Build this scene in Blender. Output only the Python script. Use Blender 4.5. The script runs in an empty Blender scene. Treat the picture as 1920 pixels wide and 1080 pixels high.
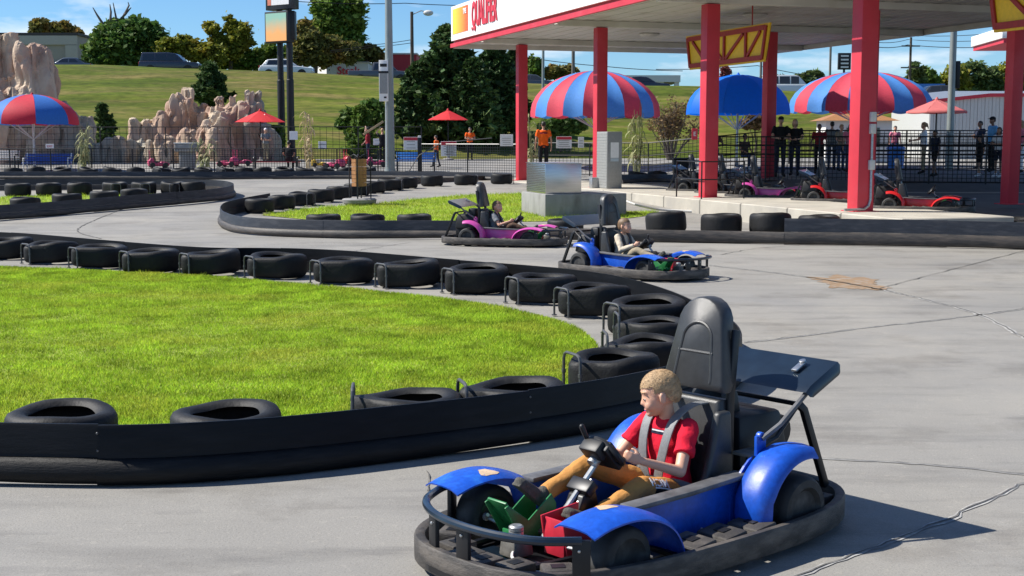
import bpy, bmesh, math, random
import numpy as np
from mathutils import Vector, Matrix, noise
from mathutils.bvhtree import BVHTree

random.seed(7); rng = np.random.default_rng(7)
S = bpy.context.scene
COL = S.collection
PI = math.pi; rad = math.radians

# ---------------------------------------------------------------- camera
FPX = 2500.0; YH = 262.0; CAMH = 1.93                 # focal length in photo pixels, horizon row, eye height
PITCH = math.atan((540 - YH) / FPX)
cam = bpy.data.cameras.new('camera'); camo = bpy.data.objects.new('camera', cam); COL.objects.link(camo)
cam.sensor_width = 36; cam.lens = 36 * FPX / 1920; cam.clip_start = 0.1; cam.clip_end = 3000
camo.location = (0, 0, CAMH); camo.rotation_euler = (PI / 2 - PITCH, 0, 0)
S.camera = camo

# ---------------------------------------------------------------- sky, sun, exposure
SUNV = Vector((-0.68, 0.10, 0.72)).normalized()       # towards the sun
sun_el = math.asin(SUNV.z); sun_az = math.atan2(SUNV.x, SUNV.y)
W = bpy.data.worlds.new('World'); S.world = W; W.use_nodes = True
nt = W.node_tree; nt.nodes.clear()
def wn(t, **k):
    n = nt.nodes.new(t)
    for a, b in k.items(): setattr(n, a, b)
    return n
sky = wn('ShaderNodeTexSky', sky_type='NISHITA', sun_disc=False, sun_elevation=sun_el, sun_rotation=sun_az,
         altitude=1200.0, air_density=1.1, dust_density=0.0, ozone_density=5.0)
tc = wn('ShaderNodeTexCoord'); mp = wn('ShaderNodeMapping'); mp.inputs['Scale'].default_value = (5.5, 5.5, 21.0); mp.inputs['Location'].default_value = (3.1, 1.7, 0.35)
nz = wn('ShaderNodeTexNoise'); nz.inputs['Scale'].default_value = 1.5; nz.inputs['Detail'].default_value = 7; nz.inputs['Roughness'].default_value = 0.55
rp = wn('ShaderNodeValToRGB'); rp.color_ramp.elements[0].position = 0.545; rp.color_ramp.elements[1].position = 0.76
mx = wn('ShaderNodeMixRGB'); mx.inputs[2].default_value = (12.5, 13.2, 14.2, 1)
bg = wn('ShaderNodeBackground'); bg.inputs['Strength'].default_value = 0.052
out = wn('ShaderNodeOutputWorld')
L = nt.links.new
L(tc.outputs['Generated'], mp.inputs['Vector']); L(mp.outputs['Vector'], nz.inputs['Vector']); L(nz.outputs['Fac'], rp.inputs['Fac'])
L(rp.outputs['Color'], mx.inputs[0]); tint = wn('ShaderNodeMixRGB', blend_type='MULTIPLY'); tint.inputs[0].default_value = 1; tint.inputs[2].default_value = (0.98, 1.32, 1.62, 1)   # camera white balance
L(sky.outputs['Color'], tint.inputs[1]); L(tint.outputs['Color'], mx.inputs[1]); L(mx.outputs['Color'], bg.inputs['Color']); L(bg.outputs['Background'], out.inputs['Surface'])
sl = bpy.data.lights.new('sun', 'SUN'); sl.energy = 5.0; sl.angle = rad(0.53); sl.color = (1.0, 0.955, 0.88)
so = bpy.data.objects.new('sun', sl); COL.objects.link(so); so.rotation_euler = SUNV.to_track_quat('Z', 'Y').to_euler()
S.view_settings.view_transform = 'Standard'; S.view_settings.look = 'None'; S.view_settings.exposure = 0.68; S.view_settings.gamma = 1

# ---------------------------------------------------------------- pixel -> place helpers
def sst(a, b, v):
    t = min(1.0, max(0.0, (v - a) / (b - a))); return t * t * (3 - 2 * t)
def gh(x, y):                                          # height of the ground
    return 0.5 * sst(27, 47, y) + 0.36 * sst(37, 41, y) * sst(5, 8, x)
def ray(px, py):
    a = (px - 960) / FPX; b = -(py - 540) / FPX
    return Vector((a, math.cos(PITCH) + b * math.sin(PITCH), -math.sin(PITCH) + b * math.cos(PITCH)))
def at(px, py, d):                                     # point at depth d metres
    r = ray(px, py); return Vector((r.x * d / r.y, d, CAMH + r.z * d / r.y))
def G(px, py, h=0.0):                                  # point where that line of sight meets the ground (+h)
    r = ray(px, py); lo = None; prev = 3.0
    d = 3.0
    while d < 200:
        p = at(px, py, d)
        if p.z <= gh(p.x, p.y) + h: break
        prev = d; d *= 1.02
    a, b = prev, d
    for _ in range(30):
        m = (a + b) / 2; p = at(px, py, m)
        if p.z <= gh(p.x, p.y) + h: b = m
        else: a = m
    return at(px, py, b)
def gx(px, d): return (px - 960) / FPX * d * (math.cos(PITCH) + 0.0)   # sideways place of a column of pixels (close to the horizon)

# ---------------------------------------------------------------- materials
def mat(name, col, rough=0.6, metal=0.0, var=0.12, scale=12.0, bump=0.0, bscale=60.0, island=0.0, spec=0.5, col2=None, c2pos=(0.5, 0.65), c2scale=4.0, sss=0.0, trans=0.0, stretch=None, emit=0.0, coat=0.0):
    m = bpy.data.materials.new(name); m.use_nodes = True
    t = m.node_tree; n = t.nodes; p = n['Principled BSDF']; l = t.links.new
    p.inputs['Roughness'].default_value = rough; p.inputs['Metallic'].default_value = metal
    p.inputs['Specular IOR Level'].default_value = spec
    if coat: p.inputs['Coat Weight'].default_value = coat; p.inputs['Coat Roughness'].default_value = 0.12
    if sss: p.inputs['Subsurface Weight'].default_value = sss; p.inputs['Subsurface Radius'].default_value = (0.02, 0.008, 0.004)
    tcn = n.new('ShaderNodeTexCoord'); vec = tcn.outputs['Object']
    if stretch:
        mpn = n.new('ShaderNodeMapping'); mpn.inputs['Scale'].default_value = stretch; l(vec, mpn.inputs['Vector']); vec = mpn.outputs['Vector']
    def nse(sc, det=4, ro=0.55):
        q = n.new('ShaderNodeTexNoise'); q.inputs['Scale'].default_value = sc; q.inputs['Detail'].default_value = det; q.inputs['Roughness'].default_value = ro
        l(vec, q.inputs['Vector']); return q.outputs['Fac']
    base = n.new('ShaderNodeMixRGB'); base.inputs[1].default_value = (*[c * (1 - var) for c in col], 1); base.inputs[2].default_value = (*[min(1, c * (1 + var)) for c in col], 1)
    r0 = n.new('ShaderNodeValToRGB'); r0.color_ramp.elements[0].position = 0.3; r0.color_ramp.elements[1].position = 0.7
    l(nse(scale), r0.inputs['Fac']); l(r0.outputs['Color'], base.inputs[0]); cur = base.outputs[0]
    if col2:
        b2 = n.new('ShaderNodeMixRGB'); b2.inputs[2].default_value = (*col2, 1); l(cur, b2.inputs[1])
        r2 = n.new('ShaderNodeValToRGB'); r2.color_ramp.elements[0].position = c2pos[0]; r2.color_ramp.elements[1].position = c2pos[1]
        l(nse(c2scale, 6, 0.6), r2.inputs['Fac']); l(r2.outputs['Color'], b2.inputs[0]); cur = b2.outputs[0]
    if island:
        ge = n.new('ShaderNodeNewGeometry'); hs = n.new('ShaderNodeHueSaturation')
        mr = n.new('ShaderNodeMapRange'); mr.inputs['To Min'].default_value = 1 - island; mr.inputs['To Max'].default_value = 1 + island
        l(ge.outputs['Random Per Island'], mr.inputs['Value']); l(mr.outputs['Result'], hs.inputs['Value'])
        m2 = n.new('ShaderNodeMath'); m2.operation = 'MULTIPLY'; m2.inputs[1].default_value = 7.13; f2 = n.new('ShaderNodeMath'); f2.operation = 'FRACT'
        l(ge.outputs['Random Per Island'], m2.inputs[0]); l(m2.outputs[0], f2.inputs[0])
        mr2 = n.new('ShaderNodeMapRange'); mr2.inputs['To Min'].default_value = 0.5 - 0.05 * island; mr2.inputs['To Max'].default_value = 0.5 + 0.03 * island
        l(f2.outputs[0], mr2.inputs['Value']); l(mr2.outputs['Result'], hs.inputs['Hue'])
        l(cur, hs.inputs['Color']); cur = hs.outputs['Color']
    l(cur, p.inputs['Base Color'])
    if bump:
        bn = n.new('ShaderNodeBump'); bn.inputs['Strength'].default_value = bump; bn.inputs['Distance'].default_value = 0.02
        l(nse(bscale, 6, 0.65), bn.inputs['Height']); l(bn.outputs['Normal'], p.inputs['Normal'])
    if trans:                                           # thin leaves and cloth pass some light
        tr = n.new('ShaderNodeBsdfTranslucent'); l(cur, tr.inputs['Color']); ms = n.new('ShaderNodeMixShader'); ms.inputs[0].default_value = trans
        l(p.outputs[0], ms.inputs[1]); l(tr.outputs[0], ms.inputs[2]); l(ms.outputs[0], n['Material Output'].inputs['Surface'])
    if emit:
        l(cur, p.inputs['Emission Color']); p.inputs['Emission Strength'].default_value = emit
    return m

# ---------------------------------------------------------------- mesh builder
def rotm(z=0, y=0, x=0): return Matrix.Rotation(z, 3, 'Z') @ Matrix.Rotation(y, 3, 'Y') @ Matrix.Rotation(x, 3, 'X')
class MB:
    def __init__(s): s.v = []; s.f = []
    def add(s, vs, fs):
        o = len(s.v); s.v += [tuple(v) for v in vs]; s.f += [tuple(i + o for i in f) for f in fs]; return s
    def box(s, c, d, R=None, taper=1.0):
        c = Vector(c); h = Vector(d) / 2; vs = []
        for z in (-1, 1):
            k = taper if z > 0 else 1
            for x, y in ((-1, -1), (1, -1), (1, 1), (-1, 1)):
                q = Vector((x * h.x * k, y * h.y * k, z * h.z)); vs.append(c + (R @ q if R else q))
        return s.add(vs, [(3, 2, 1, 0), (4, 5, 6, 7), (0, 1, 5, 4), (1, 2, 6, 5), (2, 3, 7, 6), (3, 0, 4, 7)])
    def loft(s, rings, cap=True, closed=True, loop=False):
        n = len(rings[0]); vs = [p for r in rings for p in r]; fs = []; m = len(rings)
        for i in range(m if loop else m - 1):
            a = i * n; b = ((i + 1) % m) * n
            for j in range(n if closed else n - 1):
                k = (j + 1) % n; fs.append((a + j, a + k, b + k, b + j))
        if cap and not loop and closed: fs.append(tuple(range(n))[::-1]); fs.append(tuple((m - 1) * n + j for j in range(n)))
        return s.add(vs, fs)
    def tube(s, pts, r, n=8, cap=True, loop=False, flat=None, up=None):
        pts = [Vector(p) for p in pts]; m = len(pts); rings = []
        rs = r if isinstance(r, (list, tuple)) else [r] * m
        pn = None
        for i, p in enumerate(pts):
            if loop: t = pts[(i + 1) % m] - pts[i - 1]
            else: t = pts[min(i + 1, m - 1)] - pts[max(i - 1, 0)]
            t = t.normalized()
            if up is not None: a = Vector(up) - t * Vector(up).dot(t)
            elif pn is None: a = t.cross(Vector((0, 0, 1)) if abs(t.z) < 0.9 else Vector((1, 0, 0)))
            else: a = pn - t * pn.dot(t)
            if a.length < 1e-6: a = t.orthogonal()
            a.normalize(); pn = a; b = t.cross(a)
            if flat: rings.append([p + a * flat[0] * sx + b * flat[1] * sy for sx, sy in ((-1, -1), (1, -1), (1, 1), (-1, 1))])
            else: rings.append([p + (a * math.cos(2 * PI * j / n) + b * math.sin(2 * PI * j / n)) * rs[i] for j in range(n)])
        return s.loft(rings, cap, True, loop)
    def lathe(s, prof, n=24, c=(0, 0, 0), R=None, loop=False):
        c = Vector(c); rings = []
        for r, z in prof:
            rings.append([c + (R @ Vector((r * math.cos(2 * PI * j / n), r * math.sin(2 * PI * j / n), z)) if R else Vector((r * math.cos(2 * PI * j / n), r * math.sin(2 * PI * j / n), z))) for j in range(n)])
        return s.loft(rings, not loop, True, loop)
    def ell(s, c, r, R=None, n=14, m=9):
        c = Vector(c); r = Vector(r) if not isinstance(r, (int, float)) else Vector((r, r, r)); rings = []
        for i in range(m):
            th = PI * (i + 0.5) / m; ring = []
            for j in range(n):
                q = Vector((math.sin(th) * math.cos(2 * PI * j / n) * r.x, math.sin(th) * math.sin(2 * PI * j / n) * r.y, -math.cos(th) * r.z)); ring.append(c + (R @ q if R else q))
            rings.append(ring)
        return s.loft(rings)
    def cap(s, a, b, r1, r2, n=12):
        a = Vector(a); b = Vector(b); t = (b - a).normalized(); pts = []; rs = []
        for k in range(4): an = PI / 2 * (k + 0.35) / 4; pts.append(a - t * r1 * math.cos(an)); rs.append(r1 * math.sin(an))
        pts += [a, b]; rs += [r1, r2]
        for k in range(3, -1, -1): an = PI / 2 * (k + 0.35) / 4; pts.append(b + t * r2 * math.cos(an)); rs.append(r2 * math.sin(an))
        return s.tube(pts, rs, n)
    def fru(s, a, b, r1, r2, n=14): return s.tube([a, b], [r1, r2], n)
    def poly(s, pts, a, b, ax='y'):                      # extrude an outline: pts in two coords, between a and b along the third
        def mk(u, v, w): return {'y': (u, w, v), 'x': (w, u, v), 'z': (u, v, w)}[ax]
        n = len(pts); return s.loft([[mk(u, v, a) for u, v in pts], [mk(u, v, b) for u, v in pts]])
    def quad(s, a, b, c, d): return s.add([a, b, c, d], [(0, 1, 2, 3)])
    def mesh(s, name='m', smooth=False, bevel=0.0, seg=2, ang=35):
        me = bpy.data.meshes.new(name); me.from_pydata(s.v, [], s.f)
        bm = bmesh.new(); bm.from_mesh(me)
        bmesh.ops.recalc_face_normals(bm, faces=bm.faces)
        if bevel:
            ed = [e for e in bm.edges if len(e.link_faces) == 2 and e.calc_face_angle(0) > rad(30)]
            bmesh.ops.bevel(bm, geom=ed, offset=bevel, segments=seg, affect='EDGES', profile=0.5, clamp_overlap=True)
        if smooth or bevel:
            for f in bm.faces: f.smooth = True
            for e in bm.edges:
                if len(e.link_faces) == 2 and e.calc_face_angle(0) > rad(ang): e.smooth = False
        bm.to_mesh(me); bm.free(); return me
    def build(s, name, m, parent=None, smooth=False, bevel=0.0, seg=2, ang=35):
        return put(name, s.mesh(name, smooth, bevel, seg, ang), m, parent)
def put(name, me, m, parent=None, loc=None):
    o = bpy.data.objects.new(name, me); COL.objects.link(o)
    if m is not None and len(me.materials) == 0: me.materials.append(m)
    if parent: o.parent = parent
    if loc is not None: o.location = loc
    return o
def tag(o, label, cat, group=None):
    o['label'] = label; o['category'] = cat
    if group: o['group'] = group
    return o
def struct(o): o['kind'] = 'structure'; return o
def thing(name, label, cat, loc=(0, 0, 0), rz=0.0, group=None):
    o = bpy.data.objects.new(name, None); COL.objects.link(o); o.location = loc; o.rotation_euler = (0, 0, rz); o.empty_display_size = 0.1
    return tag(o, label, cat, group)
def dup(o, parent=None):
    c = o.copy(); COL.objects.link(c); c.parent = parent
    for ch in o.children: dup(ch, c)
    return c
def remat(o, a, b):                                     # give a copied thing another material in place of a
    for ch in o.children:
        if ch.type == 'MESH' and ch.data.materials and ch.data.materials[0] == a:
            ch.material_slots[0].link = 'OBJECT'; ch.material_slots[0].material = b
        remat(ch, a, b)
def raw_mesh(name, V, F):                               # numpy vertices (n,3) and faces (m,3 or 4)
    me = bpy.data.meshes.new(name); k = F.shape[1]
    me.vertices.add(len(V)); me.vertices.foreach_set('co', np.asarray(V, np.float32).ravel())
    me.loops.add(F.size); me.loops.foreach_set('vertex_index', F.astype(np.int32).ravel())
    me.polygons.add(len(F)); me.polygons.foreach_set('loop_start', np.arange(len(F), dtype=np.int32) * k); me.polygons.foreach_set('loop_total', np.full(len(F), k, np.int32))
    me.update(calc_edges=True); me.validate(); return me
TS = bpy.data.scenes.new('scratch')                       # keeps helper evaluation away from the big scene
def tmp_eval(o):
    with bpy.context.temp_override(scene=TS, view_layer=TS.view_layers[0]):
        dg = bpy.context.evaluated_depsgraph_get(); return bpy.data.meshes.new_from_object(o.evaluated_get(dg))
def fuse(mb, voxel, it=4, fac=0.5):                     # closed shells -> one continuous surface
    me = bpy.data.meshes.new('t'); me.from_pydata(mb.v, [], mb.f)
    bm = bmesh.new(); bm.from_mesh(me); bmesh.ops.recalc_face_normals(bm, faces=bm.faces); bm.to_mesh(me); bm.free()
    o = bpy.data.objects.new('t', me); TS.collection.objects.link(o)
    r = o.modifiers.new('r', 'REMESH'); r.mode = 'VOXEL'; r.voxel_size = voxel; r.use_smooth_shade = True
    if it: q = o.modifiers.new('s', 'SMOOTH'); q.factor = fac; q.iterations = it
    res = tmp_eval(o)
    bpy.data.objects.remove(o); bpy.data.meshes.remove(me); return res
def crom(pts, step=0.25, loop=False):                   # smooth path, evenly resampled
    P = [Vector(p) for p in pts]; n = len(P); o = []
    for i in range(n if loop else n - 1):
        if loop: a, b, c, d = P[i - 1], P[i], P[(i + 1) % n], P[(i + 2) % n]
        else: a, b, c, d = P[max(i - 1, 0)], P[i], P[i + 1], P[min(i + 2, n - 1)]
        for k in range(24):
            t = k / 24; o.append(0.5 * ((2 * b) + (c - a) * t + (2 * a - 5 * b + 4 * c - d) * t * t + (3 * b - a - 3 * c + d) * t ** 3))
    o.append(P[0].copy() if loop else P[-1])
    res = [o[0]]; acc = 0
    for a, b in zip(o, o[1:]):
        acc += (b - a).length
        if acc >= step: res.append(b); acc = 0
    if not loop and (res[-1] - o[-1]).length > step * 0.3: res.append(o[-1])
    return res
def text_mesh(s, size=1.0, bold=0.0, ext=0.002, sx=1.0, shear=0.0):
    cu = bpy.data.curves.new('t', 'FONT'); cu.body = s; cu.size = size; cu.offset = bold; cu.extrude = ext; cu.align_x = 'CENTER'; cu.align_y = 'CENTER'; cu.shear = shear; cu.resolution_u = 3
    o = bpy.data.objects.new('t', cu); TS.collection.objects.link(o)
    me = tmp_eval(o); bpy.data.objects.remove(o)
    if sx != 1: me.transform(Matrix.Diagonal((sx, 1, 1, 1)))
    return me
ORD = ['first', 'second', 'third', 'fourth', 'fifth', 'sixth', 'seventh', 'eighth', 'ninth', 'tenth', 'eleventh', 'twelfth', 'thirteenth', 'fourteenth', 'fifteenth', 'sixteenth', 'seventeenth', 'eighteenth', 'nineteenth', 'twentieth', 'twenty-first', 'twenty-second', 'twenty-third', 'twenty-fourth', 'twenty-fifth', 'twenty-sixth', 'twenty-seventh', 'twenty-eighth', 'twenty-ninth', 'thirtieth']

MT = {}
def mm(k, *a, **kw): MT[k] = mat(k, *a, **kw); return MT[k]
mm('rubber', (0.0055, 0.0055, 0.006), 0.62, spec=0.35, var=0.35, scale=9, bump=0.25, bscale=30, col2=(0.016, 0.0155, 0.015), c2pos=(0.52, 0.78), c2scale=6)
mm('band_black', (0.003, 0.0035, 0.005), 0.5, spec=0.22, var=0.3, scale=5, bump=0.12, bscale=8, col2=(0.009, 0.009, 0.011), c2pos=(0.5, 0.75), c2scale=3, stretch=(1, 1, 5))
mm('rail_dusty', (0.035, 0.031, 0.028), 0.6, var=0.4, scale=7, bump=0.25, bscale=14, col2=(0.085, 0.068, 0.055), c2pos=(0.45, 0.7), c2scale=3, stretch=(1, 1, 7))
mm('band_dusty', (0.016, 0.018, 0.024), 0.5, var=0.3, scale=5, bump=0.12, bscale=8, col2=(0.05, 0.05, 0.055), c2pos=(0.5, 0.75), c2scale=3, stretch=(1, 1, 5))
mm('rail_black', (0.0055, 0.0055, 0.006), 0.55, spec=0.25, var=0.4, scale=7, bump=0.25, bscale=14, col2=(0.016, 0.015, 0.014), c2pos=(0.48, 0.72), c2scale=3, stretch=(1, 1, 7))
mm('bracket_shade_steel', (0.11, 0.11, 0.112), 0.45, 0.6, var=0.25, scale=30)  # galvanised brackets coloured dark for their shaded side; bolts share it
mm('galv', (0.42, 0.43, 0.43), 0.42, 0.75, var=0.2, scale=30)
mm('black_metal', (0.010, 0.010, 0.012), 0.42, 0.2, var=0.2)
mm('dark_blue_metal', (0.006, 0.014, 0.026), 0.32, 0.1, var=0.25, coat=0.3)
mm('blackp', (0.007, 0.007, 0.008), 0.5, var=0.2)
mm('vinyl', (0.034, 0.035, 0.036), 0.38, var=0.15, scale=25, bump=0.15, bscale=300)
mm('steel', (0.5, 0.5, 0.5), 0.3, 0.9, var=0.15)
mm('grime', (0.16, 0.15, 0.13), 0.6, 0.4, var=0.3, scale=25)
mm('white', (0.75, 0.75, 0.74), 0.5, var=0.05)
mm('offwhite', (0.58, 0.57, 0.54), 0.6, var=0.1)
mm('red_paint', (0.54, 0.035, 0.055), 0.5, spec=0.4, var=0.08, scale=2, col2=(0.56, 0.065, 0.09), c2pos=(0.55, 0.8), c2scale=1.2)
mm('red_text', (0.55, 0.03, 0.05), 0.5, var=0.05)
mm('kart_blue', (0.005, 0.075, 0.46), 0.42, var=0.18, scale=5, coat=0.12, bump=0.06, bscale=25, col2=(0.02, 0.15, 0.56), c2pos=(0.58, 0.74), c2scale=5)
mm('kart_pink', (0.55, 0.07, 0.33), 0.35, var=0.12, scale=5, coat=0.3, col2=(0.62, 0.17, 0.42), c2pos=(0.58, 0.74), c2scale=5)
mm('kart_red', (0.55, 0.012, 0.015), 0.35, var=0.12, scale=5, coat=0.3)
mm('kart_black', (0.03, 0.03, 0.033), 0.35, var=0.12, scale=5, coat=0.3)
mm('pedal_green', (0.015, 0.16, 0.045), 0.45, var=0.15)
mm('pedal_red', (0.5, 0.02, 0.04), 0.45, var=0.15)
mm('strap', (0.16, 0.165, 0.17), 0.5, var=0.12, scale=60, bump=0.2, bscale=300)
mm('dark_strap', (0.03, 0.032, 0.036), 0.75, var=0.12)
mm('skin', (0.60, 0.33, 0.22), 0.5, var=0.06, sss=0.08)
mm('skin_dark', (0.22, 0.11, 0.07), 0.5, var=0.06)
mm('skin_mid', (0.42, 0.23, 0.15), 0.5, var=0.06)
mm('hair_brown', (0.16, 0.095, 0.05), 0.6, var=0.2, scale=40)
mm('hair_blond', (0.35, 0.225, 0.115), 0.6, var=0.2, scale=40, bump=0.3, bscale=220, island=0.16)
mm('hair_dark', (0.02, 0.014, 0.01), 0.6, var=0.2)
mm('lip', (0.48, 0.19, 0.15), 0.5, var=0.05)
mm('eyewhite', (0.30, 0.23, 0.19), 0.3, var=0.02)
mm('iris', (0.03, 0.035, 0.04), 0.2, var=0.02)
def cloth(k, c, **kw): return mm(k, c, 0.85, var=0.1, scale=14, spec=0.2, **kw)
cloth('c_red', (0.62, 0.012, 0.035), bump=0.3, bscale=40); cloth('c_tan', (0.50, 0.235, 0.065), bump=0.3, bscale=40); cloth('c_black', (0.014, 0.014, 0.016)); cloth('c_navy', (0.02, 0.026, 0.05))
cloth('c_beige', (0.55, 0.47, 0.36)); cloth('c_grey', (0.2, 0.21, 0.22)); cloth('c_orange', (0.85, 0.12, 0.012)); cloth('c_white', (0.72, 0.72, 0.74)); cloth('c_maroon', (0.22, 0.02, 0.03)); cloth('c_lblue', (0.12, 0.32, 0.55)); cloth('c_pink', (0.65, 0.2, 0.28)); cloth('c_khaki', (0.3, 0.25, 0.17)); cloth('c_denim', (0.05, 0.075, 0.14)); cloth('c_brown', (0.10, 0.06, 0.04))
mm('shoe', (0.075, 0.07, 0.058), 0.8, var=0.25, scale=50, bump=0.5, bscale=120)
# ================================================================ the setting
def gh(x, y): return 0.45 * sst(27, 45, y) + 0.36 * max(sst(37.5, 41, y) * sst(6, 9, x), sst(57.5, 66, y))
xs = sorted(set([-900, -500, -300, -200, -140, -100] + list(np.arange(-80, 81, 2.0)) + list(np.arange(4, 11, 0.5)) + [100, 140, 200, 300, 500, 900]))
ys = sorted(set([-30, -10, 0] + list(np.arange(2, 24, 2.0)) + list(np.arange(24, 50, 1.0)) + list(np.arange(50, 110, 5.0)) + [120, 150, 200, 300, 500, 900, 1600]))
V = np.array([(x, y, gh(x, y)) for y in ys for x in xs]); nx = len(xs)
F = np.array([(j * nx + i, j * nx + i + 1, (j + 1) * nx + i + 1, (j + 1) * nx + i) for j in range(len(ys) - 1) for i in range(nx - 1)])
def ground_mat():
    m = mat('track_concrete', (0.238, 0.227, 0.205), 0.82, var=0.09, scale=0.55, bump=0.22, bscale=55, col2=(0.205, 0.20, 0.19), c2pos=(0.45, 0.72), c2scale=0.35)
    t = m.node_tree; n = t.nodes; l = t.links.new; p = n['Principled BSDF']; src = p.inputs['Base Color'].links[0].from_socket
    tcn = n.new('ShaderNodeTexCoord')
    def layer(cur, sc, det, stretch, lo, hi, col, mult=True, off=(0, 0, 0)):
        mpn = n.new('ShaderNodeMapping'); mpn.inputs['Scale'].default_value = stretch; mpn.inputs['Location'].default_value = off; l(tcn.outputs['Object'], mpn.inputs['Vector'])
        q = n.new('ShaderNodeTexNoise'); q.inputs['Scale'].default_value = sc; q.inputs['Detail'].default_value = det; q.inputs['Roughness'].default_value = 0.65; l(mpn.outputs[0], q.inputs['Vector'])
        r = n.new('ShaderNodeValToRGB'); r.color_ramp.elements[0].position = lo; r.color_ramp.elements[1].position = hi; l(q.outputs['Fac'], r.inputs['Fac'])
        mxn = n.new('ShaderNodeMixRGB'); mxn.blend_type = 'MULTIPLY' if mult else 'MIX'; l(r.outputs['Color'], mxn.inputs[0]); l(cur, mxn.inputs[1]); mxn.inputs[2].default_value = (*col, 1); return mxn.outputs[0]
    c = layer(src, 90, 3, (1, 1, 1), 0.55, 0.66, (0.72, 0.71, 0.70))            # dark aggregate
    c = layer(c, 130, 2, (1, 1, 1), 0.60, 0.68, (1.38, 1.36, 1.32), True, (5, 3, 0))   # pale aggregate
    c = layer(c, 1.1, 6, (0.35, 1.4, 1), 0.50, 0.74, (0.66, 0.66, 0.665))        # tyre grime dragged along the lanes
    c = layer(c, 0.28, 5, (1, 1, 1), 0.50, 0.66, (1.18, 1.16, 1.12), True, (9, 2, 0))
    c = layer(c, 0.75, 8, (1, 1, 1), 0.53, 0.62, (0.82, 0.81, 0.80), True, (3, 8, 0))
    c = layer(c, 2.6, 7, (0.3, 1.3, 1), 0.56, 0.64, (0.85, 0.85, 0.86), True, (1, 5, 0))
    c = layer(c, 14, 5, (1, 1, 1), 0.58, 0.66, (1.14, 1.13, 1.11), True, (6, 1, 0))
    c = layer(c, 9, 5, (1, 1, 1), 0.64, 0.72, (0.86, 0.85, 0.84), True, (2, 7, 0))
    l(c, p.inputs['Base Color']); return m
GM = ground_mat()
ground = struct(put('ground', raw_mesh('ground', V, F), GM)); ground['label'] = 'grey worn concrete of the kart track'
for p in ground.data.polygons: p.use_smooth = True

# cracks: thin dark strips with pale crumbled edges lying on the concrete
MT['crack'] = mat('crack', (0.10, 0.095, 0.088), 0.9, var=0.4, scale=30); MT['crack_edge'] = mat('crack_edge', (0.40, 0.39, 0.36), 0.9, var=0.25, scale=25, col2=(0.25, 0.245, 0.24), c2pos=(0.4, 0.6), c2scale=9)
def strip(path, w, z, jit, name, m, seed):
    r = random.Random(seed); mb = MB(); pts = crom(path, 0.06); rows = []
    for i, p in enumerate(pts):
        t = (pts[min(i + 1, len(pts) - 1)] - pts[max(i - 1, 0)]).normalized(); nrm = Vector((-t.y, t.x, 0))
        o = jit * (noise.noise(Vector((i * 0.35, seed, 0))) + 0.5 * noise.noise(Vector((i * 1.1, seed, 3)))); ww = w * (0.25 + 1.0 * abs(noise.noise(Vector((i * 0.21, seed, 7)))) + r.random() * 0.5)
        q = p + nrm * o; rows.append((q + nrm * ww, q - nrm * ww))
    vs = []
    for a, b in rows: vs += [(a.x, a.y, gh(a.x, a.y) + z), (b.x, b.y, gh(b.x, b.y) + z)]
    mb.add(vs, [(2 * i, 2 * i + 1, 2 * i + 3, 2 * i + 2) for i in range(len(rows) - 1)])
    o = struct(mb.build(name, m)); return o
cr = [[(1330, 498), (1420, 508), (1520, 521), (1640, 541), (1750, 566), (1840, 592), (1925, 637)], [(1395, 643), (1500, 631), (1640, 613), (1780, 598), (1930, 578)],
      [(1650, 541), (1760, 512), (1930, 468)], [(1535, 861), (1650, 866), (1780, 876), (1940, 892)], [(1950, 893), (1860, 935), (1750, 985), (1620, 1035), (1490, 1082), (1380, 1115)],
      [(230, 392), (180, 412), (148, 428), (152, 438), (190, 448)], [(660, 472), (700, 465), (770, 455)], [(800, 885), (806, 900), (801, 915), (812, 930)], [(1350, 478), (1420, 466), (1500, 460)]]
for i, c in enumerate(cr):
    pth = [G(*q) for q in c]
    strip(pth, 0.003 + 0.00045 * pth[0].y, 0.008, 0.03, 'ground_crack', MT['crack'], i)
    if i in (0, 1, 3, 4): strip(pth, 0.012 + 0.0016 * pth[0].y, 0.004, 0.03, 'crack_edge', MT['crack_edge'], i)
def patch(name, cpx, rx, ry, m, z, seed, spiky=0.5):
    c = G(*cpx); mb = MB(); n = 72; vs = [(c.x, c.y, gh(c.x, c.y) + z)]
    for k in range(n):
        a = 2 * PI * k / n; q = 1 + spiky * (noise.noise(Vector((math.cos(a) * 1.7, math.sin(a) * 1.7, seed))) + 0.6 * noise.noise(Vector((math.cos(a) * 5, math.sin(a) * 5, seed))))
        x = c.x + rx * q * math.cos(a); y = c.y + ry * q * math.sin(a); vs.append((x, y, gh(x, y) + z))
    mb.add(vs, [(0, k + 1, (k + 1) % n + 1) for k in range(n)]); return struct(mb.build(name, m))
MT['rust_stain'] = mat('rust_stain', (0.24, 0.155, 0.085), 0.85, var=0.2, scale=6, bump=0.2, bscale=60, col2=(0.27, 0.23, 0.19), c2pos=(0.5, 0.62), c2scale=7)
patch('rust_stain', (1588, 528), 0.42, 0.75, MT['rust_stain'], 0.004, 3, 0.8)
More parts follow.
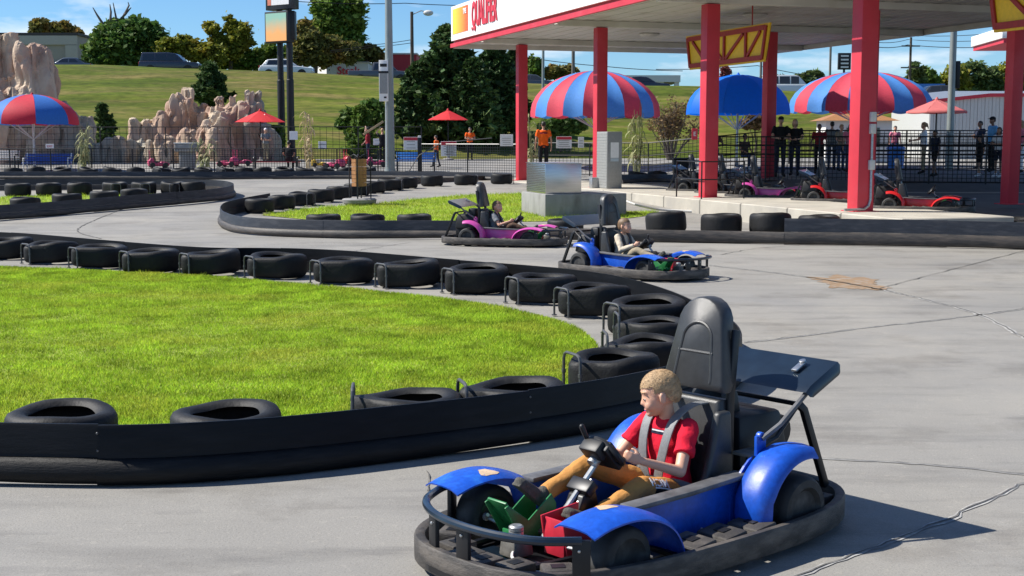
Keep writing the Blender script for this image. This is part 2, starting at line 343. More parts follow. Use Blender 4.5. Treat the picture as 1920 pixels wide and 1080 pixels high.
# ---- lawns
MT['lawn'] = mat('lawn_soil', (0.23, 0.285, 0.03), 0.9, var=0.45, scale=9, bump=0.6, bscale=40)
MT['grass'] = mat('grass_blade', (0.30, 0.44, 0.034), 0.6, var=0.42, scale=2.2, island=0.45, trans=0.5, spec=0.12, col2=(0.42, 0.45, 0.06), c2pos=(0.5, 0.72), c2scale=0.7)
def inside(P, poly):
    x, y = P[:, 0], P[:, 1]; c = np.zeros(len(P), bool); n = len(poly)
    for i in range(n):
        x1, y1 = poly[i]; x2, y2 = poly[i - 1]
        k = ((y1 > y) != (y2 > y)) & (x < (x2 - x1) * (y - y1) / (y2 - y1 + 1e-12) + x1); c ^= k
    return c
def blades(name, poly, dens, hgt, wid, zfun, label, m, lean=0.5, edge=0.04):
    pl = np.array(poly); lo, hi = pl.min(0), pl.max(0); n = int((hi - lo).prod() * dens)
    P = rng.random((n, 2)) * (hi - lo) + lo; P = P[inside(P, poly)]; n = len(P)
    z = np.array([zfun(a, b) for a, b in P])
    # clumps: taller and leaning together here and there
    cl = np.sin(P[:, 0] * 3.1 + 1.3 * np.sin(P[:, 1] * 2.3)) * np.sin(P[:, 1] * 3.7 + 1.7 * np.sin(P[:, 0] * 1.9))
    c2 = np.sin(P[:, 0] * 7.3 + 2.1 * np.sin(P[:, 1] * 5.1)) * np.sin(P[:, 1] * 8.9 + 1.9 * np.sin(P[:, 0] * 6.3)); tall = (c2 > 0.75) & (rng.random(n) < 0.35)
    h = hgt * (0.55 + 0.6 * rng.random(n)) * (1 + 0.25 * cl) * np.where(tall, 1.7, 1.0); an = rng.random(n) * 2 * PI; ln = lean * h * (0.3 + rng.random(n)); la = rng.random(n) * 2 * PI
    w = wid * (0.7 + 0.6 * rng.random(n)); dx, dy = np.cos(an) * w, np.sin(an) * w; lx, ly = np.cos(la) * ln, np.sin(la) * ln
    b0 = np.stack([P[:, 0] - dx, P[:, 1] - dy, z - 0.004], 1); b1 = np.stack([P[:, 0] + dx, P[:, 1] + dy, z - 0.004], 1)
    tp = np.stack([P[:, 0] + lx, P[:, 1] + ly, z + h], 1)
    Vv = np.stack([b0, b1, tp], 1).reshape(-1, 3); Ft = np.arange(n)[:, None] * 3 + np.array([[0, 1, 2]])
    o = put(name, raw_mesh(name, Vv, Ft), m); o['kind'] = 'stuff'; o['label'] = label; o['category'] = 'grass'; return o
def lawn(name, poly, mound, label):
    c = np.array(poly).mean(0); n = len(poly); rings = 7; vs = []; fs = []
    for k in range(rings):
        t = k / (rings - 1)
        for (x, y) in poly:
            X = x + (c[0] - x) * t; Y = y + (c[1] - y) * t; vs.append((X, Y, gh(X, Y) + 0.012 + mound * min(1, t * 2.2)))
    for k in range(rings - 1):
        for j in range(n): fs.append((k * n + j, k * n + (j + 1) % n, (k + 1) * n + (j + 1) % n, (k + 1) * n + j))
    o = struct(MB().add(vs, fs).build(name, MT['lawn'], smooth=True)); o['label'] = label; return o
def polyp(L, step=0.4): return [(p.x, p.y) for p in crom([Vector((*q, 0)) for q in L], step)]
def g2(px, py, h=0): p = G(px, py, h); return (p.x, p.y)
near_far_edge = [g2(-420, 487), g2(-200, 493), g2(0, 502), g2(320, 516), g2(640, 542), g2(900, 572), g2(1050, 606), g2(1112, 640), g2(1120, 668), (0.62, 10.6), (0.2, 9.75)]
near_near_edge = [(-0.5, 9.35), (-1.6, 8.75), (-2.9, 8.5), (-5.5, 8.7), (-8.5, 9.4)]
poly_a = polyp(near_far_edge + near_near_edge, 0.3)
lawn('lawn', poly_a, 0.012, 'bright green lawn of the near track island')
def za(x, y): return gh(x, y) + 0.02
blades('grass', poly_a, 6200, 0.030, 0.0046, lambda x, y: 0.02, 'bright green grass blades on the near track island', MT['grass'], 0.9)
poly_b = polyp([g2(490, 404), g2(600, 390), g2(700, 383), g2(800, 373), g2(900, 366), g2(1010, 366), (1.6, 33.5), g2(1240, 398), g2(1150, 412), g2(1000, 416), g2(800, 417), g2(600, 415)], 0.5)
lawn('lawn', poly_b, 0.01, 'green lawn of the middle island beside the concrete block')
blades('grass', poly_b, 520, 0.075, 0.007, lambda x, y: gh(x, y) + 0.015, 'short green grass on the middle island beside the concrete block', MT['grass'], 0.9)
poly_d = polyp([g2(-200, 376), g2(0, 371), g2(120, 368), g2(260, 366), g2(300, 368), g2(150, 377), g2(0, 388), g2(-200, 398)], 0.5)
lawn('lawn', poly_d, 0.01, 'green lawn of the far left island')
blades('grass', poly_d, 350, 0.07, 0.008, lambda x, y: gh(x, y) + 0.015, 'short green grass on the far left island', MT['grass'], 0.9)

# ---- embankment
def crest_z(px): return float(np.interp(px, [-600, 0, 95, 500, 760, 1000, 1270, 1480, 1920, 2600], [8.4, 8.3, 8.2, 7.66, 7.03, 6.6, 6.36, 6.0, 5.4, 4.6]))
def hz(x, y):
    px = 960 + x / 112 * FPX; c = crest_z(px); foot = 79 + 3 * math.sin(x * 0.08)
    if y < foot: return 0.81 - (foot - y) * 0.4
    if y < 112: t = (y - foot) / (112 - foot); return 0.81 + (c - 0.81) * (0.85 * t + 0.15 * sst(0, 1, t)) + 0.10 * noise.noise(Vector((x * 0.16, y * 0.3, 1)))
    if y < 115: return c - 0.12 * (y - 112)
    return c - 0.36 + 0.004 * (y - 115) 
xs = list(np.arange(-80, 81, 1.25)); xs = [-700, -400, -240, -160, -110] + xs + [110, 160, 240, 400, 700]
ys = list(np.arange(75, 120, 0.9)) + [125, 135, 160, 200, 300, 500, 900]
V = np.array([(x, y, hz(x, y)) for y in ys for x in xs]); nx = len(xs)
F = np.array([(j * nx + i, j * nx + i + 1, (j + 1) * nx + i + 1, (j + 1) * nx + i) for j in range(len(ys) - 1) for i in range(nx - 1)])
MT['bank'] = mat('bank_grass', (0.086, 0.112, 0.012), 0.9, var=0.28, scale=0.22, bump=1.0, bscale=2.2, col2=(0.16, 0.135, 0.045), c2pos=(0.46, 0.68), c2scale=0.30, stretch=(0.4, 1.6, 1.6), spec=0.1)
hill = struct(put('hill', raw_mesh('hill', V, F), MT['bank'])); hill['label'] = 'mown grass embankment below the road'
for p in hill.data.polygons: p.use_smooth = True
def layer_mul(m, sc, stretch, lo, hi, c0, c1, off=(0, 0, 0)):   # multiply a finer mottling into a material's colour
    t = m.node_tree; n = t.nodes; l = t.links.new; p = n['Principled BSDF']; src = p.inputs['Base Color'].links[0].from_socket
    tcn = n.new('ShaderNodeTexCoord'); mpn = n.new('ShaderNodeMapping'); mpn.inputs['Scale'].default_value = stretch; mpn.inputs['Location'].default_value = off; l(tcn.outputs['Object'], mpn.inputs['Vector'])
    q = n.new('ShaderNodeTexNoise'); q.inputs['Scale'].default_value = sc; q.inputs['Detail'].default_value = 6; q.inputs['Roughness'].default_value = 0.7; l(mpn.outputs[0], q.inputs['Vector'])
    r = n.new('ShaderNodeValToRGB'); r.color_ramp.elements[0].position = lo; r.color_ramp.elements[1].position = hi; r.color_ramp.elements[0].color = (*c0, 1); r.color_ramp.elements[1].color = (*c1, 1); l(q.outputs['Fac'], r.inputs['Fac'])
    mxn = n.new('ShaderNodeMixRGB'); mxn.blend_type = 'MULTIPLY'; mxn.inputs[0].default_value = 1; l(src, mxn.inputs[1]); l(r.outputs['Color'], mxn.inputs[2]); l(mxn.outputs[0], p.inputs['Base Color'])
layer_mul(MT['bank'], 1.6, (0.7, 1.5, 1.5), 0.34, 0.66, (0.55, 0.58, 0.5), (1.3, 1.25, 1.3))
layer_mul(MT['bank'], 0.16, (0.5, 2.2, 2.2), 0.38, 0.62, (0.72, 0.8, 0.7), (1.2, 1.12, 1.2), (4, 1, 0))
MT['asphalt'] = mat('asphalt', (0.06, 0.06, 0.062), 0.9, var=0.2, scale=1)
rd = MB(); rp_ = list(np.arange(-120, 121, 6.0)); rd.loft([[(x, 117.0, hz(x, 117) + 0.01) for x in rp_], [(x, 128.0, hz(x, 128) + 0.012) for x in rp_]], closed=False)
struct(rd.build('road', MT['asphalt']))

# ---- kart pit platform
UC = Vector((-0.309, 0.951, 0)); N1 = Vector((-0.951, -0.309, 0)); AZ = math.atan2(UC.y, UC.x) - PI / 2   # canopy axes
P1 = Vector((0.35, 48.5, 0)); P2 = Vector((2.70, 41.2, 0)); P3 = Vector((5.0, 34.1, 0)); P4 = Vector((7.15, 27.4, 0)); SLAB = 0.47
MT['conc'] = mat('platform_concrete', (0.40, 0.37, 0.31), 0.85, var=0.14, scale=1.5, bump=0.3, bscale=40, col2=(0.30, 0.28, 0.25), c2pos=(0.5, 0.75), c2scale=0.8)
MT['conc_g'] = mat('grey_concrete', (0.26, 0.255, 0.245), 0.85, var=0.2, scale=2.5, bump=0.4, bscale=30, col2=(0.15, 0.14, 0.13), c2pos=(0.5, 0.75), c2scale=2.0, stretch=(1, 1, 0.35))
a = P4 + N1 * 0.75 - UC * 2.6; b = P1 + N1 * 0.75 + UC * 3.0
mb = MB(); 
def slabseg(t0, t1):
    q0 = a.lerp(b, t0); q1 = a.lerp(b, t1); m = MB(); pts = [q0, q1, q1 - N1 * 2.5, q0 - N1 * 2.5]
    m.loft([[(p.x, p.y, -0.2) for p in pts], [(p.x, p.y, SLAB) for p in pts]]); return m
platform = bpy.data.objects.new('pit_platform', None); COL.objects.link(platform); struct(platform); platform['label'] = 'raised concrete platform under the red canopy'
nseg = 13; gap = 0.0006
for k in range(nseg):
    slabseg(k / nseg + gap, (k + 1) / nseg - gap).build('slab', MT['conc'], platform, bevel=0.02, seg=1)

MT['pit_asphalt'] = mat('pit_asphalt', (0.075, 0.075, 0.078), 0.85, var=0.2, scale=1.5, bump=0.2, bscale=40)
PITZ = 0.37
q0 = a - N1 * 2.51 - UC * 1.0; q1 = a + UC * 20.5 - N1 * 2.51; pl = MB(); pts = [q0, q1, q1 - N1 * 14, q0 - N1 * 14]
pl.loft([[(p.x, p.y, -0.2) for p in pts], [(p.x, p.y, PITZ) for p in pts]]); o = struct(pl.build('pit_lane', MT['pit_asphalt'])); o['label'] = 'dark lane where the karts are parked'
# ---- kart barriers
xq = list(np.arange(6.8, 32, 0.8)); yq = list(np.arange(37, 57, 0.8)); qa = MB(); qa.loft([[(x, y, gh(x, y) + 0.006) for x in xq] for y in yq], closed=False, cap=False); o = struct(qa.build('queue_shade_pavement', MT['pit_asphalt'], smooth=True)); o['label'] = 'pavement of the waiting area behind the pit, coloured darker for the canopy shade'  # lot darkened with the pit asphalt colour to stand in for canopy shade
def barrier(label, path, side, runs, rail_h=0.15, band_top=0.34, seglen=2.3, group=None, dusty=True):
    """path: ground points; side +1 puts the track to the left of the path; runs: (start, end) fractions that carry an upper band"""
    pts = crom(path, 0.12); root = thing('kart_barrier', label, 'barrier', (0, 0, 0), 0, group or 'plastic kart barriers')
    n = len(pts)
    def nrm(i):
        t = (pts[min(i + 1, n - 1)] - pts[max(i - 1, 0)]).normalized(); return Vector((-t.y, t.x, 0)) * side
    prof_rail = [(0.0, 0.005), (0.055, 0.012), (0.075, 0.04), (0.078, rail_h * 0.55), (0.06, rail_h * 0.85), (0.035, rail_h), (0.0, rail_h)]
    prof_band = [(0.0, rail_h + 0.003), (0.030, rail_h + 0.003), (0.026, rail_h + 0.02), (0.020, band_top - 0.015), (0.014, band_top), (0.0, band_top)]
    per = max(3, int(seglen / 0.12)); s = 0; k = 0
    while s < n - 1:
        e = min(n - 1, s + per)
        if n - 1 - e < per * 0.4: e = n - 1
        wob = 0.004 * math.sin(k * 2.7)
        lift = lambda i: 0.02 * max(0.0, math.sin(i * 0.17 + 1.3 * k) - 0.35)
        def sweep(prof, a0, a1, off):
            rings = []
            for i in range(a0, a1 + 1):
                q = pts[i]; nn = nrm(i); z0 = gh(q.x, q.y)
                sh = 0.02 * (0.5 if i in (a0, a1) else 0)
                rings.append([(q.x + nn.x * (u + off), q.y + nn.y * (u + off), z0 + z + 0.006 * math.sin(i * 0.11 + k) + (lift(i) if z < 0.05 else 0)) for u, z in prof])
            return MB().loft(rings)
        sweep(prof_rail, s, e, 0.0 + wob + 0.002 * (k % 2)).build('rail_panel', MT['rail_dusty' if dusty else 'rail_black'], root, smooth=True, ang=50)
        mid = (s + e) / 2 / n
        if any(r0 <= mid <= r1 for r0, r1 in runs):
            sweep(prof_band, s, e, wob + 0.004 * (k % 2)).build('band_panel', MT['band_dusty' if dusty else 'band_black'], root, smooth=True, ang=50)
        if not dusty:
            q = pts[e]; nn = nrm(e)
            for zz in (0.20, 0.30): b = MB(); b.ell((q.x + nn.x * 0.028, q.y + nn.y * 0.028, gh(q.x, q.y) + zz), 0.008, n=8, m=5); b.build('bolt', MT['bracket_shade_steel'], root, smooth=True)
        s = e; k += 1
    return root
A_path = [G(-620, 885), G(-250, 900), G(0, 906), G(250, 908), G(480, 893), G(700, 868), G(1000, 828), G(1190, 793), Vector((1.45, 9.75, 0)), Vector((1.80, 10.55, 0)), Vector((1.93, 11.6, 0)), Vector((1.83, 12.8, 0))] + \
         [G(1255, 548, .33), G(1180, 526, .33), G(1100, 511, .33), G(1000, 500, .33), G(860, 489, .33), G(640, 472, .33), G(500, 467, .33), G(380, 465, .33), G(200, 452, .33), G(0, 437, .33), G(-300, 424, .33)]
for p in A_path: p.z = 0
barrier('long black plastic barrier wrapping round the near lawn', A_path, -1, [(0, 1)], 0.155, 0.345, dusty=False)
B_path = [G(960, 336), G(870, 340), G(760, 347), G(640, 365), G(520, 386), G(440, 402), G(416, 414), G(424, 430), G(480, 441), G(640, 447), G(760, 448), G(900, 449)]
for p in B_path: p.z = 0
barrier('black barrier with rounded end around the middle island', B_path, -1, [(0.55, 1)], 0.16, 0.36)
B2_path = [G(905, 449), G(1060, 452), G(1350, 456), G(1480, 459), G(1600, 461), G(1920, 468), G(2250, 476)]
for p in B2_path: p.z = 0
barrier('black and brown barrier running right below the pit platform', B2_path, -1, [(0.48, 1)], 0.24, 0.49)
D_path = [G(-200, 428), G(0, 413), G(200, 396), G(380, 380), G(432, 371), G(432, 364), G(390, 359), G(250, 356), G(0, 358), G(-200, 361)]
for p in D_path: p.z = 0
barrier('black barrier with rounded end around the far left island', D_path, -1, [(0, 1)], 0.16, 0.35)
E_path = [G(-150, 337), G(300, 337), G(640, 336), G(900, 338), G(960, 340)]
for p in E_path: p.z = 0
barrier('black barrier along the foot of the far wire fence', E_path, -1, [(0, 1)], 0.14, 0.30)
E2_path = [G(1165, 345), G(1230, 343), G(1310, 345)]
for p in E2_path: p.z = 0
barrier('short grey barrier behind the grey cabinet', E2_path, -1, [(0, 1)], 0.14, 0.30)

# ---- barrier tyres
def tyre_mesh(seed, pinch=0.0, b=0.0, rx=0.34, h=0.30, sag=0.02):
    r = random.Random(seed); n = 40; rings = []
    pr = [(0.60, 0.86), (0.66, 0.95), (0.76, 1.0), (0.87, 0.985), (0.95, 0.93), (0.99, 0.83), (1.0, 0.7), (1.0, 0.5), (1.0, 0.3), (0.985, 0.15), (0.93, 0.05), (0.85, 0.0), (0.7, 0.02), (0.6, 0.12), (0.68, 0.2), (0.88, 0.3), (0.9, 0.6), (0.84, 0.78), (0.7, 0.82)]
    cb, sb = math.cos(b), math.sin(b)
    for q, z in pr:
        ring = []
        for j in range(n):
            a = 2 * PI * j / n; x, y = q * math.cos(a) * rx, q * math.sin(a) * rx
            zz = z * h + sag * 0.5 * math.sin(2 * a + seed) * z + 0.003 * math.sin(5 * a + seed * 3) * z
            s = (x * cb + y * sb); t = -x * sb + y * cb
            if pinch and s > 0:
                f = (s / rx); t *= 1 - 0.42 * pinch * sst(0.45, 1.0, f); s *= 1 + 0.16 * pinch * sst(0.5, 1, f); zz *= 1 - 0.06 * pinch * f * f
                if q < 0.95 and z > 0.6: zz -= 0.02 * pinch * f
            wv = 0.005 * math.sin(3 * a + seed) ; s += wv; ring.append((s * cb - t * sb, s * sb + t * cb, zz))
        rings.append(ring)
    return MB().loft(rings, loop=True).mesh('tyre', smooth=True, ang=60)
tyre_cache = {}
def bracket_mesh(w=0.27, h=0.31):
    mb = MB(); pts = [(0, -w / 2, 0), (0, -w / 2, h - 0.05), (0, -w / 2 + 0.015, h - 0.015), (0, -w / 2 + 0.05, h), (0, w / 2 - 0.05, h), (0, w / 2 - 0.015, h - 0.015), (0, w / 2, h - 0.05), (0, w / 2, 0)]
    mb.tube(pts, 0.012, 8)
    for s in (-1, 1): mb.lathe([(0.018, h * 0.48), (0.018, h * 0.56)], 8, (0, s * w / 2, 0)); mb.lathe([(0.03, 0.0), (0.03, 0.01)], 8, (0, s * w / 2, 0))
    return mb.mesh('bracket', smooth=True)
BRK = bracket_mesh()
def tyre(p, label, group, brk=None, seed=0, tilt=(0, 0), rx=0.34, h=0.30):
    """p: where its centre stands; brk: direction of the steel bracket that holds it"""
    key = (seed % 9, brk is not None, rx, h)
    if key not in tyre_cache: tyre_cache[key] = tyre_mesh(seed % 9, 1.0 if brk is not None else 0.0, 0.0, rx, h, 0.012 + 0.01 * (seed % 3))
    o = thing('barrier_tyre', label, 'tyre', (p.x, p.y, gh(p.x, p.y) + 0.012), brk if brk is not None else seed * 1.3, group)
    t = put('tyre', tyre_cache[key], MT['rubber'], o); t.rotation_euler = (tilt[0], tilt[1], 0)
    if tilt[0] or tilt[1]: t.location.z = 0.5 * rx * (abs(math.sin(tilt[0])) + abs(math.sin(tilt[1])))
    if brk is not None: put('bracket', BRK, MT['bracket_shade_steel'], o, (rx * 1.16 - 0.02, 0, 0))
    return o
near_t = [(95, 752), (412, 752), (765, 728), (968, 706), (1157, 652)]     # back edge of each top
for k, (px, py) in enumerate(near_t):
    p = G(px, py, 0.25 if k < 3 else 0.29)
    p.y -= 0.34 - (0.06 if 1 < k < 4 else 0); p.x = gx(px, p.y)
    tyre(p, 'worn black tyre behind the near barrier, %s from the left' % ORD[k], 'tyres behind the near barrier', rad(165 + 10 * k) if k >= 2 else None, 3 * k + 1, (rad([1.5, 1, 1.5, 0, 0][k]), rad([-1, 1.5, -1.5, 0, 0][k])), 0.34, 0.25 if k < 3 else 0.29)
bend = [(1214, 640, 1.9), (1228, 603, 2.3)]
for k, (px, py, br) in enumerate(bend):
    tyre(G(px, py, 0.24), ['black tyre at the bend of the near barrier beside the headrest', 'flattened black tyre at the bend, next beyond the headrest one'][k], 'tyres at the bend of the near barrier', rad(185), 5 + k, (0, 0), 0.33, 0.25)
far_t = [(14, 449), (98, 456), (188, 463), (285, 470), (398, 474), (520, 479), (645, 487), (768, 493), (895, 502), (1018, 518), (1115, 538), (1215, 566)]
for k, (px, py) in enumerate(far_t):
    p = G(px, py, 0.31); ang = rad(228 - 1.5 * k)
    tyre(p, '%s from the left of the tyres clamped in steel brackets beyond the near lawn' % ORD[k].capitalize() if False else 'black tyre in a steel bracket beyond the near lawn, %s from the left' % ORD[k], 'bracketed tyres beyond the near lawn', ang, 2 * k + 3, (rad(2 * math.sin(k * 2.1)), rad(2 * math.cos(k * 1.7))), 0.405, 0.315)
mid_back = [(487, 394), (528, 387), (566, 380), (602, 374), (636, 368), (668, 362), (700, 357), (730, 352), (762, 348), (810, 344), (872, 342), (940, 340)]
for k, (px, py) in enumerate(mid_back):
    p = G(px, py + 5); tyre(p, 'black tyre on the back edge of the middle island, %s from the left' % ORD[k], 'tyres on the back edge of the middle island', rad(-60 + 8 * k) if k in (2, 5, 7, 10, 11) else None, k, (0, 0), 0.36, 0.34)
mid_front = [(605, 415), (688, 415), (776, 415), (1060, 424), (1250, 427), (1352, 429), (1444, 430), (1535, 432), (1730, 436), (1905, 437)]
for k, (px, py) in enumerate(mid_front):
    p = G(px, py + 12); dz = 0 if k < 3 else 0.08
    o = tyre(p + Vector((0, 0.15 if k < 3 else 0.0, 0)), 'black tyre along the front edge of the middle island, %s from the left' % ORD[k], 'tyres along the front edge of the middle island', rad(250) if k in (8, 9) else None, k * 2, (rad(6 if k in (4, 6) else 0), 0), 0.42 if k > 3 else 0.38, 0.42 if k > 3 else 0.27)
dl = [(34, 366), (92, 365), (150, 364), (216, 363), (270, 363), (325, 362), (362, 362)]
for k, (px, py) in enumerate(dl):
    tyre(G(px, py + 2), 'black tyre on the back edge of the far left island, %s from the left' % ORD[k], 'tyres on the back edge of the far left island', rad(-70) if k in (3, 4, 5) else None, k, (0, 0), 0.36, 0.36)
dl2 = [(48, 393), (126, 385), (196, 380), (252, 375)]
for k, (px, py) in enumerate(dl2):
    tyre(G(px, py), 'black tyre on the front edge of the far left island, %s from the left' % ORD[k], 'tyres on the front edge of the far left island', None, k + 2, (0, 0), 0.38, 0.30)
el = [25, 69, 118, 165, 209, 255, 302, 341, 381, 421, 458, 494, 533, 570, 608, 650, 690]
for k, px in enumerate(el):
    tyre(G(px, 333), 'black tyre at the foot of the far wire fence, %s from the left' % ORD[k], 'tyres at the foot of the far wire fence', rad(-90) if k in (6, 9) else None, k, (rad(-9), rad(6 * math.sin(k * 1.9))), 0.36, 0.33)
for k, px in enumerate([1195, 1232]):
    tyre(G(px, 340), ['black tyre behind the grey cabinet, nearer the cabinet', 'black tyre behind the grey cabinet, nearer the bin'][k], 'tyres behind the grey cabinet', None, k, (0, rad(8)), 0.36, 0.3)
# ================================================================ go-karts (local frame: x forward, y to the driver's left, origin under the rear axle)
layer_mul(MT['kart_blue'], 40, (1, 1, 1), 0.36, 0.6, (0.8, 0.82, 0.84), (1.05, 1.05, 1.04)); layer_mul(MT['ring_rubber'], 30, (1, 1, 2), 0.4, 0.6, (0.6, 0.6, 0.6), (1.4, 1.4, 1.4)) if 'ring_rubber' in MT else None
def arc(cx, cz, r, a0, a1, n): return [(cx + r * math.cos(rad(a0 + (a1 - a0) * k / n)), cz + r * math.sin(rad(a0 + (a1 - a0) * k / n))) for k in range(n + 1)]
def sheet_loft(path, y0, y1, th=0.008, crown=0.012, lip=0.02, n=6):
    """a bent sheet: path of (x, z), spread between y0 and y1 with a soft crown and rolled-down outer lips"""
    rings = []; m = len(path)
    for i, (x, z) in enumerate(path):
        tx = path[min(i + 1, m - 1)][0] - path[max(i - 1, 0)][0]; tz = path[min(i + 1, m - 1)][1] - path[max(i - 1, 0)][1]; l = math.hypot(tx, tz) or 1
        nx, nz = tz / l, -tx / l
        up = []; dn = []
        for k in range(n + 1):
            s = 2 * k / n - 1; y = y0 + (y1 - y0) * k / n; o = crown * (1 - s * s) - (lip if k in (0, n) else 0)
            up.append((x + nx * o, y, z + nz * o)); dn.append((x + nx * (o - th), y, z + nz * (o - th)))
        rings.append(up + dn[::-1])
    return MB().loft(rings)
def wheel(parent, x, y, r, w, side, steer=0.0):
    o = bpy.data.objects.new('wheel', None)
    # tyre as the wheel part, rim and hub as sub-parts
    R = Matrix.Rotation(PI / 2, 3, 'X')
    mb = MB(); h = w / 2
    mb.lathe([(r * .56, -h * .8), (r * .68, -h), (r * .88, -h * .96), (r * .97, -h * .78), (r, -h * .5), (r, h * .5), (r * .97, h * .78), (r * .88, h * .96), (r * .68, h), (r * .56, h * .8)], 32, (0, 0, 0), R, loop=False)
    t = mb.build('wheel', MT['kart_tyre'], parent, smooth=True, ang=40); t.location = (x, y, r); t.rotation_euler = (0, 0, steer)
    rm = MB(); s = side
    rm.lathe([(r * .60, s * h * .70), (r * .60, s * h * .86), (r * .53, s * h * .90), (r * .50, s * h * .72), (r * .42, s * h * .60), (r * .2, s * h * .66), (r * .19, s * h * 1.0), (r * .10, s * h * 1.04)], 24, (0, 0, 0), R)
    rm.build('rim', MT['rim'], t, smooth=True, ang=40)
    hb = MB(); hb.lathe([(r * .13, s * h * 1.0), (r * .13, s * h * 1.12), (r * .05, s * h * 1.18)], 12, (0, 0, 0), R)
    for k in range(5): a = 2 * PI * k / 5; hb.lathe([(0.007, s * h * .62), (0.006, s * h * .74)], 6, (r * .33 * math.cos(a), 0, r * .33 * math.sin(a)), R)
    hb.build('hub', MT['steel'], t, smooth=True)
mm('kart_tyre', (0.022, 0.022, 0.022), 0.7, var=0.3, scale=14, col2=(0.09, 0.088, 0.083), c2pos=(0.5, 0.8), c2scale=10)
mm('rim', (0.05, 0.05, 0.052), 0.35, 0.6, var=0.2)
mm('ring_rubber', (0.045, 0.040, 0.036), 0.65, var=0.35, scale=9, bump=0.3, bscale=30, col2=(0.13, 0.112, 0.094), c2pos=(0.46, 0.72), c2scale=5, stretch=(1, 1, 3))
mm('worn_edge', (0.12, 0.12, 0.125), 0.55, 0.3, var=0.35, scale=12)
mm('bare_patch', (0.55, 0.40, 0.26), 0.6, var=0.2, scale=20)
def ring_pt(a, L=1.155, Wd=0.635, cx=0.545, e=3.0):
    c, s = math.cos(a), math.sin(a); return (cx + L * math.copysign(abs(c) ** (2 / e), c), Wd * math.copysign(abs(s) ** (2 / e), s))
def kart(name, label, paint, loc, rz, group='karts', steer=0.0):
    T = thing(name, label, 'go-kart', loc, rz, group)
    bm_ = MT['black_metal']; bp = MT['blackp']
    # bumper ring
    N = 72; outer = [ring_pt(2 * PI * (k + 0.5) / N) for k in range(N)]
    def prof(k, off, z): 
        x, y = outer[k]; x0, y0 = outer[k - 1]; x1, y1 = outer[(k + 1) % N]; t = Vector((x1 - x0, y1 - y0, 0)).normalized(); n = Vector((t.y, -t.x, 0)); return Vector((x, y, z)) + n * off
    mb = MB(); mb.loft([[prof(k, o, z) for o, z in ((-0.035, 0.045), (0.008, 0.040), (0.014, 0.048), (0.014, 0.150), (0.008, 0.158), (-0.020, 0.158), (-0.035, 0.150))] for k in range(N)], loop=True)
    mb.build('bumper_ring', MT['ring_rubber'], T, smooth=True, ang=50)
    mb = MB()                                            # floor pan
    pan = [ring_pt(2 * PI * k / 40, 1.1, 0.33, 0.62, 5) for k in range(40)]
    mb.loft([[(x, y, 0.055) for x, y in pan], [(x, y, 0.075) for x, y in pan]]); mb.build('floor_pan', bm_, T)
    fr = MB()                                            # chassis tubes that carry the ring
    for s in (-1, 1):
        fr.tube([(-0.5, s * 0.26, 0.10), (0.3, s * 0.30, 0.10), (1.0, s * 0.26, 0.10), (1.60, s * 0.2, 0.10)], 0.018, 8)
        for x in (0.35, 0.6, 0.85): fr.box((x, s * 0.46, 0.105), (0.025, 0.30, 0.02))
        fr.box((-0.48, s * 0.2, 0.11), (0.10, 0.05, 0.03)); fr.box((1.58, s * 0.18, 0.10), (0.12, 0.05, 0.03))
    fr.build('frame', bm_, T, smooth=True)
    for s in (-1, 1):                                    # rubber buffer blocks between ring and body
        for k, x in enumerate((0.32, 0.53, 0.74)):
            b = MB(); b.poly([(x - 0.085, 0.10), (x + 0.085, 0.10), (x + 0.075, 0.150), (x - 0.065, 0.165)], s * 0.41, s * 0.592); o = b.build('buffer_block', MT['ring_rubber'], T, bevel=0.008)
            h = MB(); h.poly([(x - 0.025, 0.1615), (x + 0.03, 0.1565), (x + 0.03, 0.160), (x - 0.025, 0.165)], s * 0.47, s * 0.53); h.build('slot', bp, o)
        for k, (x, y) in enumerate(((1.42, 0.36), (1.52, 0.20), (-0.36, 0.36), (1.58, 0.06))):
            b = MB(); b.box((x, s * y, 0.115), (0.14, 0.12, 0.05), rotm(s * (-0.6 if x > 1.4 and y > .3 else 0))); o = b.build('buffer_block', MT['ring_rubber'], T, bevel=0.01)
            h = MB(); h.box((x, s * y, 0.1415), (0.06, 0.05, 0.003), rotm(s * (-0.6 if x > 1.4 and y > .3 else 0))); h.build('slot', bp, o)
    # wheels
    for s in (-1, 1):
        wheel(T, 1.15, s * 0.45, 0.145, 0.14, s, steer); wheel(T, 0.0, s * 0.47, 0.165, 0.20, s)
    ax = MB(); ax.tube([(0, -0.42, 0.165), (0, 0.42, 0.165)], 0.018, 8); ax.tube([(1.15, -0.40, 0.145), (1.15, 0.40, 0.145)], 0.014, 8); ax.build('axle', MT['grime'], T, smooth=True)
    # fenders
    for s in (-1, 1):
        y0, y1 = sorted((s * 0.35, s * 0.575))
        pth = [(0.285, 0.085), (0.30, 0.16), (0.295, 0.25)] + arc(0.0, 0.15, 0.305, 28, 106, 12)
        f = sheet_loft(pth, y0, y1, 0.008, 0.02, 0.03).build('rear_fender', paint, T, smooth=True, ang=50)
        g = MB(); g.poly([(0.305, 0.085)] + [(0.305, 0.16), (0.30, 0.25)] + arc(0, 0.15, 0.30, 28, 62, 5) + [(0.16, 0.36), (0.26, 0.2), (0.275, 0.085)], s * 0.352, s * 0.340); g.build('inner_panel', paint, f)
        br = MB(); br.box((0.11, s * 0.37, 0.465), (0.07, 0.018, 0.10)); br.lathe([(0.022, -0.014), (0.022, 0.014)], 12, (0.11, s * 0.37, 0.51), Matrix.Rotation(PI / 2, 3, 'X')); br.build('stay_bracket', paint, f, bevel=0.004)
        bo = MB(); bo.ell((0.300, s * 0.47, 0.12), 0.012, n=8, m=5); bo.build('bolt', MT['steel'], f, smooth=True)
        y0, y1 = sorted((s * 0.33, s * 0.575))
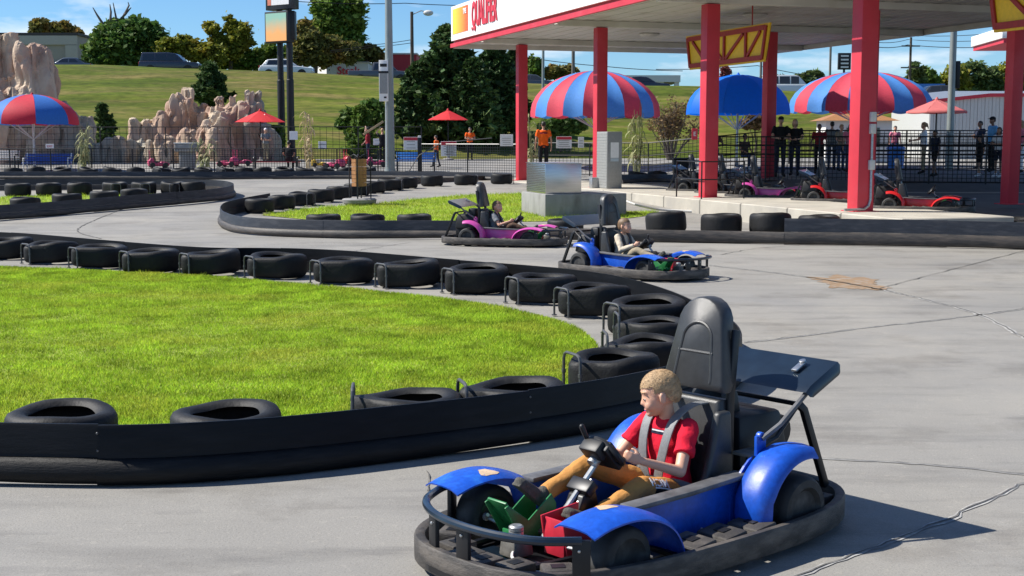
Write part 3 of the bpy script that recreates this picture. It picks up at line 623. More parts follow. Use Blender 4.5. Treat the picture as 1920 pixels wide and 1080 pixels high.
        pth = [(1.42, 0.318), (1.32, 0.345), (1.20, 0.355), (1.10, 0.345), (1.0, 0.315), (0.92, 0.265), (0.87, 0.2), (0.84, 0.12), (0.825, 0.09)]
        f = sheet_loft([(v.x, v.z) for v in crom([Vector((x, 0, z)) for x, z in pth], 0.03)], y0, y1, 0.008, 0.012, 0.014).build('front_fender', paint, T, smooth=True, ang=50)
        g = MB(); g.poly([(1.25, 0.335), (1.1, 0.33), (0.98, 0.29), (0.9, 0.23), (0.85, 0.13), (0.85, 0.08), (0.93, 0.14), (1.0, 0.24), (1.1, 0.29)], s * 0.338, s * 0.328); g.build('inner_panel', paint, f)
        wp = MB(); q = [(1.185 + 0.045 * math.cos(t) * (1 + .4 * math.sin(3 * t)), s * 0.40 + 0.055 * math.sin(t) * (1 + .3 * math.cos(2 * t))) for t in [2 * PI * k / 14 for k in range(14)]]
        def fz(x, y): return 0.357 + 0.012 * (1 - ((y - s * 0.4525) / 0.1225) ** 2) - max(0, (1.20 - x)) * 0.05 - max(0, x - 1.20) * 0.05
        bv = BVHTree.FromPolygons([v.co for v in f.data.vertices], [tuple(p.vertices) for p in f.data.polygons])
        def onf(x, y): h = bv.ray_cast(Vector((x, y, 1)), Vector((0, 0, -1))); return (x, y, (h[0].z if h[0] else 0.34) + 0.0015)
        cxy = (1.185, s * 0.40); rg = [[onf(cxy[0] + (x - cxy[0]) * t, cxy[1] + (y - cxy[1]) * t) for x, y in q] for t in (0.05, 0.35, 0.7, 1.0)]; wp.loft(rg, cap=False); wp.build('worn_patch', MT['bare_patch'], f, smooth=True)
        # side panel
        sp = MB(); out = [(0.22, 0.085), (0.88, 0.085), (0.86, 0.15), (0.98, 0.30), (0.60, 0.305), (0.22, 0.325)]
        sp.poly(out, s * 0.325, s * 0.345); q = sp.build('side_panel', paint, T, bevel=0.006)
        e = MB(); e.tube([(0.20, s * 0.335, 0.333), (0.60, s * 0.335, 0.314), (0.985, s * 0.335, 0.308)], 0.02, flat=(0.045, 0.012), up=(0, 1, 0)); e.build('panel_rail', MT['worn_edge'], q, bevel=0.006)
        for x in (0.28, 0.5, 0.72):
            bo = MB(); bo.ell((x, s * 0.348, 0.12), 0.009, n=8, m=5); bo.build('bolt', MT['steel'], q, smooth=True)
        st = MB(); st.box((0.58, s * 0.38, 0.088), (0.66, 0.09, 0.014)); st.build('side_step', MT['worn_edge'], T, bevel=0.004)
    # seat
    def outline(x0, w0, w1, z0, z1, n=10):               # seat-back outline, rounded at the top: (y, z)
        pts = [(-w0, z0), (-w0 * 1.02, z0 + 0.03)]
        for k in range(n + 1): a = PI - PI * k / n; pts.append((w1 * math.cos(a) * (1.0 if abs(math.cos(a)) > .99 else 1), z1 - w1 * 0.95 + w1 * 0.95 * math.sin(a)))
        return pts + [(w0 * 1.02, z0 + 0.03), (w0, z0)]
    def slab_back(pts, xf, th, lean, puff):
        rings = []; cy = 0; cz = sum(z for _, z in pts) / len(pts)
        for off, k in ((0.0, 0.90), (0.006 + puff * .5, 0.97), (0.02 + puff, 1.0), (th * .6, 1.0), (th, 0.94)):
            rings.append([(xf - off - lean * (z - 0.3) , y * k, cz + (z - cz) * (k * .5 + .5)) for y, z in pts])
        return MB().loft(rings)
    sb = slab_back(outline(0, 0.20, 0.15, 0.70, 1.155), 0.268, 0.095, 0.17, 0.01).build('headrest', MT['vinyl'], T, bevel=0.0, smooth=True, ang=75)
    ip = outline(0, 0.115, 0.095, 0.74, 1.03)
    def xsf(z): return 0.269 - 0.17 * (z - 0.3)
    s1 = MB(); s1.tube(crom([(xsf(z) - 0.004, y, z) for y, z in ip], 0.02), 0.010, 8); s1.tube([(xsf(0.885) - 0.004, -0.112, 0.885), (xsf(0.885) - 0.004, 0.112, 0.885)], 0.009, 8)
    s1.build('stitch_ridge', MT['vinyl'], sb, smooth=True)
    bb = slab_back([(-0.19, 0.14), (-0.20, 0.3), (-0.19, 0.55), (-0.17, 0.665), (0.17, 0.665), (0.19, 0.55), (0.20, 0.3), (0.19, 0.14)], 0.25, 0.09, 0.17, 0.01).build('backrest', MT['vinyl'], T, smooth=True, bevel=0.012, seg=2)
    for s in (-1, 1):
        w = MB(); w.poly([(0.13, 0.14), (0.30, 0.14), (0.42, 0.20), (0.33, 0.32), (0.285, 0.48), (0.25, 0.62), (0.16, 0.62)], s * 0.185, s * 0.235); w.build('seat_bolster', MT['vinyl'], T, bevel=0.018, seg=3)
        r = MB(); r.tube([(0.12, s * 0.185, 0.12), (0.12, s * 0.185, 0.60), (0.105, s * 0.18, 0.75), (0.062, s * 0.168, 1.0)], 0.02, flat=(0.012, 0.022), up=(0, 1, 0)); r.build('seat_post', bm_, T, bevel=0.004)
    q = MB(); q.box((0.44, 0, 0.125), (0.40, 0.38, 0.06), rotm(0, -0.12)); q.build('seat_base', MT['vinyl'], T, bevel=0.02)
    # spoiler
    sp = MB(); sec = [(-0.12, 0.705), (-0.16, 0.735), (-0.38, 0.832), (-0.40, 0.815), (-0.385, 0.80), (-0.15, 0.70)]
    rings = []
    for y, k in ((-0.47, 0.86), (-0.455, 0.98), (-0.40, 1), (0.40, 1), (0.455, 0.98), (0.47, 0.86)):
        dz = -0.03 if abs(y) > .46 else 0
        rings.append([(-0.26 + (x + 0.26) * k, y, 0.77 + (z - 0.77) * k + dz) for x, z in sec])
    sp.loft(rings); spo = sp.build('spoiler', MT['dark_blue_metal'], T, smooth=True, ang=40)
    lt = MB(); lt.box((-0.27, 0.30, 0.80), (0.09, 0.035, 0.012), rotm(0, 0.42)); lt.lathe([(0.018, -0.006), (0.018, 0.012)], 10, (-0.30, 0.30, 0.818), rotm(0, 0.42)); lt.build('latch', MT['steel'], spo, bevel=0.003)
    for s in (-1, 1):
        st = MB(); st.tube([(-0.19, s * 0.44, 0.725), (0.02, s * 0.42, 0.565), (0.115, s * 0.385, 0.50)], 0.013, 8); st.build('spoiler_stay', MT['worn_edge'], T, smooth=True)
        rt = MB(); rt.tube([(-0.30, s * 0.28, 0.60), (-0.33, s * 0.29, 0.57), (-0.50, s * 0.31, 0.15)], 0.016, flat=(0.014, 0.020), up=(0, 1, 0)); rt.build('rear_stay', bm_, T, bevel=0.003)
        r2 = MB(); r2.tube([(-0.30, s * 0.28, 0.60), (-0.10, s * 0.30, 0.46), (0.06, s * 0.32, 0.44)], 0.012, 6); r2.build('rear_brace', bm_, T, smooth=True)
    rb = MB(); rb.tube([(-0.30, -0.28, 0.60), (-0.30, 0.28, 0.60)], 0.013, 6); rb.build('rear_crossbar', bm_, T, smooth=True)
    # engine
    en = MB(); en.box((-0.17, 0.02, 0.25), (0.36, 0.40, 0.24)); en.build('engine', bp, T, bevel=0.02)
    en = MB(); en.box((-0.14, -0.02, 0.43), (0.40, 0.46, 0.26), taper=0.82); en.box((-0.04, -0.05, 0.60), (0.16, 0.24, 0.14), taper=0.85); en.build('engine_cover', bp, T, bevel=0.025)
    en = MB(); R = Matrix.Rotation(PI / 2, 3, 'X'); en.lathe([(0.02, -0.12), (0.085, -0.12), (0.09, -0.1), (0.09, 0.1), (0.085, 0.12), (0.02, 0.12)], 18, (-0.30, 0.05, 0.44), R); en.build('fuel_tank', bp, T, smooth=True)
    en = MB(); en.lathe([(0.02, 0), (0.022, 0.02), (0.014, 0.03), (0.02, 0.045), (0.012, 0.055)], 10, (0.03, 0.31, 0.42)); en.box((0.05, 0.29, 0.41), (0.20, 0.12, 0.016)); en.build('engine_mount', MT['grime'], T, bevel=0.003)
    # steering
    sw = MB(); C = Vector((0.80, 0, 0.47)); Rm = rotm(0, rad(-48)); pts = []
    for k in range(36): a = 2 * PI * k / 36; pts.append(C + Rm @ Vector((0.08 * math.cos(a), 0.115 * math.sin(a), 0.012 * math.cos(2 * a))))
    sw.tube(pts, 0.016, 8, loop=True); w = sw.build('steering_wheel', bp, T, smooth=True)
    pd = MB(); pd.box(C + Rm @ Vector((0, 0, -0.005)), (0.15, 0.17, 0.06), Rm); pd.box(C + Rm @ Vector((0, 0, -0.012)), (0.05, 0.23, 0.02), Rm); pd.box(C + Rm @ Vector((0.06, 0, -0.03)), (0.08, 0.12, 0.07), Rm); pd.build('wheel_pad', bp, w, bevel=0.012)
    kb = MB(); kb.cap(C + Rm @ Vector((0.1, -0.05, 0.0)), C + Rm @ Vector((0.15, -0.06, 0.02)), 0.012, 0.014, 8); kb.build('button', bp, w, smooth=True)
    sc_ = MB(); sc_.tube([C + Rm @ Vector((0, 0, -0.04)), (1.03, 0, 0.255), (1.2, 0, 0.12)], 0.014, 8); sc_.tube([(0.9, 0.02, 0.36), (1.12, 0.035, 0.13)], 0.009, 6); sc_.tube([(0.9, -0.02, 0.36), (1.12, -0.035, 0.13)], 0.009, 6); sc_.lathe([(0.028, -0.012), (0.028, 0.012)], 12, C + Rm @ Vector((0.02, 0, -0.075)), Rm); sc_.build('steering_column', MT['galv'], T, smooth=True)
    pb = MB(); pb.box((0.94, 0, 0.33), (0.05, 0.14, 0.07), rotm(0, rad(-48))); pb.poly([(0.90, 0.33), (0.98, 0.30), (1.08, 0.08), (0.84, 0.08)], -0.05, 0.05); pb.build('column_bracket', bm_, T, bevel=0.008)
    rods = MB(); rods.tube([(1.22, 0.36, 0.16), (1.22, 0.05, 0.13)], 0.008, 6); rods.tube([(1.22, -0.36, 0.16), (1.22, -0.05, 0.13)], 0.010, 6)
    for s in (-1, 1): rods.ell((1.22, s * 0.36, 0.16), 0.02, n=8, m=6); rods.tube([(1.17, s * 0.38, 0.15), (1.23, s * 0.36, 0.16), (1.26, s * 0.3, 0.19)], 0.009, 6)
    rods.build('tie_rod', MT['galv'], T, smooth=True)
    # pedals: an open box for each foot
    for s, m, nm in ((-1, MT['pedal_green'], 'accelerator_box'), (1, MT['pedal_red'], 'brake_box')):
        y = s * 0.13; b = MB(); t = 0.008
        if s < 0: side = [(1.05, 0.09), (1.24, 0.09), (1.36, 0.29), (1.34, 0.30), (1.22, 0.21), (1.08, 0.31), (1.05, 0.26)]
        else: side = [(1.03, 0.09), (1.22, 0.09), (1.25, 0.265), (1.02, 0.285)]
        b.poly(side, y - 0.075, y - 0.065); b.poly(side, y + 0.065, y + 0.075)
        b.box((1.228 if s > 0 else 1.225, y, 0.175 if s > 0 else 0.14), (0.012, 0.13, 0.165 if s > 0 else 0.10)); b.box((1.13, y, 0.097), (0.18, 0.13, 0.01))
        if s < 0: b.box((1.30, y, 0.245), (0.16, 0.129, 0.012), rotm(0, rad(-54))); b.box((1.265, y + 0.02, 0.15), (0.05, 0.1, 0.03))
        b.build(nm, m, T, bevel=0.003)
    rs = MB(); rs.box((1.36, 0.02, 0.14), (0.12, 0.11, 0.09), taper=0.85); r = rs.build('brake_reservoir', MT['grime'], T, bevel=0.012)
    cp = MB(); cp.lathe([(0.03, 0.185), (0.034, 0.19), (0.034, 0.205), (0.028, 0.207), (0.034, 0.21), (0.034, 0.225), (0.026, 0.232)], 14, (1.36, 0.02, 0)); cp.build('cap', MT['galv'], r, smooth=True)
    hs = MB(); hs.tube(crom([(1.40, 0.05, 0.13), (1.45, 0.10, 0.12), (1.46, 0.2, 0.09), (1.40, 0.28, 0.09)], 0.03), 0.007, 6); hs.build('brake_hose', MT['offwhite'], T, smooth=True)
    tr = MB(); tr.box((1.46, 0, 0.082), (0.26, 0.34, 0.012)); tr.build('front_tray', MT['dark_blue_metal'], T, bevel=0.003)
    tr = MB(); tr.box((1.47, -0.06, 0.0915), (0.05, 0.14, 0.003)); tr.build('maker_plate', MT['white'], T)
    # front hoop
    hp = MB(); path = [(1.30, -0.52, 0.30), (1.42, -0.47, 0.302), (1.58, -0.35, 0.304), (1.68, -0.16, 0.305), (1.71, 0.06, 0.305), (1.68, 0.28, 0.305), (1.60, 0.44, 0.304), (1.46, 0.545, 0.30)]
    hp.tube(crom(path, 0.03), 0.019, 10); h = hp.build('front_hoop', MT['dark_blue_metal'], T, smooth=True)
    for x, y, d in ((1.30, -0.52, (0.05, 0.02)), (1.672, -0.17, (0.05, 0.012)), (1.69, 0.06, (0.05, 0.012)), (1.46, 0.545, (0.05, 0.02))):
        p = MB(); p.box((x, y, 0.20), (0.022, 0.075, 0.21), rotm(math.atan2(y, x - 1.0))); p.build('hoop_post', bm_, h, bevel=0.005)
        for z in (0.26, 0.15): bo = MB(); bo.ell((x + 0.013, y, z), 0.008, n=8, m=5); bo.build('bolt', MT['steel'], h, smooth=True)
    return T

# ================================================================ people
def hand(mb, w, f, n, s=1.0, curl=1.0, mirror=1, mitt=False):
    """w wrist, f along the hand, n out of the palm; four fingers and a thumb"""
    f = Vector(f).normalized(); n = Vector(n); n = (n - f * n.dot(f)).normalized(); l = f.cross(n) * mirror
    R = Matrix((f, l, n)).transposed(); c = Vector(w) + f * 0.05 * s
    mb.ell(c, (0.055 * s, 0.042 * s, 0.019 * s), R)
    for k, (o, ln) in enumerate(((-0.030, 0.85), (-0.010, 1.0), (0.011, 0.95), (0.030, 0.75))):
        p = Vector(w) + f * 0.085 * s + l * o * s; a = 0.35 * curl; d = f
        for j, q in enumerate((0.036, 0.026, 0.020)):
            d = (f * math.cos(a) + n * math.sin(a)); e = p + d * q * ln * s; mb.cap(p, e, (0.0105 - 0.001 * j) * s, (0.0095 - 0.001 * j) * s, 8); p = e; a += 0.75 * curl
    p = Vector(w) + f * 0.03 * s - l * 0.034 * s; d = (f * 0.75 - l * 0.5 + n * 0.4 * curl).normalized(); e = p + d * 0.04 * s; mb.cap(p, e, 0.013 * s, 0.011 * s, 8); d2 = (f * 0.9 + n * 0.5 * curl).normalized(); mb.cap(e, e + d2 * 0.03 * s, 0.011 * s, 0.009 * s, 8)
def head_parts(mb, c, R, s, child=False):
    c = Vector(c)
    def q(x, y, z): return c + R @ (Vector((x, y * (1.05 if child else 1), z * (0.86 if child and z < 0 else 1) - (0.006 if child else 0))) * s)
    def e(x, y, z, a, b, d, RR=None): mb.ell(q(x, y, z), (a * s, b * s, d * s), R @ RR if RR else R, 16, 10)
    e(-0.012, 0, 0.030, 0.098, 0.076, 0.088)              # skull
    e(0.030, 0, -0.015, 0.062, 0.068, 0.078)              # face
    e(0.038, 0, -0.066, 0.042, 0.046, 0.040)              # jaw
    e(0.066, 0, -0.092, 0.018, 0.024, 0.017)              # chin
    e(0.066, 0, 0.036, 0.022, 0.052, 0.020)               # brow
    for y in (-1, 1):
        e(0.060, y * 0.037, -0.036, 0.025, 0.026, 0.028)  # cheek
        e(-0.005, y * 0.078, -0.004, 0.019, 0.009, 0.031, rotm(y * 0.45)); e(-0.004, y * 0.079, -0.022, 0.009, 0.007, 0.012)
    mb.cap(q(0.081, 0, 0.010), q(0.0945, 0, -0.024), 0.006 * s, 0.0098 * s, 8)     # nose
    for y in (-1, 1): e(0.088, y * 0.009, -0.027, 0.009, 0.007, 0.007)
    e(0.079, 0, -0.056, 0.010, 0.020, 0.007); e(0.077, 0, -0.067, 0.010, 0.017, 0.007)
def head_extra(T, body, c, R, s, hair, style='short', strands=0, child=False):
    c = Vector(c)
    def q(x, y, z): return c + R @ (Vector((x, y * (1.05 if child else 1), z * (0.86 if child and z < 0 else 1) - (0.006 if child and z < 0.03 else 0))) * s)
    mb = MB()
    for y in (-1, 1): mb.ell(q(0.0725, y * 0.031, 0.004), (0.0115 * s, 0.0115 * s, 0.0048 * s), R, 10, 7)
    mb.build('eyes', MT['eyewhite'], body, smooth=True); mb = MB()
    for y in (-1, 1): mb.ell(q(0.0835, y * 0.032, 0.0045), (0.0040 * s, 0.0095 * s, 0.0026 * s), R, 8, 6)
    mb.build('irises', MT['iris'], body, smooth=True)
    mb = MB(); mb.ell(q(0.0795, 0, -0.0615), (0.0105 * s, 0.0185 * s, 0.0075 * s), R, 12, 7); mb.build('lips', MT['lip'], body, smooth=True)
    mb = MB()
    for y in (-1, 1): mb.cap(q(0.086, y * 0.016, 0.030), q(0.074, y * 0.048, 0.034), 0.0035 * s, 0.003 * s, 6)
    mb.build('eyebrows', hair, body, smooth=True)
    hb = MB()
    if style == 'bald': return
    hb.ell(q(-0.013, 0, 0.034), (0.1015 * s, 0.0795 * s, 0.0905 * s), R, 24, 16); hb.ell(q(-0.044, 0, 0.006), (0.070 * s, 0.072 * s, 0.072 * s), R, 20, 12)
    if style == 'long':
        hb.ell(q(-0.06, 0, -0.07), (0.05 * s, 0.075 * s, 0.11 * s), R)
        for y in (-1, 1): hb.ell(q(-0.02, y * 0.072, -0.05), (0.04 * s, 0.02 * s, 0.09 * s), R)
    if style == 'pony': hb.cap(q(-0.11, 0, 0.05), q(-0.15, 0, -0.10), 0.03 * s, 0.018 * s)
    me = fuse(hb, (0.007 if strands else 0.014) * s, 2)
    bm = bmesh.new(); bm.from_mesh(me); Ri = R.transposed()
    def keep(p):                                           # cut the hairline
        l = (Ri @ (p - c)) / s
        if style in ('long', 'pony'): return not (l.x > 0.045 and l.z < 0.055) 
        return l.z > 0.052 - 0.02 * min(1, max(0, (l.x - 0.02) / 0.06)) * 0 + (0.0 if l.x > 0.03 else (-0.035 if l.x > -0.02 else -0.105 + max(0, l.x + 0.06) * 1.2))
    bmesh.ops.delete(bm, geom=[v for v in bm.verts if not keep(v.co)], context='VERTS')
    for v in bm.verts: v.co += v.normal * 0.003 * s * noise.noise(v.co * (220 / s))
    bm.to_mesh(me); bm.free(); ho = put('hair', me, hair, body)
    if strands:
        P = [(v.co.copy(), v.normal.copy()) for v in me.vertices]; r = random.Random(3); mb = MB()
        for _ in range(strands):
            p, n = r.choice(P); lz = (Ri @ (p - c)) / s
            t = (R @ Vector((0.6, 0.25 * r.uniform(-1, 1), -0.35 if lz.z < 0.09 else 0.1))); t = (t - n * t.dot(n)).normalized(); side = n.cross(t) * 0.0011 * s; ln = r.uniform(0.008, 0.015) * s
            a = p - n * 0.001; b = p + n * 0.0012 * s + t * ln * .6; d = p + n * (0.001 + 0.002 * r.random()) * s + t * ln
            mb.add([a - side, a + side, b + side * .8, b - side * .8, d], [(0, 1, 2, 3), (3, 2, 4)])
        o = mb.build('hair_strands', hair, ho); o['kind'] = 'stuff'
    if style == 'cap':
        cb = MB(); cb.ell(q(-0.01, 0, 0.060), (0.106 * s, 0.085 * s, 0.075 * s), R, 18, 10); cb.ell(q(0.10, 0, 0.058), (0.075 * s, 0.062 * s, 0.010 * s), R, 14, 6); put('cap', fuse(cb, 0.009 * s, 2), MT['c_black'], body)
def wrinkle(me, amp):                                    # soft cloth folds
    bm = bmesh.new(); bm.from_mesh(me)
    for v in bm.verts:
        p = v.co; v.co += v.normal * amp * (1.3 * noise.noise(Vector((p.x * 7 + p.z * 9, p.y * 9, p.z * 16 - p.x * 9))) + 0.35 * noise.noise(p * 34))
    bm.to_mesh(me); bm.free(); return me
def person(label, loc, rz, J, s, mats, voxel=0.012, sleeve='short', legs='long', style='short', head_rot=(0, 0, 0), curl=1.0, group=None, k=1.0, strands=0, palm=((0, 0, -1), (0, 0, -1)), girth=1.0):
    """J: joints in the local frame; s: hand/head scale; k: limb thickness; mats: skin, top, bottom, shoes, hair"""
    skin, top, bot, shoe, hair = [MT[m] if isinstance(m, str) else m for m in mats]
    T = thing('person', label, 'person', loc, rz, group); g = k * girth
    J = {a: Vector(b) for a, b in J.items()}; R = rotm(*head_rot); hs = J.get('hs', Vector((s, 0, 0))).x
    def ring(c, a, b, n=16, ax=None):
        ax = ax or Vector((0, 1, 0)); u = ax.normalized(); f = u.cross(Vector((0, 0, 1))).normalized(); return [c + f * a * math.cos(2 * PI * j / n) + u * b * math.sin(2 * PI * j / n) for j in range(n)]
    sh = (J['shL'] - J['shR']); hip = (J['hpL'] - J['hpR'])
    def torso(mb, d=0.0, low=0.0):
        c0 = J['hip']; c1 = J['chest']; c2 = (J['shL'] + J['shR']) / 2; wS = sh.length / 2; wH = hip.length / 2
        rs = [(c0 + (c0 - c1) * (0.10 + low), 0.085, wH + 0.055 * k), (c0, 0.105, wH + 0.07 * k), (c0.lerp(c1, 0.45), 0.10, wH + 0.045 * k), (c1, 0.115, wS * 0.82), (c1.lerp(c2, 0.55), 0.10, wS * 0.92), (c2 + Vector((0, 0, 0.02 * k)), 0.06, wS * 0.72), (c2 + Vector((0, 0, 0.045 * k)), 0.045, wS * 0.4)]
        mb.loft([ring(c, a * g + d, b * (girth if a > .09 else 1) + d, 18, sh if i > 2 else hip) for i, (c, a, b) in enumerate(rs)])
    b = MB(); torso(b)
    b.cap((J['shL'] + J['shR']) / 2 + Vector((0, 0, 0.01)), Vector(J['head']) + R @ (Vector((-0.02, 0, -0.06)) * hs), 0.052 * k, 0.046 * k)
    head_parts(b, J['head'], R, hs, 'hs' in J)
    for q in 'LR':
        b.cap(J['sh' + q], J['el' + q], 0.046 * k, 0.037 * k); b.cap(J['el' + q], J['ha' + q], 0.036 * k, 0.025 * k)
        f = J.get('hd' + q, (J['ha' + q] - J['el' + q])); hand(b, J['ha' + q], f, palm[0 if q == 'L' else 1], s, curl, 1 if q == 'L' else -1)
        b.cap(J['hp' + q], J['kn' + q], 0.075 * k, 0.052 * k); b.cap(J['kn' + q], J['an' + q], 0.05 * k, 0.034 * k); b.cap(J['an' + q], J['an' + q].lerp(J['to' + q], 0.6), 0.028 * k, 0.018 * k)
    body = put('body', fuse(b, voxel, 3), skin, T); head_extra(T, body, J['head'], R, hs, hair, style, strands, 'hs' in J)
    t = MB(); torso(t, 0.012 * k, 0.15)
    for q in 'LR':
        if sleeve == 'long': t.fru(J['sh' + q], J['el' + q], 0.062 * k, 0.050 * k); t.ell(J['el' + q], 0.050 * k); t.fru(J['el' + q], J['el' + q].lerp(J['ha' + q], 0.95), 0.050 * k, 0.038 * k); t.ell(J['sh' + q], 0.062 * k)
        elif sleeve == 'short': t.fru(J['sh' + q], J['sh' + q].lerp(J['el' + q], 0.62), 0.063 * k, 0.064 * k); t.ell(J['sh' + q], 0.064 * k)
        else: t.ell(J['sh' + q], 0.05 * k)
    put('top', wrinkle(fuse(t, voxel, 2), 0.009 * k), top, T)
    p = MB(); c0 = J['hip']; c1 = J['chest']
    p.loft([ring(c0 + (c1 - c0) * 0.22, 0.107 * g, hip.length / 2 + 0.068 * k, 16, hip), ring(c0, 0.118 * g, hip.length / 2 + 0.085 * k, 16, hip), ring(c0 + (c0 - c1) * 0.22, 0.10 * g, hip.length / 2 + 0.07 * k, 16, hip)])
    for q in 'LR':
        kn = J['kn' + q] if legs == 'long' else J['hp' + q].lerp(J['kn' + q], 0.85)
        p.fru(J['hp' + q], kn, 0.088 * k, 0.068 * k); p.ell(J['hp' + q], 0.09 * k)
        if legs == 'long': p.ell(J['kn' + q], 0.068 * k); p.fru(J['kn' + q], J['kn' + q].lerp(J['an' + q], 0.93), 0.067 * k, 0.052 * k)
    put('trousers' if legs == 'long' else 'shorts', wrinkle(fuse(p, voxel, 2), 0.008 * k), bot, T)
    for q in 'LR':
        m = MB(); a = J['an' + q]; z = J['to' + q]; d = (z - a).normalized(); up = Vector(J.get('up' + q, (0, 0, 1))); up = (up - d * up.dot(d)).normalized(); l = d.cross(up)
        RR = Matrix((d, l, up)).transposed(); m.cap(a + up * 0.02 * k, a - d * 0.025 * k - up * 0.02 * k, 0.042 * k, 0.040 * k); m.ell(a.lerp(z, 0.5) - up * 0.018 * k, ((z - a).length * 0.62 + 0.02 * k, 0.045 * k, 0.036 * k), RR); m.ell(z - up * 0.022 * k, (0.055 * k, 0.046 * k, 0.032 * k), RR); m.box(a.lerp(z, 0.45) - up * 0.050 * k, ((z - a).length * 1.25 + 0.05 * k, 0.075 * k, 0.016 * k), RR)
        put('shoe', fuse(m, min(voxel, 0.010), 2), shoe, T)
    return T
def driver_joints(dy=0.0):
    return dict(hip=(0.36, 0, 0.215), chest=(0.345, 0, 0.43), shL=(0.35, 0.125, 0.545), shR=(0.375, -0.125, 0.545), head=(0.415, -0.01, 0.698), hs=(0.98, 0, 0),
                elL=(0.49, 0.20, 0.365), elR=(0.51, -0.195, 0.375), haL=(0.70, 0.145, 0.440), haR=(0.70, -0.135, 0.45), hdL=(0.5, -0.20, 0.22), hdR=(0.5, 0.20, 0.22),
                hpL=(0.37, 0.075, 0.215), hpR=(0.37, -0.075, 0.215), knL=(0.68, 0.125, 0.31), knR=(0.76, -0.15, 0.375), anL=(0.985, 0.115, 0.205), anR=(1.075, -0.13, 0.285), toL=(1.11, 0.115, 0.275), toR=(1.185, -0.13, 0.375), upL=(-0.5, 0, 0.85), upR=(-0.75, 0, 0.6))
def straps(T, m, w=0.026):
    for s in (-1, 1):
        pts = [(0.17, s * 0.085, 0.64), (0.26, s * 0.085, 0.645), (0.34, s * 0.082, 0.625), (0.415, s * 0.08, 0.575), (0.452, s * 0.075, 0.50), (0.470, s * 0.065, 0.42), (0.475, s * 0.05, 0.34), (0.468, s * 0.035, 0.28)]
        b = MB(); b.tube(crom(pts, 0.03), 0.02, flat=(w, 0.004), up=(0, 1, 0)); b.build('harness_strap', m, T, bevel=0.002)
        b = MB(); b.tube(crom([(0.27, s * 0.20, 0.17), (0.36, s * 0.178, 0.25), (0.43, s * 0.11, 0.285), (0.462, s * 0.03, 0.275)], 0.03), 0.02, flat=(0.02, 0.004), up=(0, 0.3, 1)); b.build('lap_strap', m, T, bevel=0.002)
    b = MB(); b.box((0.474, 0, 0.275), (0.022, 0.06, 0.06)); b.build('buckle', MT['blackp'], T, bevel=0.006)
DJ = driver_joints()
KA = rad(220.5); KP = Vector((1.04, 6.66, 0))
k1 = kart('kart', 'blue kart in the foreground driven by the boy in the red shirt', MT['kart_blue'], KP, KA, 'karts on the track')
straps(k1, MT['strap'])
boy = person('boy in a red shirt and tan trousers steering the near blue kart', KP, KA, DJ, 0.68, ('skin', 'c_red', 'c_tan', 'shoe', 'hair_blond'), 0.006, 'short', 'long', 'short', (rad(-40), rad(13), 0), 1.35, 'children driving karts', 0.78, 1500, ((-.1, -1, .2), (-.1, 1, .2)))
boy['label'] = 'boy in a red shirt and tan trousers steering the near blue kart'
# lettering down the thigh and on the chest
def wrap_text(txt, size, origin, xdir, ydir, target, m, name, off=0.004, bold=0.0):
    return wrap_mesh(text_mesh(txt, size, bold, 0.0005), origin, xdir, ydir, target, m, name, off)
def wrap_mesh(me, origin, xdir, ydir, target, m, name, off):
    xd = Vector(xdir).normalized(); yd = Vector(ydir); yd = (yd - xd * yd.dot(xd)).normalized(); zd = xd.cross(yd)
    tm = target.data; bvh = BVHTree.FromPolygons([v.co for v in tm.vertices], [tuple(p.vertices) for p in tm.polygons])
    o = Vector(origin)
    for v in me.vertices:
        w = o + xd * v.co.x + yd * v.co.y + zd * 0.2; h = bvh.ray_cast(w, -zd)
        if h[0] is not None: w = h[0] + zd * (off + v.co.z)
        else: w = w - zd * 0.2
        v.co = w
    return put(name, me, m, target)
def wrap_rect(w, h, origin, xdir, ydir, target, m, name, off):
    n = 14; k = 5; vs = [(w * (i / n - .5), h * (j / k - .5), 0) for j in range(k + 1) for i in range(n + 1)]
    me = bpy.data.meshes.new('r'); me.from_pydata(vs, [], [(j * (n + 1) + i, j * (n + 1) + i + 1, (j + 1) * (n + 1) + i + 1, (j + 1) * (n + 1) + i) for j in range(k) for i in range(n)])
    return wrap_mesh(me, origin, xdir, ydir, target, m, name, off)
trs = [c for c in boy.children if c.name.startswith('trousers')][0]; tp = [c for c in boy.children if c.name.startswith('top')][0]
wrap_text('MICH', 0.060, (0.575, 0.16, 0.325), (0.93, 0.17, 0.30), (0.129, 0.607, -0.742), trs, MT['white'], 'lettering', 0.004, 0.0012)
wrap_rect(0.20, 0.075, (0.52, 0.195, 0.265), (0.93, 0.17, 0.30), (0.129, 0.607, -0.742), trs, MT['c_black'], 'dark_panel', 0.003)
wrap_rect(0.205, 0.006, (0.52, 0.18, 0.293), (0.93, 0.17, 0.30), (0.129, 0.607, -0.742), trs, MT['white'], 'piping', 0.004)
wrap_rect(0.085, 0.022, (0.47, 0.0, 0.525), (0, 1, 0), (-0.2, 0, 1), tp, MT['c_navy'], 'chest_print', 0.003)
wrap_rect(0.07, 0.007, (0.47, 0.0, 0.530), (0, 1, 0), (-0.2, 0, 1), tp, MT['white'], 'chest_print', 0.005)

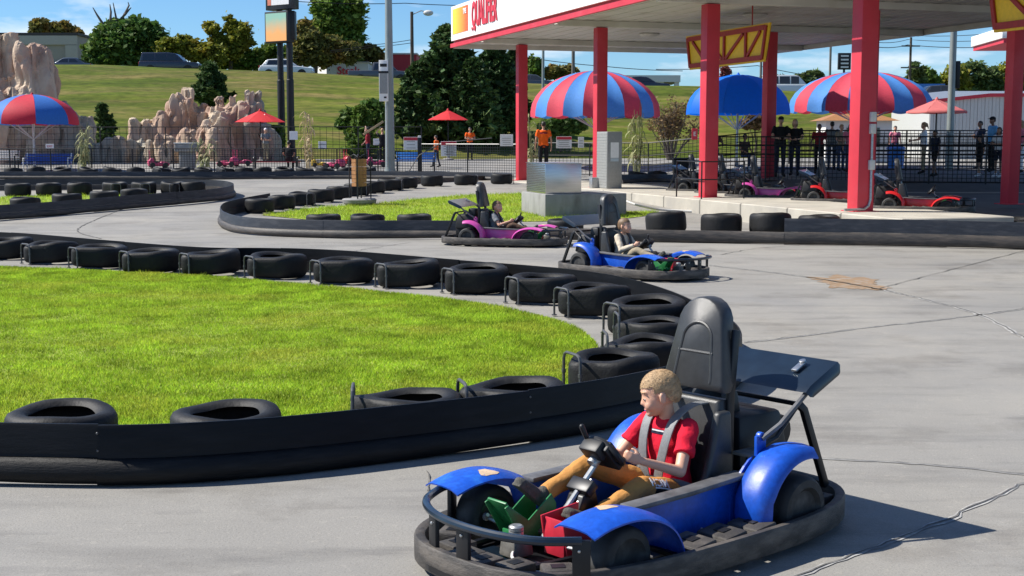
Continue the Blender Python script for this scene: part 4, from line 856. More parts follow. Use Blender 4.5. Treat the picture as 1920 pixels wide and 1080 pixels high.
k2 = kart('kart', 'blue kart in mid track driven by the child in beige', MT['kart_blue'], G(1150, 520), math.atan2(-0.70, 0.714), 'karts on the track'); k2.location = (1.33, 19.4, 0)
straps(k2, MT['dark_strap'])
person('child in a beige long sleeve top driving the farther blue kart', k2.location, k2.rotation_euler.z, DJ, 0.68, ('skin', 'c_beige', 'c_khaki', 'shoe', 'hair_brown'), 0.008, 'long', 'long', 'short', (rad(8), rad(-4), 0), 1.5, 'children driving karts', 0.80, 0, ((-.1, -1, .2), (-.1, 1, .2)))
k3 = kart('kart', 'pink kart beside the middle island driven by a child', MT['kart_pink'], (-0.66, 24.75, 0), math.atan2(-0.30, 0.954), 'karts on the track')
straps(k3, MT['dark_strap'])
person('child in a grey top driving the pink kart', k3.location, k3.rotation_euler.z, DJ, 0.68, ('skin', 'c_grey', 'c_brown', 'shoe', 'hair_brown'), 0.008, 'short', 'long', 'short', (rad(-20), rad(-4), 0), 1.5, 'children driving karts', 0.80, 0, ((-.1, -1, .2), (-.1, 1, .2)))
# parked in the pit
pit = [('kart_red', (1672, 388), 'red kart parked in the pit right of the conduit column'), ('kart_red', (1532, 374), 'red kart parked in the pit left of the conduit column'), ('kart_pink', (1405, 367), 'pink kart parked in the pit beside the third column'), ('kart_black', (1345, 360), 'black kart parked in the pit behind the pink one'), ('kart_black', (1290, 356), 'black kart parked leftmost in the pit')]
for i, (m, (px, py), lb) in enumerate(pit):
    d = (CAMH - SLAB) * FPX / (py - YH); p = at(px, py, d); k = dup(k3); k.location = (p.x, p.y, PITZ); k.rotation_euler.z = math.atan2(-0.36, 0.93)
    k['label'] = lb; k['group'] = 'karts parked in the pit'; remat(k, MT['kart_pink'], MT[m])
    for ch in list(k.children):
        if ch.name.split('.')[0] in ('harness_strap', 'lap_strap', 'buckle'): bpy.data.objects.remove(ch)
# ================================================================ canopy over the pit
CZ = SLAB + 5.02                                          # underside
def can(w, t, z=0.0):                                    # w metres behind the front column row, t metres along it from P4 towards the far end
    p = P4 - N1 * w + UC * t; return Vector((p.x, p.y, z))
FW = -1.62; BW = 11.6; T0 = -8.0; T1 = 25.6              # edges of the roof
cano = thing('canopy', 'white and red flat canopy on red columns over the kart pit', 'canopy', (0, 0, 0))
mm('fascia', (0.78, 0.78, 0.76), 0.45, var=0.04, scale=1.5); mm('soffit', (0.60, 0.585, 0.54), 0.55, var=0.10, scale=0.8, col2=(0.42, 0.38, 0.32), c2pos=(0.55, 0.8), c2scale=0.5); mm('dark_gap', (0.06, 0.02, 0.02), 0.8)
mm('sign_yellow', (0.75, 0.47, 0.02), 0.5, var=0.08); mm('sign_red', (0.30, 0.02, 0.018), 0.55, var=0.15)
def prism4(mb, w0, w1, t0, t1, z0, z1):
    q = [can(w0, t0), can(w1, t0), can(w1, t1), can(w0, t1)]; mb.loft([[(p.x, p.y, z0) for p in q], [(p.x, p.y, z1) for p in q]]); return mb
# fascia and trim
def frame_band(name, z0, z1, inset, m, th=0.12):
    for (w0, w1, t0, t1) in ((FW + inset, FW + inset + th, T0, T1 - inset), (BW - inset - th, BW - inset, T0, T1 - inset), (FW + inset + th + .002, BW - inset - th - .002, T1 - inset - th, T1 - inset)):
        prism4(MB(), w0, w1, t0, t1, z0, z1).build(name, m, cano)
frame_band('fascia', CZ + 0.153, CZ + 1.42, 0.0, MT['fascia'])
frame_band('shadow_gap', CZ + 0.05, CZ + 0.150, 0.10, MT['sign_red'])
frame_band('red_trim', CZ - 0.10, CZ + 0.047, -0.03, MT['red_paint'], 0.10)
prism4(MB(), BW - 0.17, BW - 0.073, T0, T1 - 0.09, CZ - 0.13, CZ + 0.10).build('inner_trim', MT['soffit'], cano)
prism4(MB(), FW + 0.073, BW - 0.175, T1 - 0.17, T1 - 0.073, CZ - 0.13, CZ + 0.10).build('inner_trim', MT['soffit'], cano)
prism4(MB(), FW + 0.2, BW - 0.2, T0, T1 - 0.2, CZ + 1.25, CZ + 1.35).build('roof_deck', MT['fascia'], cano)
nb = 44; wd = (BW - FW - 0.36) / nb                      # soffit boards run along the canopy
for k in range(nb):
    w0 = FW + 0.18 + k * wd; dz = 0.012 * (k % 2)
    prism4(MB(), w0 + 0.006, w0 + wd - 0.006, T0, T1 - 0.16, CZ + 0.03 + dz, CZ + 0.05 + dz).build('soffit_board', MT['soffit'], cano)
for t in (0.0, 7.04, 14.5, 22.2):                        # cross beams over the columns
    prism4(MB(), FW + 0.2, BW - 0.2, t - 0.13, t + 0.13, CZ - 0.16, CZ + 0.03).build('cross_beam', MT['soffit'], cano, bevel=0.01, seg=1)
for (w, t) in ((3.4, 11.0), (3.6, 3.2), (7.5, 11), (7.6, 3.0), (3.4, 18.5)):
    p = can(w, t, CZ); l = MB(); l.lathe([(0.34, 0.028), (0.36, 0.0), (0.30, -0.05), (0.14, -0.09), (0.02, -0.10)], 24, p); l.build('round_lamp', MT['offwhite'], cano, smooth=True)
p = can(7.2, 5.0, CZ); l = MB(); l.lathe([(0.07, 0.02), (0.07, -0.12), (0.13, -0.18), (0.15, -0.42), (0.12, -0.5)], 14, p); l.build('speaker', MT['grime'], cano, smooth=True)
# front lettering panel: warm gradient block, then the name
FR = Matrix((-UC, Vector((0, 0, 1)), N1)).transposed()   # text x runs towards the near end, y up, z out of the fascia
def on_fascia(t, z, off): p = can(FW, t) + N1 * off; return Vector((p.x, p.y, z))
def place_text(s, size, bold, t, z, off, m, sx=1.0, R=FR, name='lettering', parent=None, ext=0.012, pos=None, sy=1.0):
    me = text_mesh(s, size, bold, ext, sx); 
    if sy != 1: me.transform(Matrix.Diagonal((1, sy, 1, 1)))
    M4 = R.to_4x4(); M4.translation = pos if pos is not None else on_fascia(t, z, off); me.transform(M4); return put(name, me, m, parent)
gm = bpy.data.materials.new('gradient_panel'); gm.use_nodes = True; n = gm.node_tree.nodes; l = gm.node_tree.links.new
tcn = n.new('ShaderNodeTexCoord'); sx = n.new('ShaderNodeSeparateXYZ'); r = n.new('ShaderNodeValToRGB'); l(tcn.outputs['Generated'], sx.inputs[0]); l(sx.outputs['Y'], r.inputs['Fac'])
r.color_ramp.elements[0].color = (0.82, 0.12, 0.03, 1); r.color_ramp.elements[1].color = (0.9, 0.62, 0.05, 1); r.color_ramp.elements[0].position = 0.1; r.color_ramp.elements[1].position = 0.95
l(r.outputs['Color'], n['Principled BSDF'].inputs['Base Color'])
tq = [T1 - 0.25, T1 - 2.3]; zz = (CZ + 0.38, CZ + 1.30); gp = MB()
pts = [on_fascia(tq[0], zz[0], 0.004), on_fascia(tq[1], zz[0], 0.004), on_fascia(tq[1], zz[1], 0.004), on_fascia(tq[0], zz[1], 0.004)]
gp.loft([[tuple(p) for p in pts], [tuple(p + N1 * 0.010) for p in pts]]); gp.build('colour_panel', gm, cano)
place_text('THE', 0.26, 0.010, T1 - 1.95, CZ + 1.10, 0.026, MT['white'], 0.85, parent=cano)
place_text('QUALIFIER', 1.06, 0.036, T1 - 4.35, CZ + 0.84, 0.022, MT['red_text'], 0.60, parent=cano, sy=1.12)
tl = MB(); pq = on_fascia(T1 - 2.92, CZ + 0.44, 0.03); tl.loft([[tuple(pq + UC * 0.10), tuple(pq - UC * 0.10), tuple(pq - UC * 0.02 - Vector((0, 0, 0.16)))], [tuple(pq + UC * 0.10 + N1 * 0.012), tuple(pq - UC * 0.10 + N1 * 0.012), tuple(pq - UC * 0.02 - Vector((0, 0, 0.16)) + N1 * 0.012)]]); tl.build('letter_tail', MT['red_text'], cano)
# columns
cols = [(P1, .34), (P2, .34), (P3, .36), (P4, .38), (Vector((8.2, 42.9, 0)), .34), (Vector((9.46, 35.7, 0)), .34), (Vector((11.36, 30.5, 0)), .285)]
for i, (p, w) in enumerate(cols):
    c = MB(); c.box((p.x, p.y, (SLAB + CZ) / 2 - 0.09), (w, w, CZ - SLAB - 0.18), rotm(AZ)); c.build('column', MT['red_paint'], cano, bevel=0.012, seg=2)
    c = MB(); c.box((p.x, p.y, SLAB + 0.006), (w + 0.18, w + 0.18, 0.02), rotm(AZ)); c.build('base_plate', MT['red_paint'], cano, bevel=0.004, seg=1)
# conduit with two outlet boxes on the near column
cd = thing('conduit', 'grey electrical conduit with outlet boxes on the nearest red column', 'conduit')
f = P4 - UC * 0.21 - N1 * 0.10; v = lambda z, q=0: (f.x + q * N1.x, f.y + q * N1.y, z)
q = MB(); q.tube([v(SLAB + 1.75), v(SLAB + 0.25), v(SLAB + 0.12, 0.04), v(SLAB + 0.05, 0.14), v(SLAB + 0.045, 0.6)], 0.028, 8); q.build('pipe', MT['galv'], cd, smooth=True)
for z in (1.68, 1.92, 0.95): q = MB(); q.box(v(SLAB + z), (0.13, 0.10, 0.20), rotm(AZ)); q.build('outlet_box', MT['offwhite'], cd, bevel=0.015)
# hanging timber-pattern signs
def truss_sign(label, w, t0, t1, z0, z1, grp):
    T = thing('hanging_sign', label, 'sign', (0, 0, 0), 0, grp); Lh = abs(t1 - t0)
    def pt(u, vv, off): t = t0 + (t1 - t0) * u; p = can(w, t) + N1 * off; return Vector((p.x, p.y, z0 + (z1 - z0) * vv))
    def board(out, o0, o1, name, m): b = MB(); b.loft([[tuple(pt(u, q, o0)) for u, q in out], [tuple(pt(u, q, o1)) for u, q in out]]); b.build(name, m, T, bevel=0.006, seg=1)
    board([(0.0, 1.05), (1.0, 1.05), (0.945, -0.05), (0.055, -0.05)], -0.06, 0.0, 'board', MT['sign_yellow'])
    def bar(a, c, wd=0.13):
        A = pt(*a, 0); C = pt(*c, 0); d = (C - A).normalized(); nrm = d.cross(N1).normalized() * wd / 2
        for s in (1, -1):
            o = N1 * (0.003 if s > 0 else -0.063); e = N1 * 0.05 * s
            b = MB(); b.loft([[tuple(A + nrm + o), tuple(C + nrm + o), tuple(C - nrm + o), tuple(A - nrm + o)], [tuple(A + nrm + o + e), tuple(C + nrm + o + e), tuple(C - nrm + o + e), tuple(A - nrm + o + e)]]); b.build('timber', MT['sign_red'], T, bevel=0.004, seg=1)
    bar((0.045, 0.93), (0.955, 0.93)); bar((0.075, 0.07), (0.925, 0.07)); bar((0.03, 0.98), (0.07, 0.02), 0.10); bar((0.97, 0.98), (0.93, 0.02), 0.10)
    for a in (0.25, 0.5, 0.75): bar((a, 0.86), (a, 0.14), 0.10)
    bar((0.27, 0.16), (0.10, 0.84), 0.09); bar((0.48, 0.16), (0.28, 0.84), 0.09); bar((0.52, 0.16), (0.72, 0.84), 0.09); bar((0.77, 0.16), (0.91, 0.84), 0.09)
    for u in (0.2, 0.8): h = MB(); a = pt(u, 1.05, -0.03); h.tube([a, (a.x, a.y, CZ + 0.03)], 0.02, 6); h.build('hanger', MT['sign_red'], T)
    return T
truss_sign('yellow sign with dark red timber pattern hanging behind the third column', 2.17, 13.0, 7.9, 4.04, 4.95, 'timber pattern signs under the canopy')
truss_sign('yellow sign with dark red timber pattern cut off at the right edge', 1.65, -1.6, -6.6, 4.03, 4.95, 'timber pattern signs under the canopy')
# concrete block with steel box, cabinet, white hose
Rz = rotm(AZ)
cb = G(1022, 409); 
bl = thing('concrete_block', 'stained concrete block in the grass below the steel box', 'block', (cb.x, cb.y, gh(cb.x, cb.y)), AZ)
# local: x runs to the right and away (-N1), y runs to the left and away (UC)
q = MB(); q.box((1.05, 0.9, 0.24), (2.1, 1.8, 0.66)); q.build('block', MT['conc_g'], bl, bevel=0.03)
mm('stainless', (0.55, 0.55, 0.55), 0.28, 0.95, var=0.08, scale=3, bump=0.08, bscale=90, stretch=(1, 1, 12)); mm('stain_ridge', (0.5, 0.5, 0.48), 0.22, 0.95, var=0.1)
sbx = thing('steel_box', 'brushed steel control box standing on the concrete block', 'control box', (cb.x, cb.y, gh(cb.x, cb.y) + 0.571), AZ)
q = MB(); q.box((0.50, 0.80, 0.36), (0.92, 1.4, 0.72)); q.build('body', MT['stainless'], sbx, bevel=0.012)
for k in range(16): q = MB(); q.box((0.034, 0.80, 0.05 + k * 0.042), (0.012, 1.34, 0.022)); q.build('ridge', MT['stain_ridge'], sbx)
q = MB(); q.box((0.50, 0.80, 0.7255), (0.96, 1.44, 0.01)); q.build('lid', MT['stainless'], sbx)
cp_ = at(1138, 353, 40.0); cab = thing('cabinet', 'tall grey metal cabinet with a paper notice beside the second column', 'cabinet', (cp_.x, cp_.y, SLAB + 0.001), AZ)
mm('cab_grey', (0.30, 0.30, 0.285), 0.5, 0.2, var=0.08)
q = MB(); q.box((0.24, 0.42, 0.85), (0.48, 0.84, 1.70)); q.build('body', MT['cab_grey'], cab, bevel=0.01)
for k in range(20): q = MB(); q.box((-0.004, 0.42, 0.06 + k * 0.083), (0.008, 0.80, 0.06)); q.build('rib', MT['cab_grey'], cab)
q = MB(); q.box((0.24, -0.004, 1.15), (0.26, 0.006, 0.46)); q.build('paper_notice', MT['white'], cab)
q = MB(); q.box((0.24, -0.003, 0.86), (0.26, 0.006, 0.09)); q.build('label_plate', MT['stainless'], cab)
hs = thing('hose', 'pale hose running from the steel box along the foot of the platform', 'hose')
hp_ = [at(1036, 364, 32.9), at(1052, 366, 32.8), at(1068, 377, 32.8), at(1085, 379, 32.9), at(1120, 375, 33.0)]
end = [at(1160, 373, 33.4), G(1190, 383, 0.25), G(1240, 393, 0.06), G(1330, 397, 0.03), G(1450, 399, 0.03), G(1600, 404, 0.03), G(1760, 410, 0.03)]
q = MB(); q.tube(crom(hp_ + end, 0.15), 0.03, 7); q.build('pipe', MT['offwhite'], hs, smooth=True)
tag(hs, hs['label'], 'hose')
sj = thing('junction_box', 'small grey junction box at the foot of the second column', 'box', (P2.x - 0.15, P2.y - 0.45, SLAB), AZ)
q = MB(); q.box((0, 0, 0.16), (0.34, 0.25, 0.32)); q.build('body', MT['galv'], sj, bevel=0.015); q = MB(); q.box((0, -0.129, 0.16), (0.28, 0.006, 0.26)); q.build('lid', MT['galv'], sj)
bw = G(1155, 408)
# metal handrail by the third column
hr = thing('handrail', 'thin black handrail around the foot of the third column', 'handrail')
a0 = P3 + N1 * 0.62 - UC * 0.9; b0 = P3 + N1 * 0.62 + UC * 0.55; c0 = P3 - N1 * 0.55 - UC * 0.9
for zz_ in (0.48, 0.92): q = MB(); q.tube([(b0.x, b0.y, SLAB + zz_), (a0.x, a0.y, SLAB + zz_), (c0.x, c0.y, SLAB + zz_)], 0.018, 6); q.build('rail', MT['black_metal'], hr, smooth=True)
for p in (a0, b0, c0): q = MB(); q.tube([(p.x, p.y, SLAB), (p.x, p.y, SLAB + 0.93)], 0.02, 6); q.build('post', MT['black_metal'], hr, smooth=True)

# ================================================================ wire fences
mm('fence', (0.018, 0.018, 0.02), 0.5, 0.3, var=0.15); mm('fence_grey', (0.10, 0.10, 0.10), 0.45, 0.6, var=0.15)
def wire_panel(p, q, h, cell, r):
    mb = MB(); d = q - p; n = max(2, int(d.length / cell)); up = Vector((0, 0, 1)); nrm = Vector((-d.y, d.x, 0)).normalized() * r
    def strip_(a, b, w): mb.add([a - w, a + w, b + w, b - w], [(0, 1, 2, 3)])
    def rod(a, b, e1, e2): mb.add([a - e1, a + e2, a + e1 - e2 * 0.0, b - e1, b + e2, b + e1], [(0, 1, 4, 3), (1, 2, 5, 4), (2, 0, 3, 5)])
    t = d.normalized() * r
    for k in range(1, n): a = p + d * (k / n); rod(a + up * 0.06, a + up * (h - 0.02), t, nrm)
    m = int(h / cell)
    for k in range(1, m + 1): z = up * (0.06 + (h - 0.1) * k / (m + 1)); rod(p + z, q + z, up * r, nrm)
    return mb
def fence(label, path, h, bay=2.4, cell=0.1, r=0.004, mesh=True, m='fence', rails=(1.0, 0.04), post=0.03, grp='wire fences', base=None, railm=None):
    T = thing('wire_fence', label, 'fence', (0, 0, 0), 0, grp)
    for a, b in zip(path, path[1:]):
        a = Vector((a[0], a[1], 0)); b = Vector((b[0], b[1], 0)); n = max(1, round((b - a).length / bay))
        for k in range(n):
            p = a.lerp(b, k / n); q = a.lerp(b, (k + 1) / n)
            for w in (p, q): w.z = gh(w.x, w.y) if base is None else base
            o = MB(); o.tube([p, p + Vector((0, 0, h))], post, 6); o.build('post', MT[m], T, smooth=True)
            for f in rails: o = MB(); o.tube([p + Vector((0, 0, h * f)), q + Vector((0, 0, h * f))], 0.024, 6); o.build('rail', MT[railm or m] if f == rails[0] else MT[m], T, smooth=True)
            if mesh: wire_panel(p, q, h, cell, r * 1.5).build('wire_mesh', MT[m], T)
        o = MB(); o.tube([q, q + Vector((0, 0, h))], post, 6); o.build('post', MT[m], T, smooth=True)
    return T
FD = 57.0
fence('black wire mesh fence along the far edge of the track', [(gx(-60, FD), FD), (gx(785, FD), FD)], 1.10, 1.75, 0.115, 0.0055, railm='fence')
fence('black wire mesh fence with pale top rail left of the first column', [(gx(790, 56), 56.0), (gx(968, 53), 53)], 1.30, 2.2, 0.115, 0.0055, railm='fence_grey')
fence('taller black fence behind the rock garden path', [(gx(-60, 64), 64), (gx(790, 66), 66)], 1.75, 3.2, 0.3, 0.006, mesh=True, rails=(1.0, 0.06), grp='back fences')
fence('dark rail fence across the queue behind the columns', [(gx(1000, 56), 56), (gx(1330, 53), 53)], 1.35, 2.2, 0.16, 0.006, rails=(1.0, 0.62, 0.33, 0.05), grp='queue fences', railm='fence_grey')
fence('black queue fence of wide mesh behind the parked karts', [(gx(1338, 41.5), 41.5), (gx(1960, 39.0), 39.0)], 1.40, 1.5, 0.13, 0.006, rails=(1.0, 0.82, 0.62, 0.04), post=0.028, grp='queue fences', base=0.62)
fence('second queue fence behind the standing visitors', [(gx(1330, 49), 49), (gx(1700, 48), 48), (gx(1990, 50), 50)], 1.45, 2.0, 0.15, 0.006, rails=(1.0, 0.5, 0.05), grp='queue fences')
fence('far lot fence under the right striped umbrella', [(gx(1480, 62), 62), (gx(1990, 62), 62)], 1.4, 2.6, 0.3, 0.006, rails=(1.0, 0.66, 0.33, 0.04), grp='back fences')
# diagonal brace with a square post, left of the first column
br_ = thing('gate_post', 'thick black gate post with a slanting brace by the far fence', 'post')
bp_ = at(787, 325, 55.5); bp_.z = gh(bp_.x, bp_.y)
q = MB(); q.box(bp_ + Vector((0, 0, 0.78)), (0.16, 0.16, 1.56)); q.build('post', MT['fence'], br_, bevel=0.01)
q = MB(); q.box(bp_ + Vector((0, 0, 1.60)), (0.12, 0.12, 0.10)); q.build('cap', MT['white'], br_, bevel=0.01)
q = MB(); q.tube([bp_ + Vector((-0.55, -0.1, 0.02)), bp_ + Vector((0, -0.1, 0.85)), bp_ + Vector((0.9, -0.1, 1.35)), bp_ + Vector((3.0, -0.2, 1.55))], 0.025, 6); q.build('brace', MT['fence_grey'], br_, smooth=True)
# notices
def notice(label, px0, py0, px1, py1, d, bg='white', head=None, lines=4, txt=None, tm='red_text'):
    a = at(px0, py1, d); b = at(px1, py0, d); w = b.x - a.x; h = b.z - a.z; T = thing('notice_board', label, 'sign', ((a.x + b.x) / 2, d, a.z), 0, 'notices on the fences')
    q = MB(); q.box((0, 0, h / 2), (w, 0.02, h)); q.build('board', MT[bg], T, bevel=0.004, seg=1)
    if head: q = MB(); q.box((0, -0.012, h * 0.86), (w * 0.98, 0.008, h * 0.24)); q.build('header', MT[head], T)
    r = random.Random(px0)
    for k in range(lines): ww = w * r.uniform(0.5, 0.8); q = MB(); q.box((0, -0.013, h * (0.15 + 0.52 * k / max(1, lines - 1))), (ww, 0.006, h * 0.045)); q.build('print_line', MT['cab_grey'], T)
    if txt: place_text(txt, h * 0.55, 0.0, 0, 0, 0, MT[tm], 1.0, Matrix(((1, 0, 0), (0, 0, -1), (0, 1, 0))), 'lettering', T, 0.003, Vector((0, -0.014, h * 0.5)))
    return T
notice('white notice with red heading on the fence left of the pit', 827, 265, 856, 293, 55.2, head='red_text')
notice('white paper notice on the fence beside the first column', 938, 252, 962, 274, 53.0)
notice('red and white notice on the fence right of the lamp pole', 757, 257, 784, 281, 56.2, head='red_text', lines=3)
notice('small white sign below the striped umbrella at the left', 86, 270, 101, 279, 63.8, lines=0, txt='EXIT')
notice('white notice behind the orange shirted attendant', 1043, 256, 1072, 278, 55.0, lines=4, head='red_text')
notice('pale notice on the queue fence near the second column', 1084, 257, 1095, 277, 54.6, lines=3)
notice('red sign with a white letter on the third column', 1297, 241, 1308, 262, 33.6, bg='red_text', lines=0, txt='E', tm='white')
notice('green and white notice behind the striped rides', 700, 260, 714, 272, 65.5, lines=2)
notice('pale blue notice board beyond the kiddie rides', 597, 265, 612, 280, 65.6, bg='white', lines=2)
notice('white box sign on the black sign pole', 543, 246, 558, 262, 65.0, lines=0)

# ================================================================ umbrellas
mm('u_red', (0.60, 0.02, 0.045), 0.7, var=0.08, trans=0.22); mm('u_blue', (0.03, 0.16, 0.52), 0.7, var=0.08, trans=0.22); mm('u_fred', (0.62, 0.055, 0.09), 0.75, var=0.08, trans=0.22); mm('u_fblue', (0.07, 0.25, 0.62), 0.75, var=0.08, trans=0.22); mm('u_pure', (0.0, 0.17, 0.78), 0.6, var=0.06, trans=0.35); mm('u_plain', (0.62, 0.02, 0.025), 0.7, var=0.06, trans=0.2); mm('u_salmon', (0.62, 0.16, 0.15), 0.75, var=0.06, trans=0.2)
def umbrella(label, px, d, w_px, top, rim, mats, n, dome=1.0, skirt=0.18, phase=0.0, struts=True, pole_m='offwhite', grp='umbrellas', off=0.0, vent=False):
    c = at(px, rim, d); R = w_px / FPX * d / 2; zr = c.z; zt = at(px, top, d).z; z0 = gh(c.x, d); H = zt - zr
    T = thing('umbrella', label, 'umbrella', (c.x, d, z0), phase, grp); m = 8; per = 6
    for k in range(n):
        rings = []
        for i in range(m + 1):
            f = i / m; rr = max(0.02, R * math.sin(f * PI / 2 * 0.985)) if dome > 0.5 else R * max(0.01, f); z = zt - z0 - (H * (1 - math.cos(f * PI / 2)) if dome > 0.5 else H * (0.92 * f + 0.08 * f * f))
            if dome > 0.5: rr = R * (f ** 0.86) if dome < 0.8 else rr
            ring = []
            for j in range(per + 1):
                u = j / per; a = 2 * PI * (k + u) / n; sag = (1 - 0.035 * math.sin(u * PI) * f); dz = -0.05 * math.sin(u * PI) * math.sin(f * PI) * R / 3 + 0.008 * math.sin(u * 17 + i + k)
                ring.append((rr * sag * math.cos(a), rr * sag * math.sin(a), z + dz))
            rings.append(ring)
        if skirt:
            ring = []
            for j in range(per + 1): u = j / per; a = 2 * PI * (k + u) / n; sc = 1 - 0.035 * math.sin(u * PI); ring.append((R * 1.0 * sc * math.cos(a), R * 1.0 * sc * math.sin(a), zr - z0 - skirt * (0.75 + 0.25 * math.sin(u * PI))))
            rings.append(ring)
        o = MB().loft(rings, closed=False).build('canvas_panel', MT[mats[k % len(mats)]], T, smooth=True, ang=70)
        rb = MB(); a = 2 * PI * k / n
        pts = [(x * 0.99, y * 0.99, z - 0.025) for x, y, z in [r[0] for r in rings[:m + 1]]]; rb.tube(pts, 0.014, 5); rb.build('rib', MT['galv'], T, smooth=True)
        if struts and k % (2 if n > 8 else 1) == 0:
            st = MB(); st.tube([(0.06 * math.cos(a), 0.06 * math.sin(a), zr - z0 - 0.75), pts[int(m * 0.75)]], 0.02, 5); st.build('strut', MT['offwhite'], T, smooth=True)
    p = MB(); p.tube([(0, 0, 0), (0, 0, zt - z0 - 0.03)], 0.05 if R > 1.6 else 0.03, 8); p.build('pole', MT[pole_m], T, smooth=True)
    b = MB(); b.lathe([(0.32, 0.0), (0.30, 0.06), (0.08, 0.10), (0.07, 0.25)], 16); b.build('base', MT['conc_g'], T, smooth=True)
    f = MB(); f.lathe([(0.08, zt - z0 - 0.02), (0.06, zt - z0 + 0.03), (0.015, zt - z0 + 0.09)], 10); f.build('finial', MT[mats[0]], T, smooth=True)
    return T
umbrella('red and blue umbrella over the blue bench at the far left', 62, 60, 164, 177, 228, ('u_red', 'u_blue'), 8, 1.0, 0.16, rad(-112), grp='striped umbrellas')
umbrella('large red and blue striped umbrella behind the first two columns', 1116, 62, 242, 133, 210, ('u_fred', 'u_fblue'), 20, 1.0, 0.28, rad(4), grp='striped umbrellas')
umbrella('large red and blue striped umbrella behind the conduit column', 1613, 57, 262, 134, 200, ('u_fred', 'u_fblue'), 20, 1.0, 0.28, rad(12), grp='striped umbrellas')
umbrella('plain bright blue umbrella between the third and fifth columns', 1383, 55, 196, 140, 208, ('u_pure',), 8, 1.0, 0.16, rad(20), grp='plain umbrellas', pole_m='galv')
umbrella('red patio umbrella in front of the rock wall', 488, 69, 94, 207, 229, ('u_plain',), 6, 0.0, 0.0, rad(12), False, 'black_metal', 'plain umbrellas')
umbrella('red patio umbrella in front of the dark conifers', 840, 76, 78, 206, 225, ('u_plain',), 6, 0.0, 0.0, rad(40), False, 'black_metal', 'plain umbrellas')
umbrella('faded pink patio umbrella near the right edge', 1756, 52, 112, 186, 209, ('u_salmon',), 8, 0.0, 0.08, rad(10), False, 'black_metal', 'plain umbrellas')

# ================================================================ benches, bins, rides
def bench(label, px, py, d, w, colm, rz=0.0, back=True, legm='black_metal'):
    p = at(px, py, d); z = gh(p.x, d); T = thing('bench', label, 'bench', (p.x, d, z), rz, 'benches')
    if back:
        for k in range(3): q = MB(); q.box((0, 0.20 + 0.03 * k, 0.56 + 0.12 * k), (w, 0.03, 0.105), rotm(0, 0, -0.2)); q.build('back_slat', MT[colm], T, bevel=0.008)
    for k in range(4): q = MB(); q.box((0, -0.22 + 0.12 * k, 0.45), (w, 0.105, 0.035)); q.build('seat_slat', MT[colm], T, bevel=0.008)
    for s in (-1, 1):
        q = MB(); q.tube([(s * w * 0.46, -0.26, 0), (s * w * 0.46, -0.26, 0.62), (s * w * 0.46, -0.2, 0.67), (s * w * 0.46, 0.2, 0.67), (s * w * 0.46, 0.27, 0.6)], 0.03, 6); q.tube([(s * w * 0.46, 0.16, 0), (s * w * 0.46, 0.2, 0.5), (s * w * 0.46, 0.28, 0.88 if back else 0.5)], 0.03, 6); q.build('leg', MT[legm], T, smooth=True)
mm('bench_blue', (0.015, 0.07, 0.36), 0.4, var=0.1); mm('bench_red', (0.5, 0.02, 0.03), 0.4, var=0.1); mm('bench_lblue', (0.04, 0.20, 0.55), 0.4, var=0.1)
bench('dark blue bench with white legs under the left umbrella', 90, 325, 58.6, 2.1, 'bench_blue', 0, True, 'white')
bench('pale bench cut off at the left edge', 2, 325, 61, 1.6, 'offwhite', 0, True)
bench('light blue bench behind the fence right of the lamp pole', 780, 317, 60.0, 1.8, 'bench_lblue', 0, True)
bench('red bench in front of the black sign poles', 519, 318, 59.5, 2.1, 'bench_red', 0, False)
tb = at(352, 320, 61); T = thing('stone_planter', 'grey hourglass shaped stone planter behind the far fence', 'planter', (tb.x, 61, gh(tb.x, 61)))
q = MB(); q.box((0, 0, 0.40), (0.62, 0.62, 0.80)); q.build('foot', MT['conc_g'], T, bevel=0.05); q = MB(); q.box((0, 0, 0.99), (0.95, 0.95, 0.36)); q.build('basin', MT['conc_g'], T, bevel=0.06); q = MB(); q.box((0, 0, 1.19), (0.98, 0.98, 0.05)); q.build('rim', MT['offwhite'], T, bevel=0.01)
tb = at(1276, 325, 50.5); T = thing('waste_bin', 'black waste bin beside the queue fence', 'bin', (tb.x, 50.5, gh(tb.x, 50.5)))
q = MB(); q.box((0, 0, 0.36), (0.52, 0.5, 0.72), taper=1.12); q.build('body', MT['blackp'], T, bevel=0.04); q = MB(); q.box((0, 0, 0.755), (0.6, 0.58, 0.06)); q.build('lid', MT['blackp'], T, bevel=0.02)
tb = at(1680, 275, 53); T = thing('waste_bin', 'round light blue bin behind the queue fence', 'bin', (tb.x, 53, gh(tb.x, 53)))
q = MB(); q.lathe([(0.30, 0), (0.36, 0.75), (0.30, 0.76)], 18); q.build('body', MT['bench_lblue'], T, smooth=True); q = MB(); q.lathe([(0.38, 0.76), (0.38, 0.80), (0.2, 0.92), (0.02, 0.94)], 18); q.build('lid', MT['bench_lblue'], T, smooth=True)
